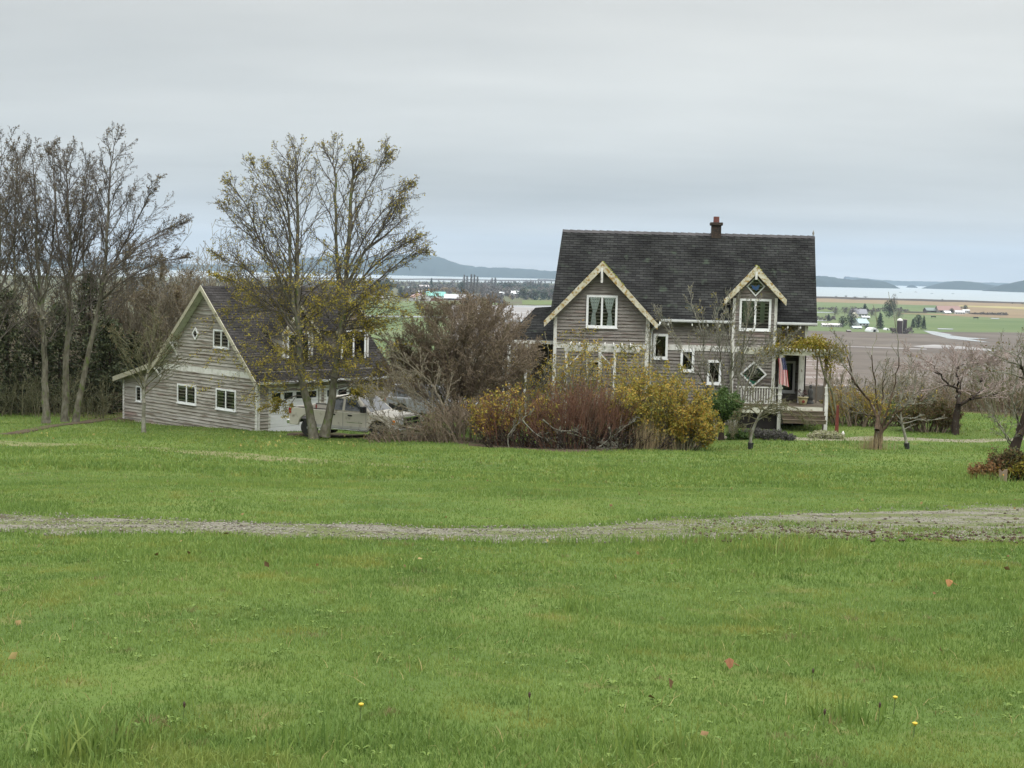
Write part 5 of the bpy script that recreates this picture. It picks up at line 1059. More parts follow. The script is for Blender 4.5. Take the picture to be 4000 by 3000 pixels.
# ---- twin-trunk tree before the garage
def twin():
    rng = random.Random(7); Y = 57.6; S, F = [], []
    hz = at(1200, 1100, Y).z; hz2 = at(1200, 1500, Y).z
    def lp(q): 
        k = (hz + 1.2 - q.z) / 4.5; return min(.4, max(.07, .07 + k * .4)) if k > 0 else .07
    P = dict(TREE, lp=lp, ln=1, kids=[0, 7, 5, 3], tip=.005, ll=3, len=[.5, .5, .5, .5], ang=[.7, .6, .7, .75], up=[0, .02, .02, .01, 0], br=.026, wob=[.05, .09, .15, .22, .22], seg=[8, 9, 5, 3, 3])
    st = [([(1228, 1706), (1212, 1620), (1182, 1500), (1172, 1330), (1163, 1150), (1160, 1000), (1164, 830), (1158, 720), (1165, 620)], .21, .02, 40, .28, -.3),
          ([(1268, 1706), (1290, 1590), (1312, 1440), (1335, 1250), (1352, 1080), (1366, 880), (1373, 720), (1385, 680), (1395, 595)], .20, .02, 40, .30, .35),
          ([(1170, 1290), (1140, 1150), (1132, 1000), (1128, 840), (1095, 740), (1060, 660)], .11, .015, 18, .2, -.5),
          ([(1340, 1200), (1322, 1080), (1313, 930), (1310, 700), (1302, 640), (1300, 580)], .10, .015, 18, .25, .0),
          ([(1174, 1260), (1090, 1090), (1010, 930), (960, 800), (900, 720)], .075, .012, 22, .2, -.4),
          ([(1352, 1120), (1420, 990), (1490, 900), (1550, 810)], .075, .012, 20, .2, .4),
          ([(1180, 1330), (1080, 1180), (970, 1060), (860, 1000)], .06, .012, 20, .2, -.4),
          ([(1345, 1180), (1440, 1060), (1530, 980), (1610, 940)], .06, .012, 20, .2, .4),
          ([(1175, 1340), (1080, 1210), (960, 1120), (850, 1075)], .045, .01, 16, .2, -.4), ([(1165, 1200), (1060, 1000), (960, 880), (880, 800)], .045, .01, 16, .2, -.4), ([(1160, 1050), (1100, 850), (1030, 720), (985, 640)], .04, .01, 14, .25, -.3),
          ([(1345, 1220), (1460, 1110), (1580, 1010), (1650, 985)], .045, .01, 16, .2, .4), ([(1358, 1060), (1440, 900), (1540, 780), (1600, 730)], .045, .01, 16, .25, .4), ([(1368, 900), (1430, 760), (1480, 660), (1510, 610)], .04, .01, 14, .25, .3)]
    hts = at(1200, 1400, Y).z, at(1200, 520, Y).z
    for pts, r0, r1, k, s0, bx in st:
        off = rng.uniform(-.8, .8) if r0 < .2 else 0
        c = [at(px, py, Y + off * i / len(pts)) for i, (px, py) in enumerate(pts)]
        if r0 > .2: basefix(c)
        L0 = 4.3 if r0 > .2 else 2.3 if r0 > .05 else 1.7
        stem(S, F, c, r0, r1, k, P, rng, start=s0, Lf=lambda t: L0 * (1.0 - .8 * max(0, t - .45) / .55), ang=.82 if r0 > .2 else .65, seg=26, dirbias=Vector((bx, 0, 0)), wob=.015)
    # low drooping leafy boughs
    Pd = dict(P, up=[0, .0, -.01, -.03, -.05], lp=lambda q: .55, ln=1, ll=2, kids=[0, 7, 5, 3])
    for i in range(84):
        left = i % 2 == 0; px0, py0 = (1180, rng.uniform(1090, 1540)) if left else (1320, rng.uniform(1120, 1540))
        p = at(px0, py0, Y); az = rng.uniform(0, 6.28); d = Vector((math.cos(az) + (-.5 if left else .5), math.sin(az) * .8, rng.uniform(-.15, .5))).normalized()
        grow(S, F, p, d, rng.uniform(1.6, 4.6) * (1.0 if left else .85), .028, 1, Pd, rng)
    for pts in ([(1215, 1560), (1160, 1545), (1090, 1575)], [(1295, 1560), (1340, 1548), (1390, 1535)]):
        stem(S, F, [at(a, b, Y) for a, b in pts], .045, .015, 5, Pd, rng, start=.4, Lf=lambda t: .9, ang=.6, seg=8)
    return emit_tree('deciduous_tree', 'tall twin-trunk tree with sparse yellow leaves in front of the garage doors', 'tree', (at(1248, 1700, Y).x, Y, gz(at(1248, 1700, Y).x, Y)), S, F, [b_alder, b_twig], l_yel, .08, seed=3, split=.045, droop=.3)
twin()

# ---- left row of bare trees
def bare(label, Y, stems_, seed, Lb=3.6, leafp=.05, foot=(0, 0), kids=34, group='bare trees left of the garage', bk=None, leafm=None, ls=.08, P0=None, name='bare_tree'):
    rng = random.Random(seed); S, F = [], []; P = dict(TREE, lp=lambda q: leafp); P.update(dict(kids=[0, 9, 6, 3], len=[.5, .46, .5, .5], up=[0, .03, .03, .02, 0], br=.03, seg=[8, 8, 5, 3, 3], ang=[.7, .55, .65, .7])); P.update(P0 or {})
    for pts, r0, bx in stems_:
        c = [at(px, py, Y + (rng.uniform(-.8, .8) if r0 < .1 else 0)) for px, py in pts]
        if r0 >= .1: basefix(c)
        L = Lb * 1.15 if r0 >= .1 else Lb * .75
        stem(S, F, c, r0, .016, kids if r0 >= .1 else kids // 2, P, rng, start=.28 if r0 >= .1 else .1, Lf=lambda t: L * (1.0 - .75 * max(0, t - .4) / .6), ang=.78, seg=24, dirbias=Vector((bx, 0, 0)), wob=.02)
    b = at(*stems_[0][0][0], Y); return emit_tree(name, label, 'tree', (b.x, Y, gz(b.x, Y)), S, F, bk or [b_alder, b_twig], leafm or l_bud, ls, group, seed, split=.05)
bare('bare tree with straight trunk second from the left edge', 66, [([(182, 1672), (176, 1500), (168, 1300), (150, 1050), (140, 850), (128, 600)], .21, -.2), ([(168, 1250), (120, 1050), (90, 850), (60, 560)], .07, -.3), ([(165, 1200), (200, 1000), (215, 800), (200, 560)], .07, .1)], 11)
bare('bare tree with upright trunk between its two neighbours left of the garage', 67.5, [([(255, 1668), (258, 1450), (268, 1200), (274, 980), (264, 780), (262, 610)], .2, .0), ([(268, 1150), (310, 950), (330, 760), (345, 640)], .06, .2), ([(268, 1150), (230, 950), (215, 760), (210, 600)], .06, -.2)], 12)
bare('leaning bare tree topped by three perched birds', 67, [([(292, 1668), (325, 1480), (372, 1260), (405, 1060), (422, 880), (428, 700), (448, 558)], .17, .25), ([(395, 1120), (470, 980), (540, 850), (600, 720)], .06, .5), ([(400, 1080), (500, 1000), (600, 920), (690, 880)], .055, .5), ([(385, 1180), (480, 1100), (600, 1030), (710, 1010)], .05, .5)], 13, 3.2)
bare('bare tree whose crown is cut by the left edge of the picture', 65, [([(-40, 1690), (-30, 1400), (-10, 1100), (0, 800), (-15, 560)], .2, .1), ([(-20, 1200), (40, 1000), (75, 800), (80, 600)], .06, .3)], 14)
bare('slender bare sapling in front of the garage lean-to', 60.5, [([(562, 1662), (560, 1580), (566, 1500), (585, 1420), (596, 1330), (610, 1230)], .10, -.1), ([(566, 1500), (530, 1400), (480, 1330), (450, 1290)], .035, -.4), ([(575, 1460), (640, 1380), (690, 1320)], .03, .4)], 15, 1.9, .05, kids=26, P0=dict(kids=[0, 6, 4, 2], tip=.007), bk=[b_lichen, b_olive], name='sapling')
# more trunks behind, and dark evergreens filling the shade
for i, (px, Y, top, lab) in enumerate([(60, 76, 640, 'bare tree standing behind the two leftmost trunks'), (330, 79, 740, 'bare tree behind the leaning tree with the birds'), (500, 82, 980, 'brown bare tree between the lean-to and the leaning tree'), (620, 80, 1040, 'brown bare tree rising behind the lean-to roof'), (730, 84, 1080, 'brown bare tree just left of the garage peak')]):
    zz = 1560; bare(lab, Y, [([(px, zz), (px + 6, 1350), (px - 5, (top + 1350) // 2), (px + 8, top)], .14 if i < 2 else .11, .0), ([(px, 1400), (px - 50, 1250), (px - 70, top + 130)], .05, -.3), ([(px, 1400), (px + 50, 1250), (px + 70, top + 110)], .05, .3)], 20 + i, 3.4 if i < 2 else 2.4, .2, kids=30, bk=[b_olive, b_purple if i > 1 else b_twig])
def evergreen(px, py_top, Y, w, label, seed, nb=120, m=None, ls=.16, base=1640, group='evergreens behind the bare trees'):
    rng = random.Random(seed); S, F = [], []; b = at(px, base, Y); zb = gz(b.x, Y); zt = at(px, py_top, Y).z; H = zt - zb
    S.append((Vector((b.x, Y, zb - .2)), Vector((b.x, Y, zt)), .16, .02))
    for i in range(nb):
        t = rng.random() ** .8; z = zb + H * (.04 + .95 * t); L = w * (1 - t) ** .7 * rng.uniform(.55, 1.1) + .15; az = rng.uniform(0, 6.28); d = Vector((math.cos(az), math.sin(az), .15)); p = Vector((b.x, Y, z)); n = 5
        for k in range(n):
            q = p + d.normalized() * L / n; S.append((p, q, .02, .015)); p = q; d.z -= .12
            if k > 0: F += [p + Vector((rng.gauss(0, .12), rng.gauss(0, .12), rng.gauss(-.05, .09))) for _ in range(9)]
    return emit_tree('evergreen_tree', label, 'tree', (b.x, Y, zb), S, F, [b_dark, b_dark], m or l_dkgreen, ls, group, seed, split=.05, droop=.5, var=.5)
for i, (px, top, Y, w, lab) in enumerate([(30, 1130, 74, 1.9, 'dark evergreen at the left edge of the picture'), (130, 1230, 77, 1.8, 'dark evergreen behind the straight left trunk'), (235, 1180, 75, 1.7, 'dark evergreen behind the middle trunk'), (350, 1060, 78, 2.0, 'tallest dark evergreen behind the leaning tree with the birds'), (430, 1240, 75, 1.6, 'dark evergreen next to the lean-to corner'), (-70, 1200, 72, 2.0, 'dark evergreen partly outside the left edge'), (520, 1300, 80, 1.7, 'low dark evergreen behind the lean-to roof')]):
    evergreen(px, top, Y, w, lab, 40 + i)

# ---- crows
def crow(px, py, Y, rz, label):
    p = at(px, py, Y); t = thing('perched_bird', label, 'bird', tuple(p), rz, 'birds perched on the leaning bare tree'); m = plain('crow_black', (.012, .012, .014), .5); M = Matrix.Translation(p) @ Matrix.Rotation(rz, 4, 'Z') @ Matrix.Scale(.36, 4)
    b = MB(M); secs = [(-.30, .012, .0), (-.20, .03, .015), (-.12, .055, .03), (0, .085, .06), (.09, .08, .10), (.15, .05, .14), (.19, .048, .17), (.23, .04, .175), (.26, .016, .17), (.31, .004, .16)]
    b.tube([(x, 0, z) for x, r, z in secs], [r for x, r, z in secs], 10); b.add([(-.30, -.03, 0), (-.30, .03, 0), (-.12, .07, .06), (-.12, -.07, .06), (-.36, 0, -.03)], [(0, 1, 2, 3), (4, 1, 0)]); b.build('body', m, t, smooth=True)
    for s in (-1, 1): MB(M).add([(.08, s * .075, .13), (-.05, s * .10, .12), (-.30, s * .03, .015), (-.12, s * .09, .03), (.06, s * .09, .06)], [(0, 1, 2, 3, 4)] if s > 0 else [(4, 3, 2, 1, 0)]).build('wing', m, t)
    for s in (-1, 1): MB(M).tube([(.0, s * .03, .0), (.0, s * .035, -.06)], .007, 5).build('leg', m, t)
for px, rz, lab in ((413, .4, 'small dark bird on its own at the left of the treetop'), (450, 2.6, 'small dark bird in the middle of the treetop'), (464, .2, 'small dark bird at the right of the treetop')):
    crow(px, 545, 67, rz, lab)

# ---- shrubs
def shrub(label, px, py, Y, w, h, seed, stemm, leafm=None, ls=.08, n=40, lp=.6, ln=2, P0=None, name='shrub', cat='shrub', spread=.9, dens=(0, 6, 5, 3), bx=0, group=None, dy=None, tip=.007, r0=.03, ll=2, split=.03):
    """many stems rising from a broad foot"""
    rng = random.Random(seed); S, F = [], []; b = at(px, py, Y); P = dict(TREE, lp=lambda q: lp, ln=ln, kids=list(dens), tip=tip, br=.02, ll=ll); P.update(P0 or {})
    dy = dy or w * .5; P['max'] = 3
    for i in range(n):
        x = b.x + rng.uniform(-1, 1) * w * .42; y = Y + rng.uniform(-.5, .5) * dy; u = (x - b.x) / (w * .5)
        hh = h * math.sqrt(max(.12, 1 - (u * .9) ** 2)) * rng.uniform(.72, 1.05); d = Vector((u * spread + rng.gauss(0, .16) + bx, rng.gauss(0, .30) * spread, 1)).normalized()
        z = gz(x, y) - .05
        grow(S, F, Vector((x, y, z)), d, hh, r0 * rng.uniform(.6, 1.1), 1, P, rng)
    return emit_tree(name, label, cat, (b.x, Y, gz(b.x, Y)), S, F, [stemm, stemm], leafm, ls, group, seed, split=split)
SH = dict(up=[0, .03, .02, .0, 0], wob=[.05, .07, .12, .2, .2], seg=[6, 7, 4, 3, 3], len=[.5, .42, .45, .5], start=[.3, .25, .15, .1])
# bare red-brown multi-stemmed tree between garage and hedge
rngb = random.Random(77); S, F = [], []; P = dict(TREE, lp=lambda q: .10, ln=1, kids=[0, 10, 7, 3], tip=.006, ang=[.7, .5, .6, .7], up=[0, .03, .03, .02, 0], br=.022, seg=[8, 7, 4, 3, 3])
for pts, r0 in (([(1795, 1640), (1770, 1500), (1745, 1380), (1720, 1290), (1705, 1220)], .10), ([(1800, 1640), (1810, 1480), (1815, 1350), (1825, 1260), (1830, 1200)], .10), ([(1810, 1640), (1860, 1520), (1905, 1420), (1945, 1360), (1985, 1300)], .09), ([(1790, 1640), (1710, 1520), (1640, 1440), (1580, 1370)], .08), ([(1800, 1640), (1780, 1560), (1690, 1420), (1645, 1320)], .07), ([(1805, 1640), (1850, 1450), (1900, 1330), (1915, 1250)], .07), ([(1800, 1640), (1880, 1560), (1960, 1480), (2030, 1400)], .06), ([(1790, 1650), (1700, 1570), (1610, 1510), (1560, 1470)], .06), ([(1800, 1640), (1720, 1500), (1650, 1430), (1600, 1400)], .05), ([(1805, 1640), (1900, 1520), (1990, 1440), (2040, 1400)], .05), ([(1800, 1640), (1790, 1450), (1770, 1300), (1765, 1230)], .06), ([(1805, 1640), (1860, 1450), (1870, 1330), (1875, 1240)], .06)):
    c = [at(a, b, 58 + rngb.uniform(-1.2, 1.2)) for a, b in pts]; c[0] = at(pts[0][0], 1640, 58); basefix(c); stem(S, F, c, r0 * .7, .010, 32, P, rngb, start=.12, Lf=lambda t: 2.1 * (1.05 - .5 * t), ang=.85, seg=18, wob=.02)
p = at(1800, 1640, 58); emit_tree('bare_tree', 'dense bare reddish tree with pale mossy stems between garage and house', 'tree', (p.x, 58, gz(p.x, 58)), S, F, [b_olive, b_redtw], l_bud, .05, None, 5, split=.022)
# pale crossing twigs over the truck
S, F = [], []; P2 = dict(TREE, lp=lambda q: .04, kids=[0, 5, 4, 2], tip=.009)
for pts in ([(1760, 1690), (1700, 1650), (1600, 1600), (1540, 1560), (1500, 1545)], [(1760, 1690), (1690, 1700), (1600, 1670), (1500, 1640), (1440, 1560)], [(1750, 1690), (1650, 1690), (1540, 1690)], [(1770, 1690), (1720, 1560), (1660, 1470), (1560, 1400)], [(1780, 1690), (1680, 1580), (1570, 1490)]):
    c = [at(a, b, 55.6) for a, b in pts]; stem(S, F, c, .035, .012, 14, P2, rngb, start=.25, Lf=lambda t: 1.3, ang=.7, seg=14, wob=.03)
p = at(1760, 1700, 55.6); emit_tree('bare_shrub', 'tangled bare shrub with pale twigs reaching over the front of the pickup', 'shrub', (p.x, 55.6, gz(p.x, 55.6)), S, F, [b_lichen, b_purple], l_sparse, .06, None, 6)
shrub('low reddish brush heap beside the front wheel of the pickup', 1600, 1710, 55.0, 3.6, .75, 81, b_redtw, l_bramble, .05, 60, .15, 1, SH, spread=1.2, name='brush')
# the hedge group
shrub('red-brown bare brush between the pickup and the golden hedge', 1830, 1725, 54.8, 3.6, 1.7, 88, b_redtw, l_bramble, .06, 110, .12, 1, SH, spread=.8, name='brush', r0=.02)
shrub('golden leaved shrub at the left end of the hedge', 2010, 1745, 53.6, 2.2, 2.4, 90, b_red, l_gold, .09, 60, .18, 3, SH, spread=.8, group='golden shrubs in the hedge')
shrub('mixed shrub with orange leaves at the foot of the bare reddish tree', 1925, 1740, 54.6, 1.2, 1.8, 91, b_redtw, l_gold, .085, 30, .3, 1, SH, spread=.5, group='golden shrubs in the hedge')
shrub('red-brown leafless stems fanning up in the middle of the hedge', 2255, 1755, 53.3, 3.1, 2.6, 92, b_red, None, .06, 190, 0, 1, dict(SH, ang=[.5, .32, .35, .5], kids=[0, 5, 4, 2], wob=[.03, .08, .12, .16, .16], up=[0, .03, .04, .03, 0]), dens=(0, 5, 4, 2), spread=.75, r0=.016, tip=.006)
shrub('dark brown leafless shrub right of the red-brown stems', 2395, 1750, 54.2, 2.0, 2.5, 93, b_redtw, l_bramble, .06, 80, .10, 1, SH, spread=.8, r0=.02)
shrub('large golden shrub at the right end of the hedge', 2575, 1742, 54.2, 2.5, 3.0, 94, b_olive, l_gold, .095, 84, .62, 3, SH, spread=.85, group='golden shrubs in the hedge')
shrub('golden shrub leaning right beside the large one', 2668, 1742, 53.4, 1.3, 1.8, 95, b_olive, l_gold, .095, 44, .6, 3, SH, spread=.9, bx=.15, group='golden shrubs in the hedge')
shrub('tall golden shrub in front of the left pergola posts', 2330, 1700, 58.5, 3.6, 4.1, 96, b_lichen, l_gold, .095, 40, .55, 2, SH, spread=.45, group='golden shrubs in the hedge')
shrub('tall golden shrub in front of the left wing of the house', 2120, 1700, 58.8, 2.4, 3.8, 97, b_lichen, l_gold, .095, 30, .42, 2, SH, spread=.5, group='golden shrubs in the hedge')
shrub('thin tall shrub with few leaves before the right pergola post', 2470, 1700, 57.5, 2.0, 3.3, 98, b_lichen, l_gold, .085, 20, .5, 2, SH, spread=.5, group='golden shrubs in the hedge')
shrub('tangled dark undergrowth filling the foot of the hedge', 2260, 1752, 53.4, 8.0, .95, 99, b_dark, l_bramble, .05, 240, .12, 1, SH, spread=.9, name='undergrowth', dy=2.4, tip=.008)
S, F = [], []; rr = random.Random(101)
for pts in ([(2215, 1690), (2290, 1712), (2350, 1735), (2375, 1765)], [(2040, 1640), (2100, 1700), (2170, 1725), (2200, 1760)], [(2380, 1672), (2386, 1720), (2390, 1760)], [(2120, 1640), (2180, 1680), (2260, 1690), (2300, 1750)], [(1990, 1760), (1985, 1700), (2030, 1650), (2060, 1610)], [(2340, 1745), (2400, 1700), (2450, 1660)], [(2300, 1752), (2380, 1750), (2430, 1748)]):
    c = [at(a, b, 52.6) for a, b in pts]; stem(S, F, c, .03, .012, 7, P2, rr, start=.2, Lf=lambda t: .5, ang=.8, seg=12, wob=.02)
p = at(2200, 1760, 52.6); emit_tree('dead_branches', 'pale dead branches lying along the foot of the hedge', 'branches', (p.x, 52.6, gz(p.x, 52.6)), S, F, [b_lichen, b_lichen], None)
def reeds(px, py, Y, n, h, w, label, seed):
    rs = np.random.RandomState(seed); c = at(px, py, Y); x = c.x + rs.normal(0, w, n); y = Y + rs.normal(0, w * .6, n); V, F = blades(x, y, h * (.5 + .6 * rs.random(n)), .012 * np.ones(n), rs, .22); tag(fast_mesh('dry_stalks', V, F, m_reed), label, 'dry stalks', kind='stuff')
reeds(2525, 1745, 52.8, 160, 1.25, .28, 'tall straw coloured stalks in front of the large golden shrub', 4); reeds(2600, 1750, 52.7, 90, .7, .4, 'short straw coloured stalks below the large golden shrub', 5)

# ---- vines on the pergolas
def leafcloud(name, label, cat, pts, n, ls, m, seed, spread=.18, stem_m=b_olive, stems=None):
    rng = random.Random(seed); S, F = [], []
    for (a, b) in pts:
        a, b = Vector(a), Vector(b); L = (b - a).length; p = a
        for i in range(6):
            q = a.lerp(b, (i + 1) / 6) + Vector((rng.gauss(0, .06), rng.gauss(0, .06), rng.gauss(0, .05))); S.append((p, q, .022, .018)); p = q
        for i in range(int(n * L)):
            q = a.lerp(b, rng.random()); F.append(q + Vector((rng.gauss(0, spread), rng.gauss(0, spread), rng.gauss(0, spread * .8) + .03)))
    for c, r in (stems or []):
        cs = spline(c, 20)
        for i in range(20): S.append((cs[i], cs[i + 1], r * (1 - .02 * i), r * (1 - .02 * (i + 1))))
    p0 = S[0][0]; return emit_tree(name, label, cat, (p0.x, p0.y, gz(p0.x, p0.y)), S, F, [stem_m, stem_m], m, ls, None, seed, droop=.5)
hw_ = lambda px, py, d: HF.w(*(lambda r: (r[0], d, r[1]))(hp(px, py, d)))
y1, y2 = dY - .1, -.6
leafcloud('vine', 'yellow-green vine with twisted trunk sprawling over the porch pergola', 'vine', [(hw_(2990, 1368, y1), hw_(3120, 1358, y1)), (hw_(3100, 1352, y1), hw_(3240, 1345, y1)), (hw_(3030, 1340, -.2), hw_(3150, 1340, -.2)), (hw_(3060, 1275, -.1), hw_(3045, 1345, -.1)), (hw_(3085, 1275, -.1), hw_(3110, 1335, -.1)), (hw_(3190, 1400, y1), hw_(3180, 1350, y1)), (hw_(3210, 1350, y1), hw_(3275, 1400, y1)), (hw_(3225, 1380, y1), hw_(3240, 1450, y1)), (hw_(3160, 1335, y1), hw_(3200, 1330, -1.0)), (hw_(3280, 1390, y1), hw_(3300, 1420, y1)), (hw_(2960, 1380, y1), hw_(3060, 1368, y1)), (hw_(3240, 1350, y1), hw_(3300, 1375, y1)), (hw_(3130, 1345, -.8), hw_(3220, 1345, -.8))], 330, .105, l_vine, 7, .15,
          stems=[([hw_(3268, 1620, y1), hw_(3262, 1590, y1), hw_(3250, 1530, y1), hw_(3222, 1470, y1), hw_(3205, 1410, y1), hw_(3195, 1360, y1)], .055), ([hw_(3255, 1620, y1), hw_(3240, 1560, y1), hw_(3236, 1500, y1), hw_(3245, 1440, y1), hw_(3215, 1380, y1)], .04)])
leafcloud('vine', 'green vine tuft hanging over the right end of the left pergola', 'vine', [(HF.w(qx1 - .9, qy, qz + .3), HF.w(qx1 + .1, qy, qz + .25)), (HF.w(qx1 - .8, qy, qz + .2), HF.w(qx1 - .6, qy, qz - .45)), (HF.w(qx1 - .5, qy, qz + .3), HF.w(qx1 - .3, qy, qz - .2))], 110, .09, l_vine, 8, .12)
leafcloud('vine', 'golden vine climbing the clapboards above the left pergola', 'vine', [(HF.w(gx0 + .3, GP - .3, qz + .7), HF.w(gx0 + 1.9, GP - .3, qz + .9)), (HF.w(gx0 + .2, qy, qz + .3), HF.w(gx0 + 2.2, qy, qz + .3))], 80, .09, l_gold, 9, .16)

# ---- garden in front of the house
GT = dict(TREE, kids=[0, 6, 4, 2], tip=.0075, up=[0, .09, .08, .05, 0], ang=[.7, .5, .55, .6])
rg_ = random.Random(55); S, F = [], []; P = dict(GT, lp=lambda q: .012, ln=2)
for pts, r0 in (([(2800, 1615), (2770, 1540), (2715, 1440), (2640, 1330), (2585, 1260)], .055), ([(2802, 1615), (2790, 1520), (2750, 1400), (2745, 1300), (2700, 1190)], .055), ([(2858, 1600), (2855, 1480), (2858, 1380), (2850, 1280), (2870, 1180)], .075), ([(2866, 1600), (2885, 1500), (2900, 1400), (2910, 1300), (2935, 1200)], .07), ([(2870, 1600), (2920, 1500), (2965, 1400), (3010, 1330)], .05), ([(2800, 1615), (2740, 1570), (2650, 1490), (2560, 1420), (2540, 1350)], .045), ([(2860, 1590), (2820, 1450), (2810, 1330), (2800, 1220)], .05), ([(2868, 1590), (2930, 1470), (2990, 1420), (3060, 1350)], .04)):
    c = [at(a, b, 60.5 + rg_.uniform(-.6, .6)) for a, b in pts]; c[0] = at(pts[0][0], 1620, 60.5); basefix(c); stem(S, F, c, r0, .01, 17, P, rg_, start=.2, Lf=lambda t: 1.35 * (1.1 - .45 * t), ang=.55, seg=18, wob=.015)
p = at(2840, 1620, 60.5); emit_tree('bare_tree', 'multi-stemmed leafless tree in front of the stair windows of the house', 'tree', (p.x, 60.5, gz(p.x, 60.5)), S, F, [b_lichen, b_lichen], l_yel, .07, None, 55)
# rhododendron with bare trunk
rng = random.Random(60); S, F = [], []; P = dict(TREE, lp=lambda q: .7, ln=4, kids=[0, 6, 4, 2], tip=.01, ll=2, up=[0, .0, .0, -.04, 0]); Y = 58
c = basefix([at(2818, 1685, Y), at(2820, 1650, Y), at(2826, 1600, Y)]); stem(S, F, c, .13, .06, 16, P, rng, start=.5, Lf=lambda t: .85, ang=1.0, seg=8)
emit_tree('rhododendron', 'green drooping-leaved rhododendron on a short dark trunk below the porch', 'shrub', (c[0].x, Y, gz(c[0].x, Y)), S, F, [b_dark, b_dark], l_green, .14, None, 60, aspect=.3, droop=.8)
shrub('dark green low shrub under the house wall left of the rhododendron', 2715, 1625, 63, 2.0, .75, 61, b_dark, l_dkgreen, .09, 40, .9, 4, SH)
shrub('grey lavender mound right of the rhododendron', 2985, 1690, 58.6, 2.6, .42, 62, b_twig, l_lav, .05, 130, .8, 2, SH, dy=1.0)
shrub('low dark clump between the rhododendron and the lavender', 2890, 1690, 58.2, .9, .35, 63, b_dark, l_green, .07, 40, .8, 3, SH)
shrub('pale flowering ground plant beside the red post', 3230, 1665, 60, 1.4, .32, 64, b_olive, lm('pale_leaves', [(.18, .22, .08), (.34, .34, .18), (.55, .52, .44)]), .06, 70, .9, 3, SH, name='flowering_plant', cat='flowers')
def red_post():
    p = at(3268, 1668, 60.4); t = thing('garden_post', 'short dark red wooden post in the flower bed right of the porch', 'post', (p.x, p.y, gz(p.x, p.y))); z = gz(p.x, p.y)
    MB().add([(p.x - .09, p.y, z - .1), (p.x + .09, p.y, z - .1), (p.x + .13, p.y + .14, z - .1), (p.x - .05, p.y + .14, z - .1), (p.x - .04, p.y, z + 1.4), (p.x + .07, p.y, z + 1.4), (p.x + .09, p.y + .1, z + 1.4), (p.x - .02, p.y + .1, z + 1.4)], [(0, 3, 2, 1), (4, 5, 6, 7), (0, 1, 5, 4), (1, 2, 6, 5), (2, 3, 7, 6), (3, 0, 4, 7)]).build('shaft', mat('red_stain', [(.10, .025, .018), (.17, .05, .035)], 6, .9), t)
    for i, (dx, h) in enumerate([(-.4, .28), (.22, .33)]):
        MB().lathe((p.x + dx, p.y - .3, z), [(.10, 0), (.09, .08), (.05, .16), (.07, .2), (.05, .25), (.01, h)], 9).build('white_ornament', plain('white_ornament', (.6, .57, .54)), t, smooth=True)
red_post()
for i, (px, w, h, sd, lab, lmm) in enumerate([(3330, 2.4, 1.9, 65, 'shrub with orange and green leaves behind the red post', l_gold), (3420, 2.2, 1.4, 66, 'dark green shrub behind the old apple tree', l_green), (3290, 1.2, 1.6, 67, 'upright reddish leaved shrub next to the porch newel', l_orange)]):
    shrub(lab, px, 1640, 66 + i, w, h, sd, b_redtw, lmm, .075, 44, .5, 2, SH)
shrub('rounded brown-green bush between the old apple tree and the cherry tree', 3625, 1668, 64, 2.0, 1.5, 68, b_redtw, l_bramble, .075, 90, .8, 3, SH, spread=1.0)

# small leaning weeping tree and its partner with black trunk guards
def guard(px, py, Y, label, tilt):
    p = at(px, py, Y); z = gz(p.x, Y); t = thing('trunk_guard', label, 'trunk guard', (p.x, Y, z)); M = Matrix.Translation((p.x, Y, z - .04)) @ Matrix.Rotation(tilt, 4, 'Y')
    MB(M).lathe((0, 0, 0), [(.10, 0), (.10, .26), (.115, .27), (.115, .29), (.09, .29), (.09, .0)], 12).build('sleeve', m_black, t); MB(M).box((-.115, -.02, .16), (-.10, .02, .33)).build('clip', m_black, t); return Vector((p.x, Y, z))
g0 = guard(2930, 1752, 54.5, 'black sleeve around the foot of the leaning weeping tree', .1)
rng = random.Random(70); S, F = [], []; P = dict(TREE, lp=lambda q: .05, kids=[0, 6, 4, 2], tip=.007, up=[0, -.03, -.06, -.08, 0], ll=2)
c = [g0, at(2935, 1700, 54.5), at(2958, 1640, 54.5), at(2985, 1605, 54.4), at(3012, 1580, 54.3)]; stem(S, F, c, .075, .03, 16, P, rng, start=.45, Lf=lambda t: 1.15, ang=1.15, seg=16)
for pts in ([(2960, 1640), (2920, 1625), (2890, 1632), (2862, 1660)], [(3000, 1590), (3060, 1582), (3120, 1600), (3160, 1620)], [(2985, 1610), (3030, 1600), (3090, 1610), (3140, 1640)], [(2955, 1650), (2930, 1655), (2895, 1665), (2870, 1680)], [(2990, 1600), (2950, 1590), (2900, 1600)]):
    stem(S, F, [at(a, b, 54.3) for a, b in pts], .022, .009, 9, P, rng, start=.2, Lf=lambda t: .5, ang=.8, seg=10)
emit_tree('weeping_tree', 'small pale-barked weeping tree leaning right below the porch', 'tree', tuple(g0), S, F, [b_lichen, b_olive], l_sparse, .05, None, 70)
g1_ = guard(3545, 1742, 56, 'black sleeve around the foot of the thin young tree', -.12)
rng = random.Random(71); S, F = [], []; P = dict(TREE, lp=lambda q: .0, kids=[0, 4, 3, 2], tip=.007, up=[0, .02, .0, .0, 0])
c = [g1_, at(3536, 1705, 56), at(3526, 1665, 56), at(3520, 1640, 56)]; stem(S, F, c, .07, .04, 5, P, rng, start=.5, Lf=lambda t: .45, ang=1.0, seg=10)
for pts in ([(3522, 1645), (3530, 1632), (3560, 1634), (3585, 1630)], [(3526, 1655), (3560, 1648), (3580, 1640), (3630, 1642), (3700, 1632)], [(3520, 1640), (3516, 1560), (3510, 1480)]): stem(S, F, [at(a, b, 56) for a, b in pts], .03, .01, 5, P, rng, start=.3, Lf=lambda t: .4, ang=.7, seg=8)
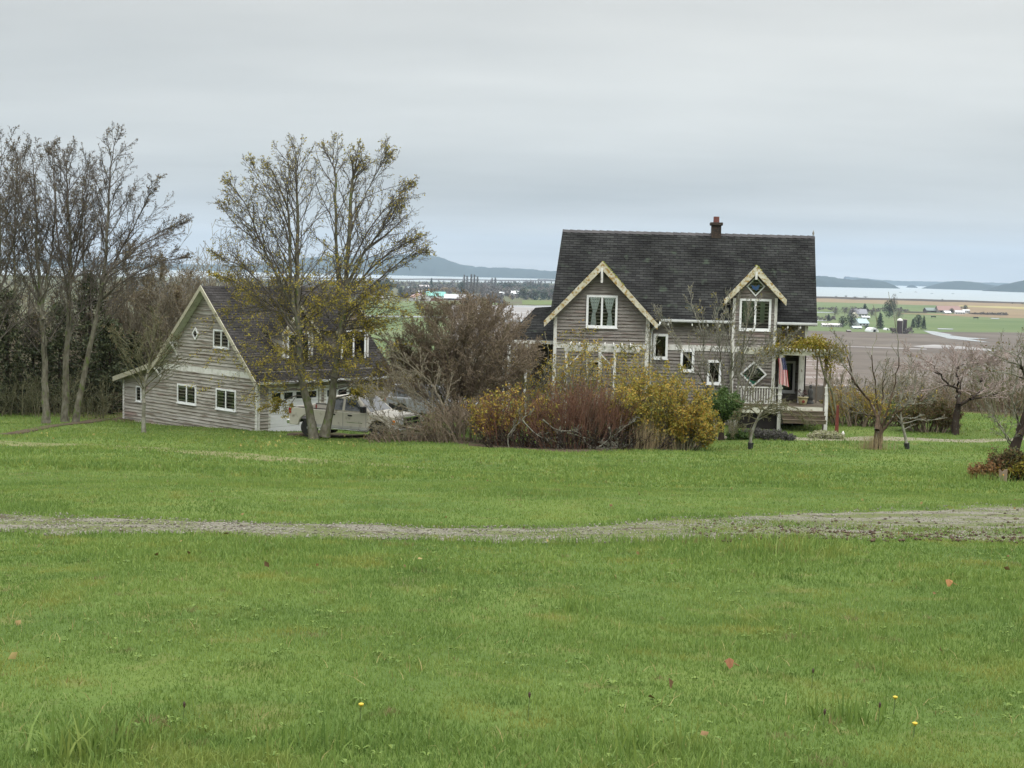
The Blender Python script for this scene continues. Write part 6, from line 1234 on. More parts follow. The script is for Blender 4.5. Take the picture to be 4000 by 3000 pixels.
emit_tree('young_tree', 'thin young tree with lichened bent stem left of the bush', 'tree', tuple(g1_), S, F, [b_lichen, b_lichen], None)

# old apple tree with shaggy trunk
rng = random.Random(72); S, F = [], []; Y = 56; P = dict(TREE, lp=lambda q: .015, ln=1, kids=[0, 5, 3, 2], tip=.006, max=3, up=[0, .08, .07, .05, 0], ll=2)
z7 = at(0, 1600, Y).z
tr0 = basefix([at(3428, 1768, Y), at(3430, 1720, Y), at(3432, 1685, Y), at(3428, 1660, Y)]); S_ = spline(tr0, 8)
for i in range(8): S.append((S_[i], S_[i + 1], .20 - .007 * i, .19 - .007 * i))
for pts, r0, bk_ in (([(3425, 1680), (3422, 1620), (3395, 1560), (3340, 1500), (3325, 1440), (3290, 1340), (3240, 1290)], .075, 0), ([(3430, 1680), (3428, 1600), (3420, 1500), (3405, 1400), (3425, 1300), (3410, 1190)], .05, 2), ([(3440, 1690), (3480, 1640), (3530, 1590), (3560, 1550), (3595, 1527)], .075, 1), ([(3436, 1690), (3470, 1600), (3500, 1480), (3510, 1380), (3500, 1270), (3470, 1140)], .05, 2), ([(3425, 1625), (3385, 1620), (3340, 1595), (3290, 1565)], .04, 1), ([(3432, 1650), (3445, 1560), (3455, 1470), (3460, 1430)], .05, 1), ([(3480, 1640), (3530, 1520), (3560, 1420)], .03, 1), ([(3340, 1500), (3300, 1430), (3270, 1370)], .035, 0), ([(3540, 1580), (3580, 1578), (3625, 1562)], .03, 1)):
    stem(S, F, [at(a, b, Y + rng.uniform(-.5, .5)) for a, b in pts], r0, .010, 3 if bk_ == 2 else 9, dict(P, max=2) if bk_ == 2 else P, rng, start=.25, Lf=lambda t: .95 * (1.1 - .4 * t), ang=.6, seg=16, wob=.025)
a0 = at(3480, 1580, Y); F += [a0 + Vector((rng.gauss(-.1, .55), rng.gauss(0, .3), rng.gauss(.0, .28))) for _ in range(190)]
emit_tree('apple_tree', 'old pruned apple tree with shaggy brown trunk and a few yellow leaves', 'tree', (tr0[0].x, Y, gz(tr0[0].x, Y)), S, F, [bark('shaggy_brown_bark', [(.05, .035, .024), (.10, .07, .048)], (6, (1, 1, .4), .58, .68, (.19, .18, .15))), b_lichen], l_gold, .075, None, 72, split=.024)
reeds(3410, 1768, 55.6, 200, .75, .35, 'dry grass stalks around the trunk of the old apple tree', 6)

# spreading cherry tree
rng = random.Random(73); S, F = [], []; Y = 63; P = dict(TREE, lp=lambda q: .0, max=3, kids=[0, 7, 4, 3], tip=.0085, up=[0, .02, .0, -.01, 0], ang=[.7, .6, .7, .7])
tk = basefix([at(3732, 1690, Y), at(3734, 1640, Y), at(3745, 1575, Y)]); ts = spline(tk, 8)
for i in range(8): S.append((ts[i], ts[i + 1], .19 - .008 * i, .182 - .008 * i))
for pts, r0 in (([(3745, 1580), (3742, 1520), (3700, 1500), (3665, 1455), (3620, 1410), (3560, 1385)], .075), ([(3750, 1580), (3800, 1550), (3835, 1520), (3832, 1480)], .08), ([(3790, 1560), (3850, 1550), (3920, 1530), (3990, 1500)], .055), ([(3740, 1530), (3738, 1470), (3730, 1430), (3725, 1400)], .06), ([(3742, 1520), (3700, 1505), (3640, 1520), (3560, 1530)], .045), ([(3670, 1460), (3610, 1440), (3550, 1435)], .035), ([(3735, 1440), (3780, 1420), (3850, 1415), (3920, 1400)], .04), ([(3830, 1490), (3850, 1440), (3870, 1400)], .04), ([(3745, 1560), (3760, 1460), (3800, 1400)], .045)):
    stem(S, F, [at(a, b, Y + rng.uniform(-1, 1)) for a, b in pts], r0, .012, 13, P, rng, start=.25, Lf=lambda t: 1.3 * (1.1 - .4 * t), ang=.8, seg=14, wob=.04)
emit_tree('cherry_tree', 'dark-trunked cherry tree with flat spreading bare crown at the right', 'tree', (tk[0].x, Y, gz(tk[0].x, Y)), S, F, [b_dark, bark('cherry_twigs', [(.24, .18, .16), (.36, .30, .27)], None, 3)], None, split=.03)

# tree and stump at the right edge
rng = random.Random(74); S, F = [], []; Y = 37.5; P = dict(TREE, lp=lambda q: .08, ln=1, kids=[0, 5, 4, 2], tip=.0045, max=3, up=[0, .05, .04, .0, 0], ll=2)
tk = basefix([at(3960, 1895, Y), at(3955, 1820, Y), at(3965, 1750, Y), at(3985, 1690, Y), at(4010, 1600, Y)]); ts = spline(tk, 12)
for i in range(12): S.append((ts[i], ts[i + 1], .20 - .010 * i, .19 - .010 * i))
for pts, r0 in (([(3960, 1740), (3930, 1700), (3880, 1620), (3850, 1560)], .03), ([(3968, 1730), (3975, 1640), (3960, 1560), (3970, 1480)], .045), ([(3990, 1680), (4030, 1560), (4000, 1460), (3985, 1430), (3940, 1410), (3880, 1385)], .055), ([(3985, 1700), (4060, 1600), (4150, 1450), (4200, 1300)], .07), ([(3990, 1440), (3985, 1400), (3960, 1380), (3930, 1370)], .03), ([(4010, 1600), (4050, 1450), (4080, 1300)], .06), ([(3960, 1760), (3925, 1700), (3900, 1640)], .025), ([(4000, 1480), (3950, 1460), (3880, 1450), (3800, 1440)], .03), ([(3960, 1740), (4010, 1650), (4060, 1600)], .04)):
    stem(S, F, [at(a, b, Y + rng.uniform(-.4, .4)) for a, b in pts], r0, .009, 7, P, rng, start=.25, Lf=lambda t: .55, ang=.75, seg=14, wob=.02)
emit_tree('apple_tree', 'dark gnarled tree cut by the right edge with lichened boughs', 'tree', (tk[0].x, Y, gz(tk[0].x, Y)), S, F, [b_dark, b_lichen], l_bramble, .06, None, 74, split=.028)
shrub('shrub of rusty orange leaves at the foot of the right edge tree', 3862, 1868, 37.2, .5, .55, 75, b_redtw, l_orange, .075, 26, .6, 2, SH, spread=1.0)
shrub('dark leaved suckers around the right edge trunk', 3960, 1880, 37.3, .9, .9, 76, b_dark, l_bramble, .07, 60, .6, 2, SH, spread=.8)
shrub('leafy undergrowth right of the wooden board at the right edge', 4010, 1880, 37.0, 1.2, .7, 86, b_dark, l_vine, .06, 40, .5, 2, SH, spread=.8)
def board():
    Y = 36.2; p = at(3917, 1890, Y); z = gz(p.x, Y); t = thing('wooden_board', 'weathered upright board with a tiny orange disc before the right edge tree', 'board', (p.x, Y, z)); m = mat('raw_board', [(.16, .115, .08), (.26, .20, .15)], 3, .9, stretch=(3, 3, .5))
    h = at(3917, 1832, Y).z - z; w = .105
    MB().prism([(p.x - w, z - .1), (p.x + w, z - .1), (p.x + w, z + h), (p.x + .03, z + h - .03), (p.x - .02, z + h - .08), (p.x - w * .8, z + h - .01), (p.x - w, z + h)], Y, Y + .03).build('plank', m, t); MB().lathe((p.x, Y - .004, z + h * .58), [(.018, -.004), (.022, 0)], 10, 'y').build('disc', plain('orange_disc', (.6, .28, .05)), t)
board()
shrub('tall grey-brown brush filling the right background edge', 3960, 1560, 74, 4.0, 4.2, 87, b_olive, l_bramble, .09, 36, .25, 1, SH, spread=.5)

# ---- brush behind the yard
def thicket(name, label, cols, n, seed, m, leafm, hmin, hmax, ls=.09, lp=.25):
    """cols: list of (px0,px1,Y0,Y1) patches of leafless stems"""
    rng = random.Random(seed); S, F = [], []; P = dict(TREE, lp=lambda q: lp, ln=1, kids=[0, 5, 4, 2], tip=.012, seg=[5, 5, 3, 2, 2], up=[0, .06, .05, .03, 0], ll=2, max=3)
    for px0, px1, Y0, Y1, k in cols:
        for i in range(int(n * k)):
            Y = rng.uniform(Y0, Y1); x = at(rng.uniform(px0, px1), 1550, Y).x; h = rng.uniform(hmin, hmax) * (.7 + .6 * float(vnoise(x, Y, 4, seed))); d = Vector((rng.gauss(0, .25), rng.gauss(0, .25), 1)).normalized()
            grow(S, F, Vector((x, Y, gz(x, Y) - .1)), d, h, rng.uniform(.015, .035), 1, P, rng)
    V, Q = seg_arrays(S); t = thing(name, label, 'brush', tuple(S[0][0])); t['kind'] = 'stuff'; fast_mesh('stems', V, Q, m, t)
    if F: V, Q = leaf_arrays(F, ls, np.random.RandomState(seed)); fast_mesh('foliage', V, Q, leafm, t)
thicket('hillside_brush', 'pinkish brown leafless brush covering the slope behind the garden at the right', [(3230, 4150, 78, 90, 1.0), (3150, 4150, 90, 108, .45)], 420, 201, b_purple, l_bramble, 1.3, 2.6, lp=.25)
thicket('hillside_brush', 'brown brush on the slope behind the hedge and left wing of the house', [(1480, 2180, 74, 92, 1.0)], 420, 202, b_purple, l_bramble, 2.0, 3.6)
thicket('hillside_brush', 'brown brush on the slope behind the garage and the left trees', [(-100, 400, 84, 98, .5), (380, 950, 80, 96, 1.0)], 520, 203, b_purple, l_bramble, 5.5, 8.5)
thicket('leaf_litter_brush', 'low dark brush below the bare trees left of the garage', [(-100, 430, 70, 80, 1.0)], 260, 204, b_olive, l_dkgreen, .8, 2.2, lp=.5)
thicket('bramble_bank', 'low bramble bank along the far edge of the lawn at the right', [(3480, 4150, 76.5, 80, 1.0)], 260, 205, b_redtw, l_bramble, .7, 1.5, lp=.7)
# yellow leaves dropped on the grass bank
def litter():
    rs = np.random.RandomState(9); pts = []
    for px0, px1, py0, py1, n in ((900, 1500, 1705, 1760, 130), (0, 500, 1690, 1720, 25), (2800, 3300, 1730, 1790, 40)):
        for i in range(n): p = ghit(rs.uniform(px0, px1), rs.uniform(py0, py1)); pts.append(p + Vector((0, 0, .08)))
    V, F = leaf_arrays(pts, .085, rs, aspect=.8); tag(fast_mesh('leaf_litter', V, F, lm('dropped_yellow_leaves', [(.24, .24, .06), (.36, .33, .10), (.22, .14, .05)])), 'yellow leaves dropped over the grass below the twin-trunk tree', 'fallen leaves', kind='stuff')
litter()
# ================================================================ THE VALLEY
PZ = PLAIN + .3
def vp(px, py): return onz(px, py, PZ)
m_wallw = plain('far_white_wall', (.55, .55, .53), .9); 
def fmw(c): return plain('far_paint_%d_%d_%d' % tuple(int(v * 100) for v in c), c, .85)
def barn(name, label, cat, px, py, wpx, hpx, depth, wallc, roofc, rot=0.0, roof_h=.45, group=None, win=0, gable=False, arch=False):
    """px,py foot centre; wpx/hpx size in photo pixels; real size follows from the distance"""
    b = vp(px, py); D_ = b.y; w = wpx * D_ / FPX; h = hpx * D_ / FPX; we = h * (1 - roof_h); t = thing(name, label, cat, tuple(b), rot, group)
    M = Matrix.Translation(b) @ Matrix.Rotation(rot, 4, 'Z'); hx, hy = w / 2, depth / 2
    if arch:
        pr = [(hx * math.cos(math.pi * i / 10), h * math.sin(math.pi * i / 10)) for i in range(11)]; MB(M).prism(pr, -hy, hy).build('cover', fmw(roofc), t); MB(M).box((-hx * .3, -hy - .1, 0), (hx * .3, -hy - .02, h * .6)).build('opening', m_dark, t); return t
    wb = MB(M)
    if gable: wb.prism([(-hx, 0), (hx, 0), (hx, we), (0, h), (-hx, we)], -hy, hy)
    else: wb.box((-hx, -hy, 0), (hx, hy, we)); wb.add([(-hx, -hy, we), (-hx, hy, we), (-hx, 0, h), (hx, -hy, we), (hx, hy, we), (hx, 0, h)], [(0, 2, 1), (3, 4, 5)])
    wb.build('wall', fmw(wallc), t); r = MB(M); o = w * .02 + .3
    if gable:
        for s in (-1, 1): r.add([(s * (hx + o), -hy - o, we - o * .5), (s * (hx + o), hy + o, we - o * .5), (0, hy + o, h + .15), (0, -hy - o, h + .15), (s * (hx + o), -hy - o, we - o * .5 + .3), (s * (hx + o), hy + o, we - o * .5 + .3), (0, hy + o, h + .45), (0, -hy - o, h + .45)], [(0, 1, 2, 3), (4, 7, 6, 5), (0, 3, 7, 4), (1, 5, 6, 2), (0, 4, 5, 1)])
    else:
        for s in (-1, 1): r.add([(-hx - o, s * (hy + o), we - o * .5), (hx + o, s * (hy + o), we - o * .5), (hx + o, 0, h + .15), (-hx - o, 0, h + .15), (-hx - o, s * (hy + o), we - o * .5 + .3), (hx + o, s * (hy + o), we - o * .5 + .3), (hx + o, 0, h + .45), (-hx - o, 0, h + .45)], [(0, 1, 2, 3), (4, 7, 6, 5), (0, 4, 5, 1), (1, 5, 6, 2), (0, 3, 7, 4)])
    r.build('roof', fmw(roofc), t)
    for i in range(win):
        x = -hx + w * (i + .5) / win; MB(M).box((x - w * .12 / max(1, win / 2), -hy - .12, we * .25), (x + w * .12 / max(1, win / 2), -hy - .02, we * .75)).build('window' if i != win // 2 else 'door', m_dark, t)
    return t
WHT, RED, TEAL, GRY = (.50, .50, .49), (.22, .09, .08), (.16, .36, .32), (.35, .36, .36)
# farm at the right
barn('barn', 'long red-roofed barn of the farm beyond the green field at the right', 'barn', 3702, 1222, 88, 26, 16, (.22, .19, .17), (.25, .16, .14), .05, .6, win=3)
barn('shed', 'low shed with pale green roof in front of the red barn', 'shed', 3690, 1221, 40, 14, 12, (.16, .15, .14), TEAL, .0, .6, win=2)
barn('shed', 'dark gabled shed at the left end of the red barn', 'shed', 3635, 1220, 46, 17, 16, (.07, .055, .05), (.17, .20, .19), .1, .55, win=1)
barn('farmhouse', 'small white farmhouse right of the red barn', 'house', 3748, 1227, 36, 14, 11, WHT, (.42, .42, .42), -.1, .5, win=4)
barn('shed', 'white shed with bright roof in front of the dark shed', 'shed', 3698, 1225, 26, 10, 9, (.30, .30, .30), (.66, .68, .70), .25, .6, win=1)
barn('camper', 'boxy white camper parked at the right end of the far farm', 'camper', 3772, 1224, 26, 14, 8, WHT, (.6, .6, .6), 0, .15, win=4)
# near farm in the middle right
barn('house', 'pale blue roofed house among the conifers of the near farm', 'house', 3362, 1272, 44, 26, 14, (.38, .40, .40), (.34, .42, .44), .3, .6, win=3)
barn('farmhouse', 'grey farmhouse behind the conifers of the near farm', 'house', 3352, 1236, 60, 28, 15, (.42, .42, .42), (.22, .22, .24), .1, .6, win=5)
barn('house', 'cream gabled house left of the grey farmhouse', 'house', 3338, 1240, 18, 18, 12, (.50, .47, .38), (.45, .41, .32), .0, .45, win=1, gable=True)
barn('long_shed', 'long low white shed left of the paired conifers', 'shed', 3248, 1276, 76, 12, 8, (.48, .48, .47), (.52, .50, .48), .02, .4, win=8)
barn('shed', 'low grey shed between the near farmhouse and the white tunnel', 'shed', 3380, 1246, 30, 11, 8, (.30, .30, .30), (.50, .52, .52), .0, .4, win=2)
barn('tunnel_shed', 'white arched tunnel shed in front of the near farm', 'shed', 3405, 1296, 34, 17, 14, WHT, (.60, .62, .62), .15, arch=True)
barn('tunnel_shed', 'small white arched tent left of the silos', 'shed', 3462, 1289, 16, 8, 8, WHT, (.64, .66, .66), .1, arch=True)
barn('shed', 'dark animal shelter in the grass left of the tunnel shed', 'shed', 3315, 1297, 14, 7, 5, (.10, .07, .05), (.20, .19, .18), 0, .3, win=1)
barn('shed', 'low silver shed in front of the pale blue roofed house', 'shed', 3345, 1284, 34, 9, 8, (.36, .38, .38), (.48, .52, .53), .1, .5, win=2)
def silo(px, py, hpx, wpx, dome, label):
    b = vp(px, py); k = b.y / FPX; h, r = hpx * k, wpx * k / 2; t = thing('silo', label, 'silo', tuple(b), 0, 'pair of farm silos'); c = tuple(b)
    MB().lathe(c, [(r, 0), (r, h * .82 if dome else h), ], 20).build('tower', mat('dark_silo_staves', [(.035, .025, .025), (.06, .045, .042)], .6, .9), t, smooth=False)
    if dome: MB().lathe((c[0], c[1], c[2] + h * .82), [(r * 1.03, 0)] + [(r * 1.03 * math.cos(a), r * .95 * math.sin(a)) for a in (.3, .6, .9, 1.2, 1.5)], 20).build('dome', plain('silo_dome', (.62, .60, .56)), t, smooth=True)
    else: MB().lathe((c[0], c[1], c[2] + h), [(r, 0), (r * .95, .5), (r * .9, .5)], 20).build('rim', m_conc, t)
silo(3513, 1303, 60, 22, True, 'dark silo with rounded white dome'); silo(3533, 1303, 54, 16, False, 'dark silo without a dome right of the domed one')
p = vp(3524, 1303); t = thing('pipe', 'pale vertical pipe standing between the two silos', 'pipe', tuple(p)); MB().tube([p, p + Vector((0, 0, 12.5)), p + Vector((-1, 0, 13.5))], .45, 8).build('pipe_run', plain('pale_pipe', (.5, .5, .42)), t)
# valley, left and middle
barn('barn', 'large barn with teal metal roof across the left green field', 'barn', 1702, 1166, 72, 26, 30, (.40, .44, .42), TEAL, .1, .6, win=0)
barn('barn', 'white barn with faded pink roof in front of the teal barn', 'barn', 1640, 1175, 66, 28, 34, (.46, .45, .44), (.40, .25, .23), .35, .5, win=1, gable=True)
barn('barn', 'long silver-roofed barn right of the teal barn', 'barn', 1790, 1172, 104, 22, 36, (.16, .09, .08), (.42, .42, .42), .0, .65, win=2)
barn('barn', 'dark red gabled barn front between the teal and silver barns', 'barn', 1703, 1174, 46, 14, 16, (.20, .07, .06), (.50, .50, .50), .0, .6, win=1, gable=True)
barn('shed', 'small red shed farther back behind the teal barn', 'shed', 1657, 1126, 36, 12, 20, RED, (.50, .46, .45), .1, .5, win=2)
barn('house', 'white house with steep roof left of the farmhouse gable', 'house', 2010, 1157, 36, 20, 18, WHT, (.50, .50, .50), .3, .6, win=3)
barn('shed', 'low white shed left of the steep-roofed white house', 'shed', 1966, 1153, 30, 12, 14, (.28, .33, .36), (.55, .57, .57), .1, .5, win=2)
barn('house', 'tiny white house near the shore in the valley middle', 'house', 1770, 1122, 18, 10, 12, WHT, (.48, .47, .46), 0, .5, win=2, gable=True)
barn('shed', 'low white shed at the left edge of the valley green field', 'shed', 1478, 1168, 36, 12, 14, (.45, .45, .46), (.50, .50, .50), 0, .5, win=3)
barn('shed', 'small pale shed beside the low white valley shed', 'shed', 1526, 1166, 16, 8, 9, (.42, .44, .43), (.42, .48, .46), 0, .5, win=1)
barn('shed', 'small grey-roofed building behind the pink roofed barn', 'shed', 1600, 1130, 20, 9, 12, (.30, .33, .36), (.40, .46, .48), 0, .5, win=2)
barn('house', 'white gabled house on top of the pink and teal barn line', 'house', 1641, 1152, 14, 16, 12, WHT, (.52, .52, .52), 0, .45, win=1)
# boats
def boat(px, py, wpx, label, cabin):
    b = onz(px, py, WZ); L = wpx * b.y / FPX; t = thing('boat', label, 'boat', tuple(b), 0, 'boats on the bay'); M = Matrix.Translation(b); h = L * .14
    MB(M).add([(-L / 2, -L * .13, h), (L * .30, -L * .13, h), (L / 2, 0, h * 1.3), (L * .30, L * .13, h), (-L / 2, L * .13, h), (-L * .46, -L * .09, -.4), (L * .25, -L * .09, -.4), (L * .42, 0, -.4), (L * .25, L * .09, -.4), (-L * .46, L * .09, -.4)], [(0, 1, 2, 3, 4), (0, 5, 6, 1), (1, 6, 7, 2), (2, 7, 8, 3), (3, 8, 9, 4), (4, 9, 5, 0)]).build('hull', fmw((.30, .32, .34) if cabin < 2 else WHT), t)
    if cabin:
        MB(M).box((-L * .28, -L * .08, h), (L * .14, L * .08, h + L * .13)).build('cabin', fmw(WHT), t)
        if cabin > 1: MB(M).box((-L * .1, -L * .06, h + L * .13), (L * .06, L * .06, h + L * .22)).build('bridge', fmw(WHT), t)
boat(3517, 1143, 11, 'small boat leftmost of the boats on the bay', 1); boat(3577, 1142, 16, 'white cabin boat, the largest on the bay', 2); boat(3640, 1147, 11, 'low dark boat right of the white cabin boat', 0); boat(3722, 1148, 11, 'faint low boat rightmost on the bay', 0)
def cow(px, py, label):
    b = vp(px, py); t = thing('animal_shelter', label, 'shelter', tuple(b)); M = Matrix.Translation(b); MB(M).box((-3, -2, 1.6), (3, 2, 3)).build('roof', m_dark, t)
    for x in (-2.8, 2.6):
        for y in (-1.8, 1.6): MB(M).box((x, y, 0), (x + .2, y + .2, 1.6)).build('post', m_dark, t)
cow(3646, 1243, 'small dark field shelter, left one in the right green field'); cow(3812, 1247, 'small dark field shelter, right one in the right green field')
# ---- far trees: a few kinds, copied
f_con = lm('far_conifer', [(.014, .028, .016), (.026, .044, .024), (.04, .06, .03)], .0); f_bare = lm('far_bare', [(.075, .062, .055), (.10, .085, .075), (.125, .11, .09)], .0); f_or = lm('far_orange', [(.20, .13, .04), (.26, .17, .05)], .0)
def far_proto(kind, seed):
    rs = np.random.RandomState(seed); n = 900; V = []
    if kind == 'conifer':
        z = rs.random(n) ** 1.2; r = .26 * (1 - z) ** .8 * (.5 + .5 * rs.random(n)) + .01; r *= 1 + .25 * np.sin(z * 40 + rs.random(n)); m = f_con
    elif kind == 'round': 
        z = .12 + .88 * rs.random(n); r = .42 * np.sqrt(np.clip(1 - ((z - .55) / .47) ** 2, 0.02, 1)) * rs.random(n) ** .4; m = f_con
    elif kind == 'poplar': z = .08 + .92 * rs.random(n); r = .10 * np.sqrt(np.clip(1 - ((z - .5) / .52) ** 2, .02, 1)) * rs.random(n) ** .5; m = f_bare
    else: z = .15 + .85 * rs.random(n); r = .48 * np.sqrt(np.clip(1 - ((z - .52) / .5) ** 2, .02, 1)) * rs.random(n) ** .4; m = f_bare if kind == 'bare' else f_or
    a = rs.random(n) * 6.283; P = np.stack([r * np.cos(a), r * np.sin(a), z], 1)
    t = thing('far_tree', 'x', 'tree', (0, 0, 0)); t.name = {'conifer': 'far_conifer', 'round': 'far_evergreen', 'poplar': 'far_poplar', 'bare': 'far_bare_tree', 'orange': 'far_orange_tree'}[kind]; WM[t.name] = Matrix.Identity(4)
    sz = .055 if kind in ('conifer', 'round', 'orange') else .028
    V, F = leaf_arrays([Vector(p) for p in P], sz, rs, aspect=.8); fast_mesh('crown', V, F, m, t)
    S = [(Vector((0, 0, 0)), Vector((0, 0, .85)), .018, .006)] + [(Vector((0, 0, .2 + .6 * rs.random())), Vector(P[i]), .006, .003) for i in range(0, n, 9)]
    V, Q = seg_arrays(S, .001); fast_mesh('trunk', V, Q, b_twig if kind in ('bare', 'poplar') else b_dark, t); return t
PROTO = {}
def far_tree(kind, px, py, wpx, hpx, label, group):
    b = vp(px, py); k = b.y / FPX; h = hpx * k; w = wpx * k / ({'conifer': .52, 'round': .84, 'poplar': .2, 'bare': .96, 'orange': .96}[kind])
    if kind not in PROTO: PROTO[kind] = far_proto(kind, len(PROTO) + 3); o = PROTO[kind]; o.location = b; o.scale = (w, w, h); o['label'] = label; o['group'] = group
    else: o = copy_tree(PROTO[kind], b, random.random() * 6, (w, w, h), label, group)
    return o
random.seed(5)
G_ = 'trees around the near farm in the valley'
for a in [('conifer', 3237, 1254, 18, 26, 'small lone dark conifer left of the near farm'), ('round', 3290, 1280, 36, 44, 'left of the two large dark evergreens of the near farm'), ('round', 3325, 1281, 48, 56, 'right of the two large dark evergreens of the near farm'), ('conifer', 3437, 1284, 32, 60, 'pointed dark conifer between the near farm and the silos'), ('round', 3472, 1244, 48, 70, 'tall dark spreading tree behind the pointed conifer'), ('bare', 3490, 1240, 34, 92, 'pale bare tree rising from the tall dark tree'),
          ('bare', 3262, 1236, 44, 36, 'grey bare tree above the small lone conifer'), ('bare', 3330, 1236, 56, 40, 'grey bare tree behind the large evergreens'), ('bare', 3300, 1232, 40, 34, 'grey bare tree between the two grey ones'), ('conifer', 3378, 1222, 26, 34, 'small conifer behind the grey farmhouse'), ('bare', 3510, 1250, 40, 46, 'bare tree above the domed silo'), ('bare', 3405, 1240, 40, 32, 'brown bare tree right of the grey farmhouse'), ('round', 3586, 1286, 40, 54, 'large dark evergreen right of the silos'), ('conifer', 3608, 1286, 20, 50, 'narrow dark conifer at the right of the silo evergreens'), ('conifer', 3566, 1280, 20, 34, 'shortest dark evergreen nearest the plain silo'), ('bare', 3555, 1290, 24, 16, 'low bare bush beside the plain silo'), ('round', 3385, 1284, 20, 14, 'low round bush in front of the pale blue roofed house'), ('bare', 3245, 1280, 30, 14, 'bare bush in front of the long white shed')]:
    far_tree(*a, G_)
G2_ = 'trees around the far red barn'
for a in [('round', 3717, 1223, 20, 18, 'dark bush in front of the red barn'), ('round', 3770, 1212, 20, 20, 'dark tree behind the right end of the red barn'), ('bare', 3756, 1208, 20, 12, 'bare tree behind the far farmhouse'), ('bare', 3788, 1228, 20, 8, 'low bush at the right end of the far farm')]: far_tree(*a, G2_)
G3_ = 'bushes on the far shore'
for i, (px, py, w, h, l) in enumerate([(3266, 1163, 16, 7, 'leftmost bush on the far shore'), (3304, 1163, 13, 10, 'tallest of the left shore bushes'), (3340, 1164, 26, 6, 'wide low shore bush in the left shore row'), (3380, 1164, 22, 7, 'shore bush at the right end of the left shore row'), (3681, 1175, 11, 8, 'lone shore bush below the bay boats'), (3772, 1178, 6, 5, 'tiny shore bush right of the lone one'), (3955, 1187, 24, 7, 'shore bush near the right edge'), (3994, 1189, 16, 6, 'shore bush cut by the right edge')]): far_tree('bare', px, py, w, h, l, G3_)
G4_ = 'trees on the valley floor'
V_ = []
rq = random.Random(8)
for i, (k, px, py, w, h, l) in enumerate([('round', 1478, 1160, 60, 62, 'dark evergreen mass left of the valley barns'), ('round', 1512, 1156, 50, 62, 'tall dark evergreen left of the valley barns'), ('bare', 1430, 1165, 80, 64, 'grey bare tree at the left of the valley evergreens'), ('bare', 1385, 1160, 70, 60, 'grey bare tree farther left in the valley'), ('round', 1566, 1166, 26, 44, 'dark narrow evergreen beside the pink roofed barn'), ('round', 1620, 1140, 26, 22, 'dark bush behind the pink roofed barn'), ('round', 1664, 1140, 24, 18, 'dark bush right of the small red shed'), ('conifer', 1685, 1124, 18, 36, 'lone conifer near the shore behind the teal barn'),
        ('round', 1802, 1148, 26, 46, 'dark upright evergreen behind the silver barn'), ('orange', 1740, 1148, 44, 24, 'rusty tree behind the teal barn'), ('orange', 1770, 1146, 30, 22, 'smaller rusty tree left of the dark upright evergreen'), ('bare', 1845, 1160, 50, 50, 'brown bare tree right of the silver barn'), ('bare', 1880, 1160, 50, 56, 'brown bare tree between silver barn and white shed'), ('round', 1986, 1130, 60, 24, 'dark evergreen row left of the farmhouse roof'), ('round', 2044, 1170, 40, 44, 'dark evergreen right of the steep-roofed white house'), ('round', 2090, 1170, 40, 36, 'dark evergreen next to the farmhouse gable'), ('round', 2126, 1168, 28, 38, 'dark evergreen nearest the farmhouse gable'), ('orange', 2044, 1150, 22, 20, 'round yellow tree right of the white house'), ('bare', 1975, 1160, 34, 34, 'bare tree in front of the low white shed'), ('orange', 1995, 1168, 20, 16, 'rusty bush beside the white house'),
        ('poplar', 1812, 1140, 12, 66, 'leftmost tall bare poplar'), ('poplar', 1824, 1140, 12, 62, 'second tall bare poplar from the left'), ('poplar', 1840, 1140, 12, 68, 'third tall bare poplar from the left'), ('poplar', 1852, 1140, 12, 66, 'fourth tall bare poplar from the left'), ('poplar', 1864, 1142, 12, 62, 'fifth tall bare poplar from the left'), ('poplar', 1922, 1126, 11, 40, 'left poplar of the short pair'), ('poplar', 1934, 1126, 11, 42, 'right poplar of the short pair'), ('round', 2160, 1165, 24, 36, 'evergreen touching the farmhouse roof edge')]):
    far_tree(k, px, py, w, h, l, G4_)
for i in range(6): far_tree('poplar', 2062 + i * 10, 1126, 9, 28, ['first', 'second', 'third', 'fourth', 'fifth', 'sixth'][i] + ' poplar from the left in the shore row beside the roof', G4_)
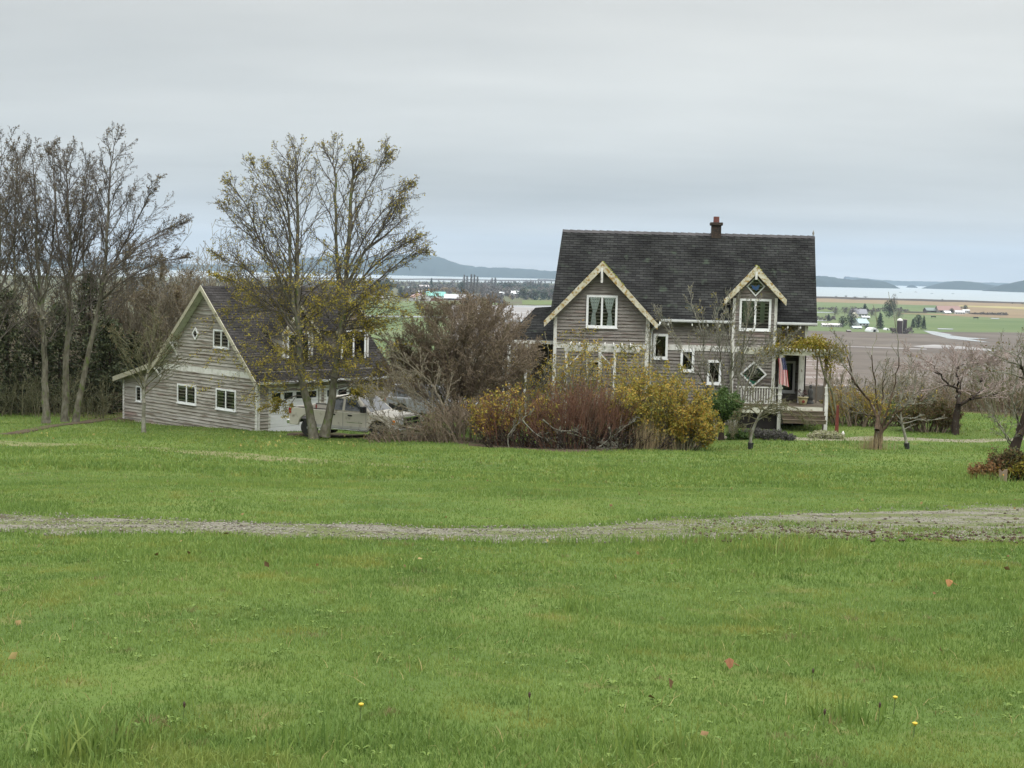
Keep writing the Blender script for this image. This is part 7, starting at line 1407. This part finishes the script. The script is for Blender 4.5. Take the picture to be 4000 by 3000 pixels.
# the woods along the shore read as one mass
def woodland(name, label, patches, seed, m, size):
    rs = np.random.RandomState(seed); PP = []
    for px0, px1, py0, py1, h0, n in patches:
        for i in range(n):
            px = rs.uniform(px0, px1); py = py0 + (py1 - py0) * rs.random(); b = vp(px, py); h = h0 * b.y / FPX * (.5 + .7 * rs.random()); w = h * rs.uniform(.4, .8); k = 34
            q = rs.normal(0, 1, (k, 3)); q /= np.linalg.norm(q, axis=1, keepdims=True); q *= rs.random((k, 1)) ** .4; PP.append(np.array(b)[None] + q * np.array([w / 2, w / 2, h / 2]) + np.array([0, 0, h / 2]))
    V, F = leaf_arrays([Vector(p) for p in np.concatenate(PP)], size, rs, aspect=.9); tag(fast_mesh(name, V, F, m), label, 'woods', kind='stuff')
woodland('far_woods', 'grey brown bare woods spread over the valley floor and shore', [(500, 1460, 1100, 1170, 24, 420), (1460, 2200, 1106, 1128, 12, 330), (1560, 1960, 1128, 1150, 16, 150), (1880, 2190, 1130, 1170, 18, 110), (1560, 1640, 1140, 1165, 18, 40), (1150, 1500, 1130, 1178, 34, 120), (1800, 1960, 1160, 1190, 14, 80)], 1, f_bare, 3.4)
woodland('far_woods', 'dark green conifer woods scattered among the valley trees', [(1940, 2190, 1116, 1132, 16, 90), (500, 1460, 1110, 1160, 26, 70), (1460, 1560, 1110, 1130, 18, 34), (1640, 1940, 1112, 1126, 10, 60), (2000, 2180, 1150, 1172, 22, 30)], 2, f_con, 3.0)
woodland('hedgerow', 'low brown hedgerows between the far fields', [(3190, 3530, 1206, 1212, 7, 60), (3380, 3560, 1214, 1218, 6, 30), (3190, 3260, 1240, 1252, 8, 20), (3800, 3935, 1226, 1230, 5, 40), (3480, 3570, 1292, 1304, 14, 22)], 3, f_bare, 1.4)

# ================================================================ HAZE
def haze():
    me = MB().box((-13500, -900, -51), (13500, 17500, 420)).build('haze', bpy.data.materials.new('haze')); me['kind'] = 'stuff'; me['label'] = 'thin blue haze filling the air of the valley'; m = me.data.materials[0]; m.use_nodes = True; t = m.node_tree; t.nodes.clear()
    o = t.nodes.new('ShaderNodeOutputMaterial'); v = t.nodes.new('ShaderNodeVolumePrincipled'); v.inputs['Color'].default_value = (.60, .76, .955, 1); v.inputs['Density'].default_value = HAZE; v.inputs['Anisotropy'].default_value = 0.0
    t.links.new(v.outputs[0], o.inputs['Volume'])
HAZE = 3.7e-5
haze()
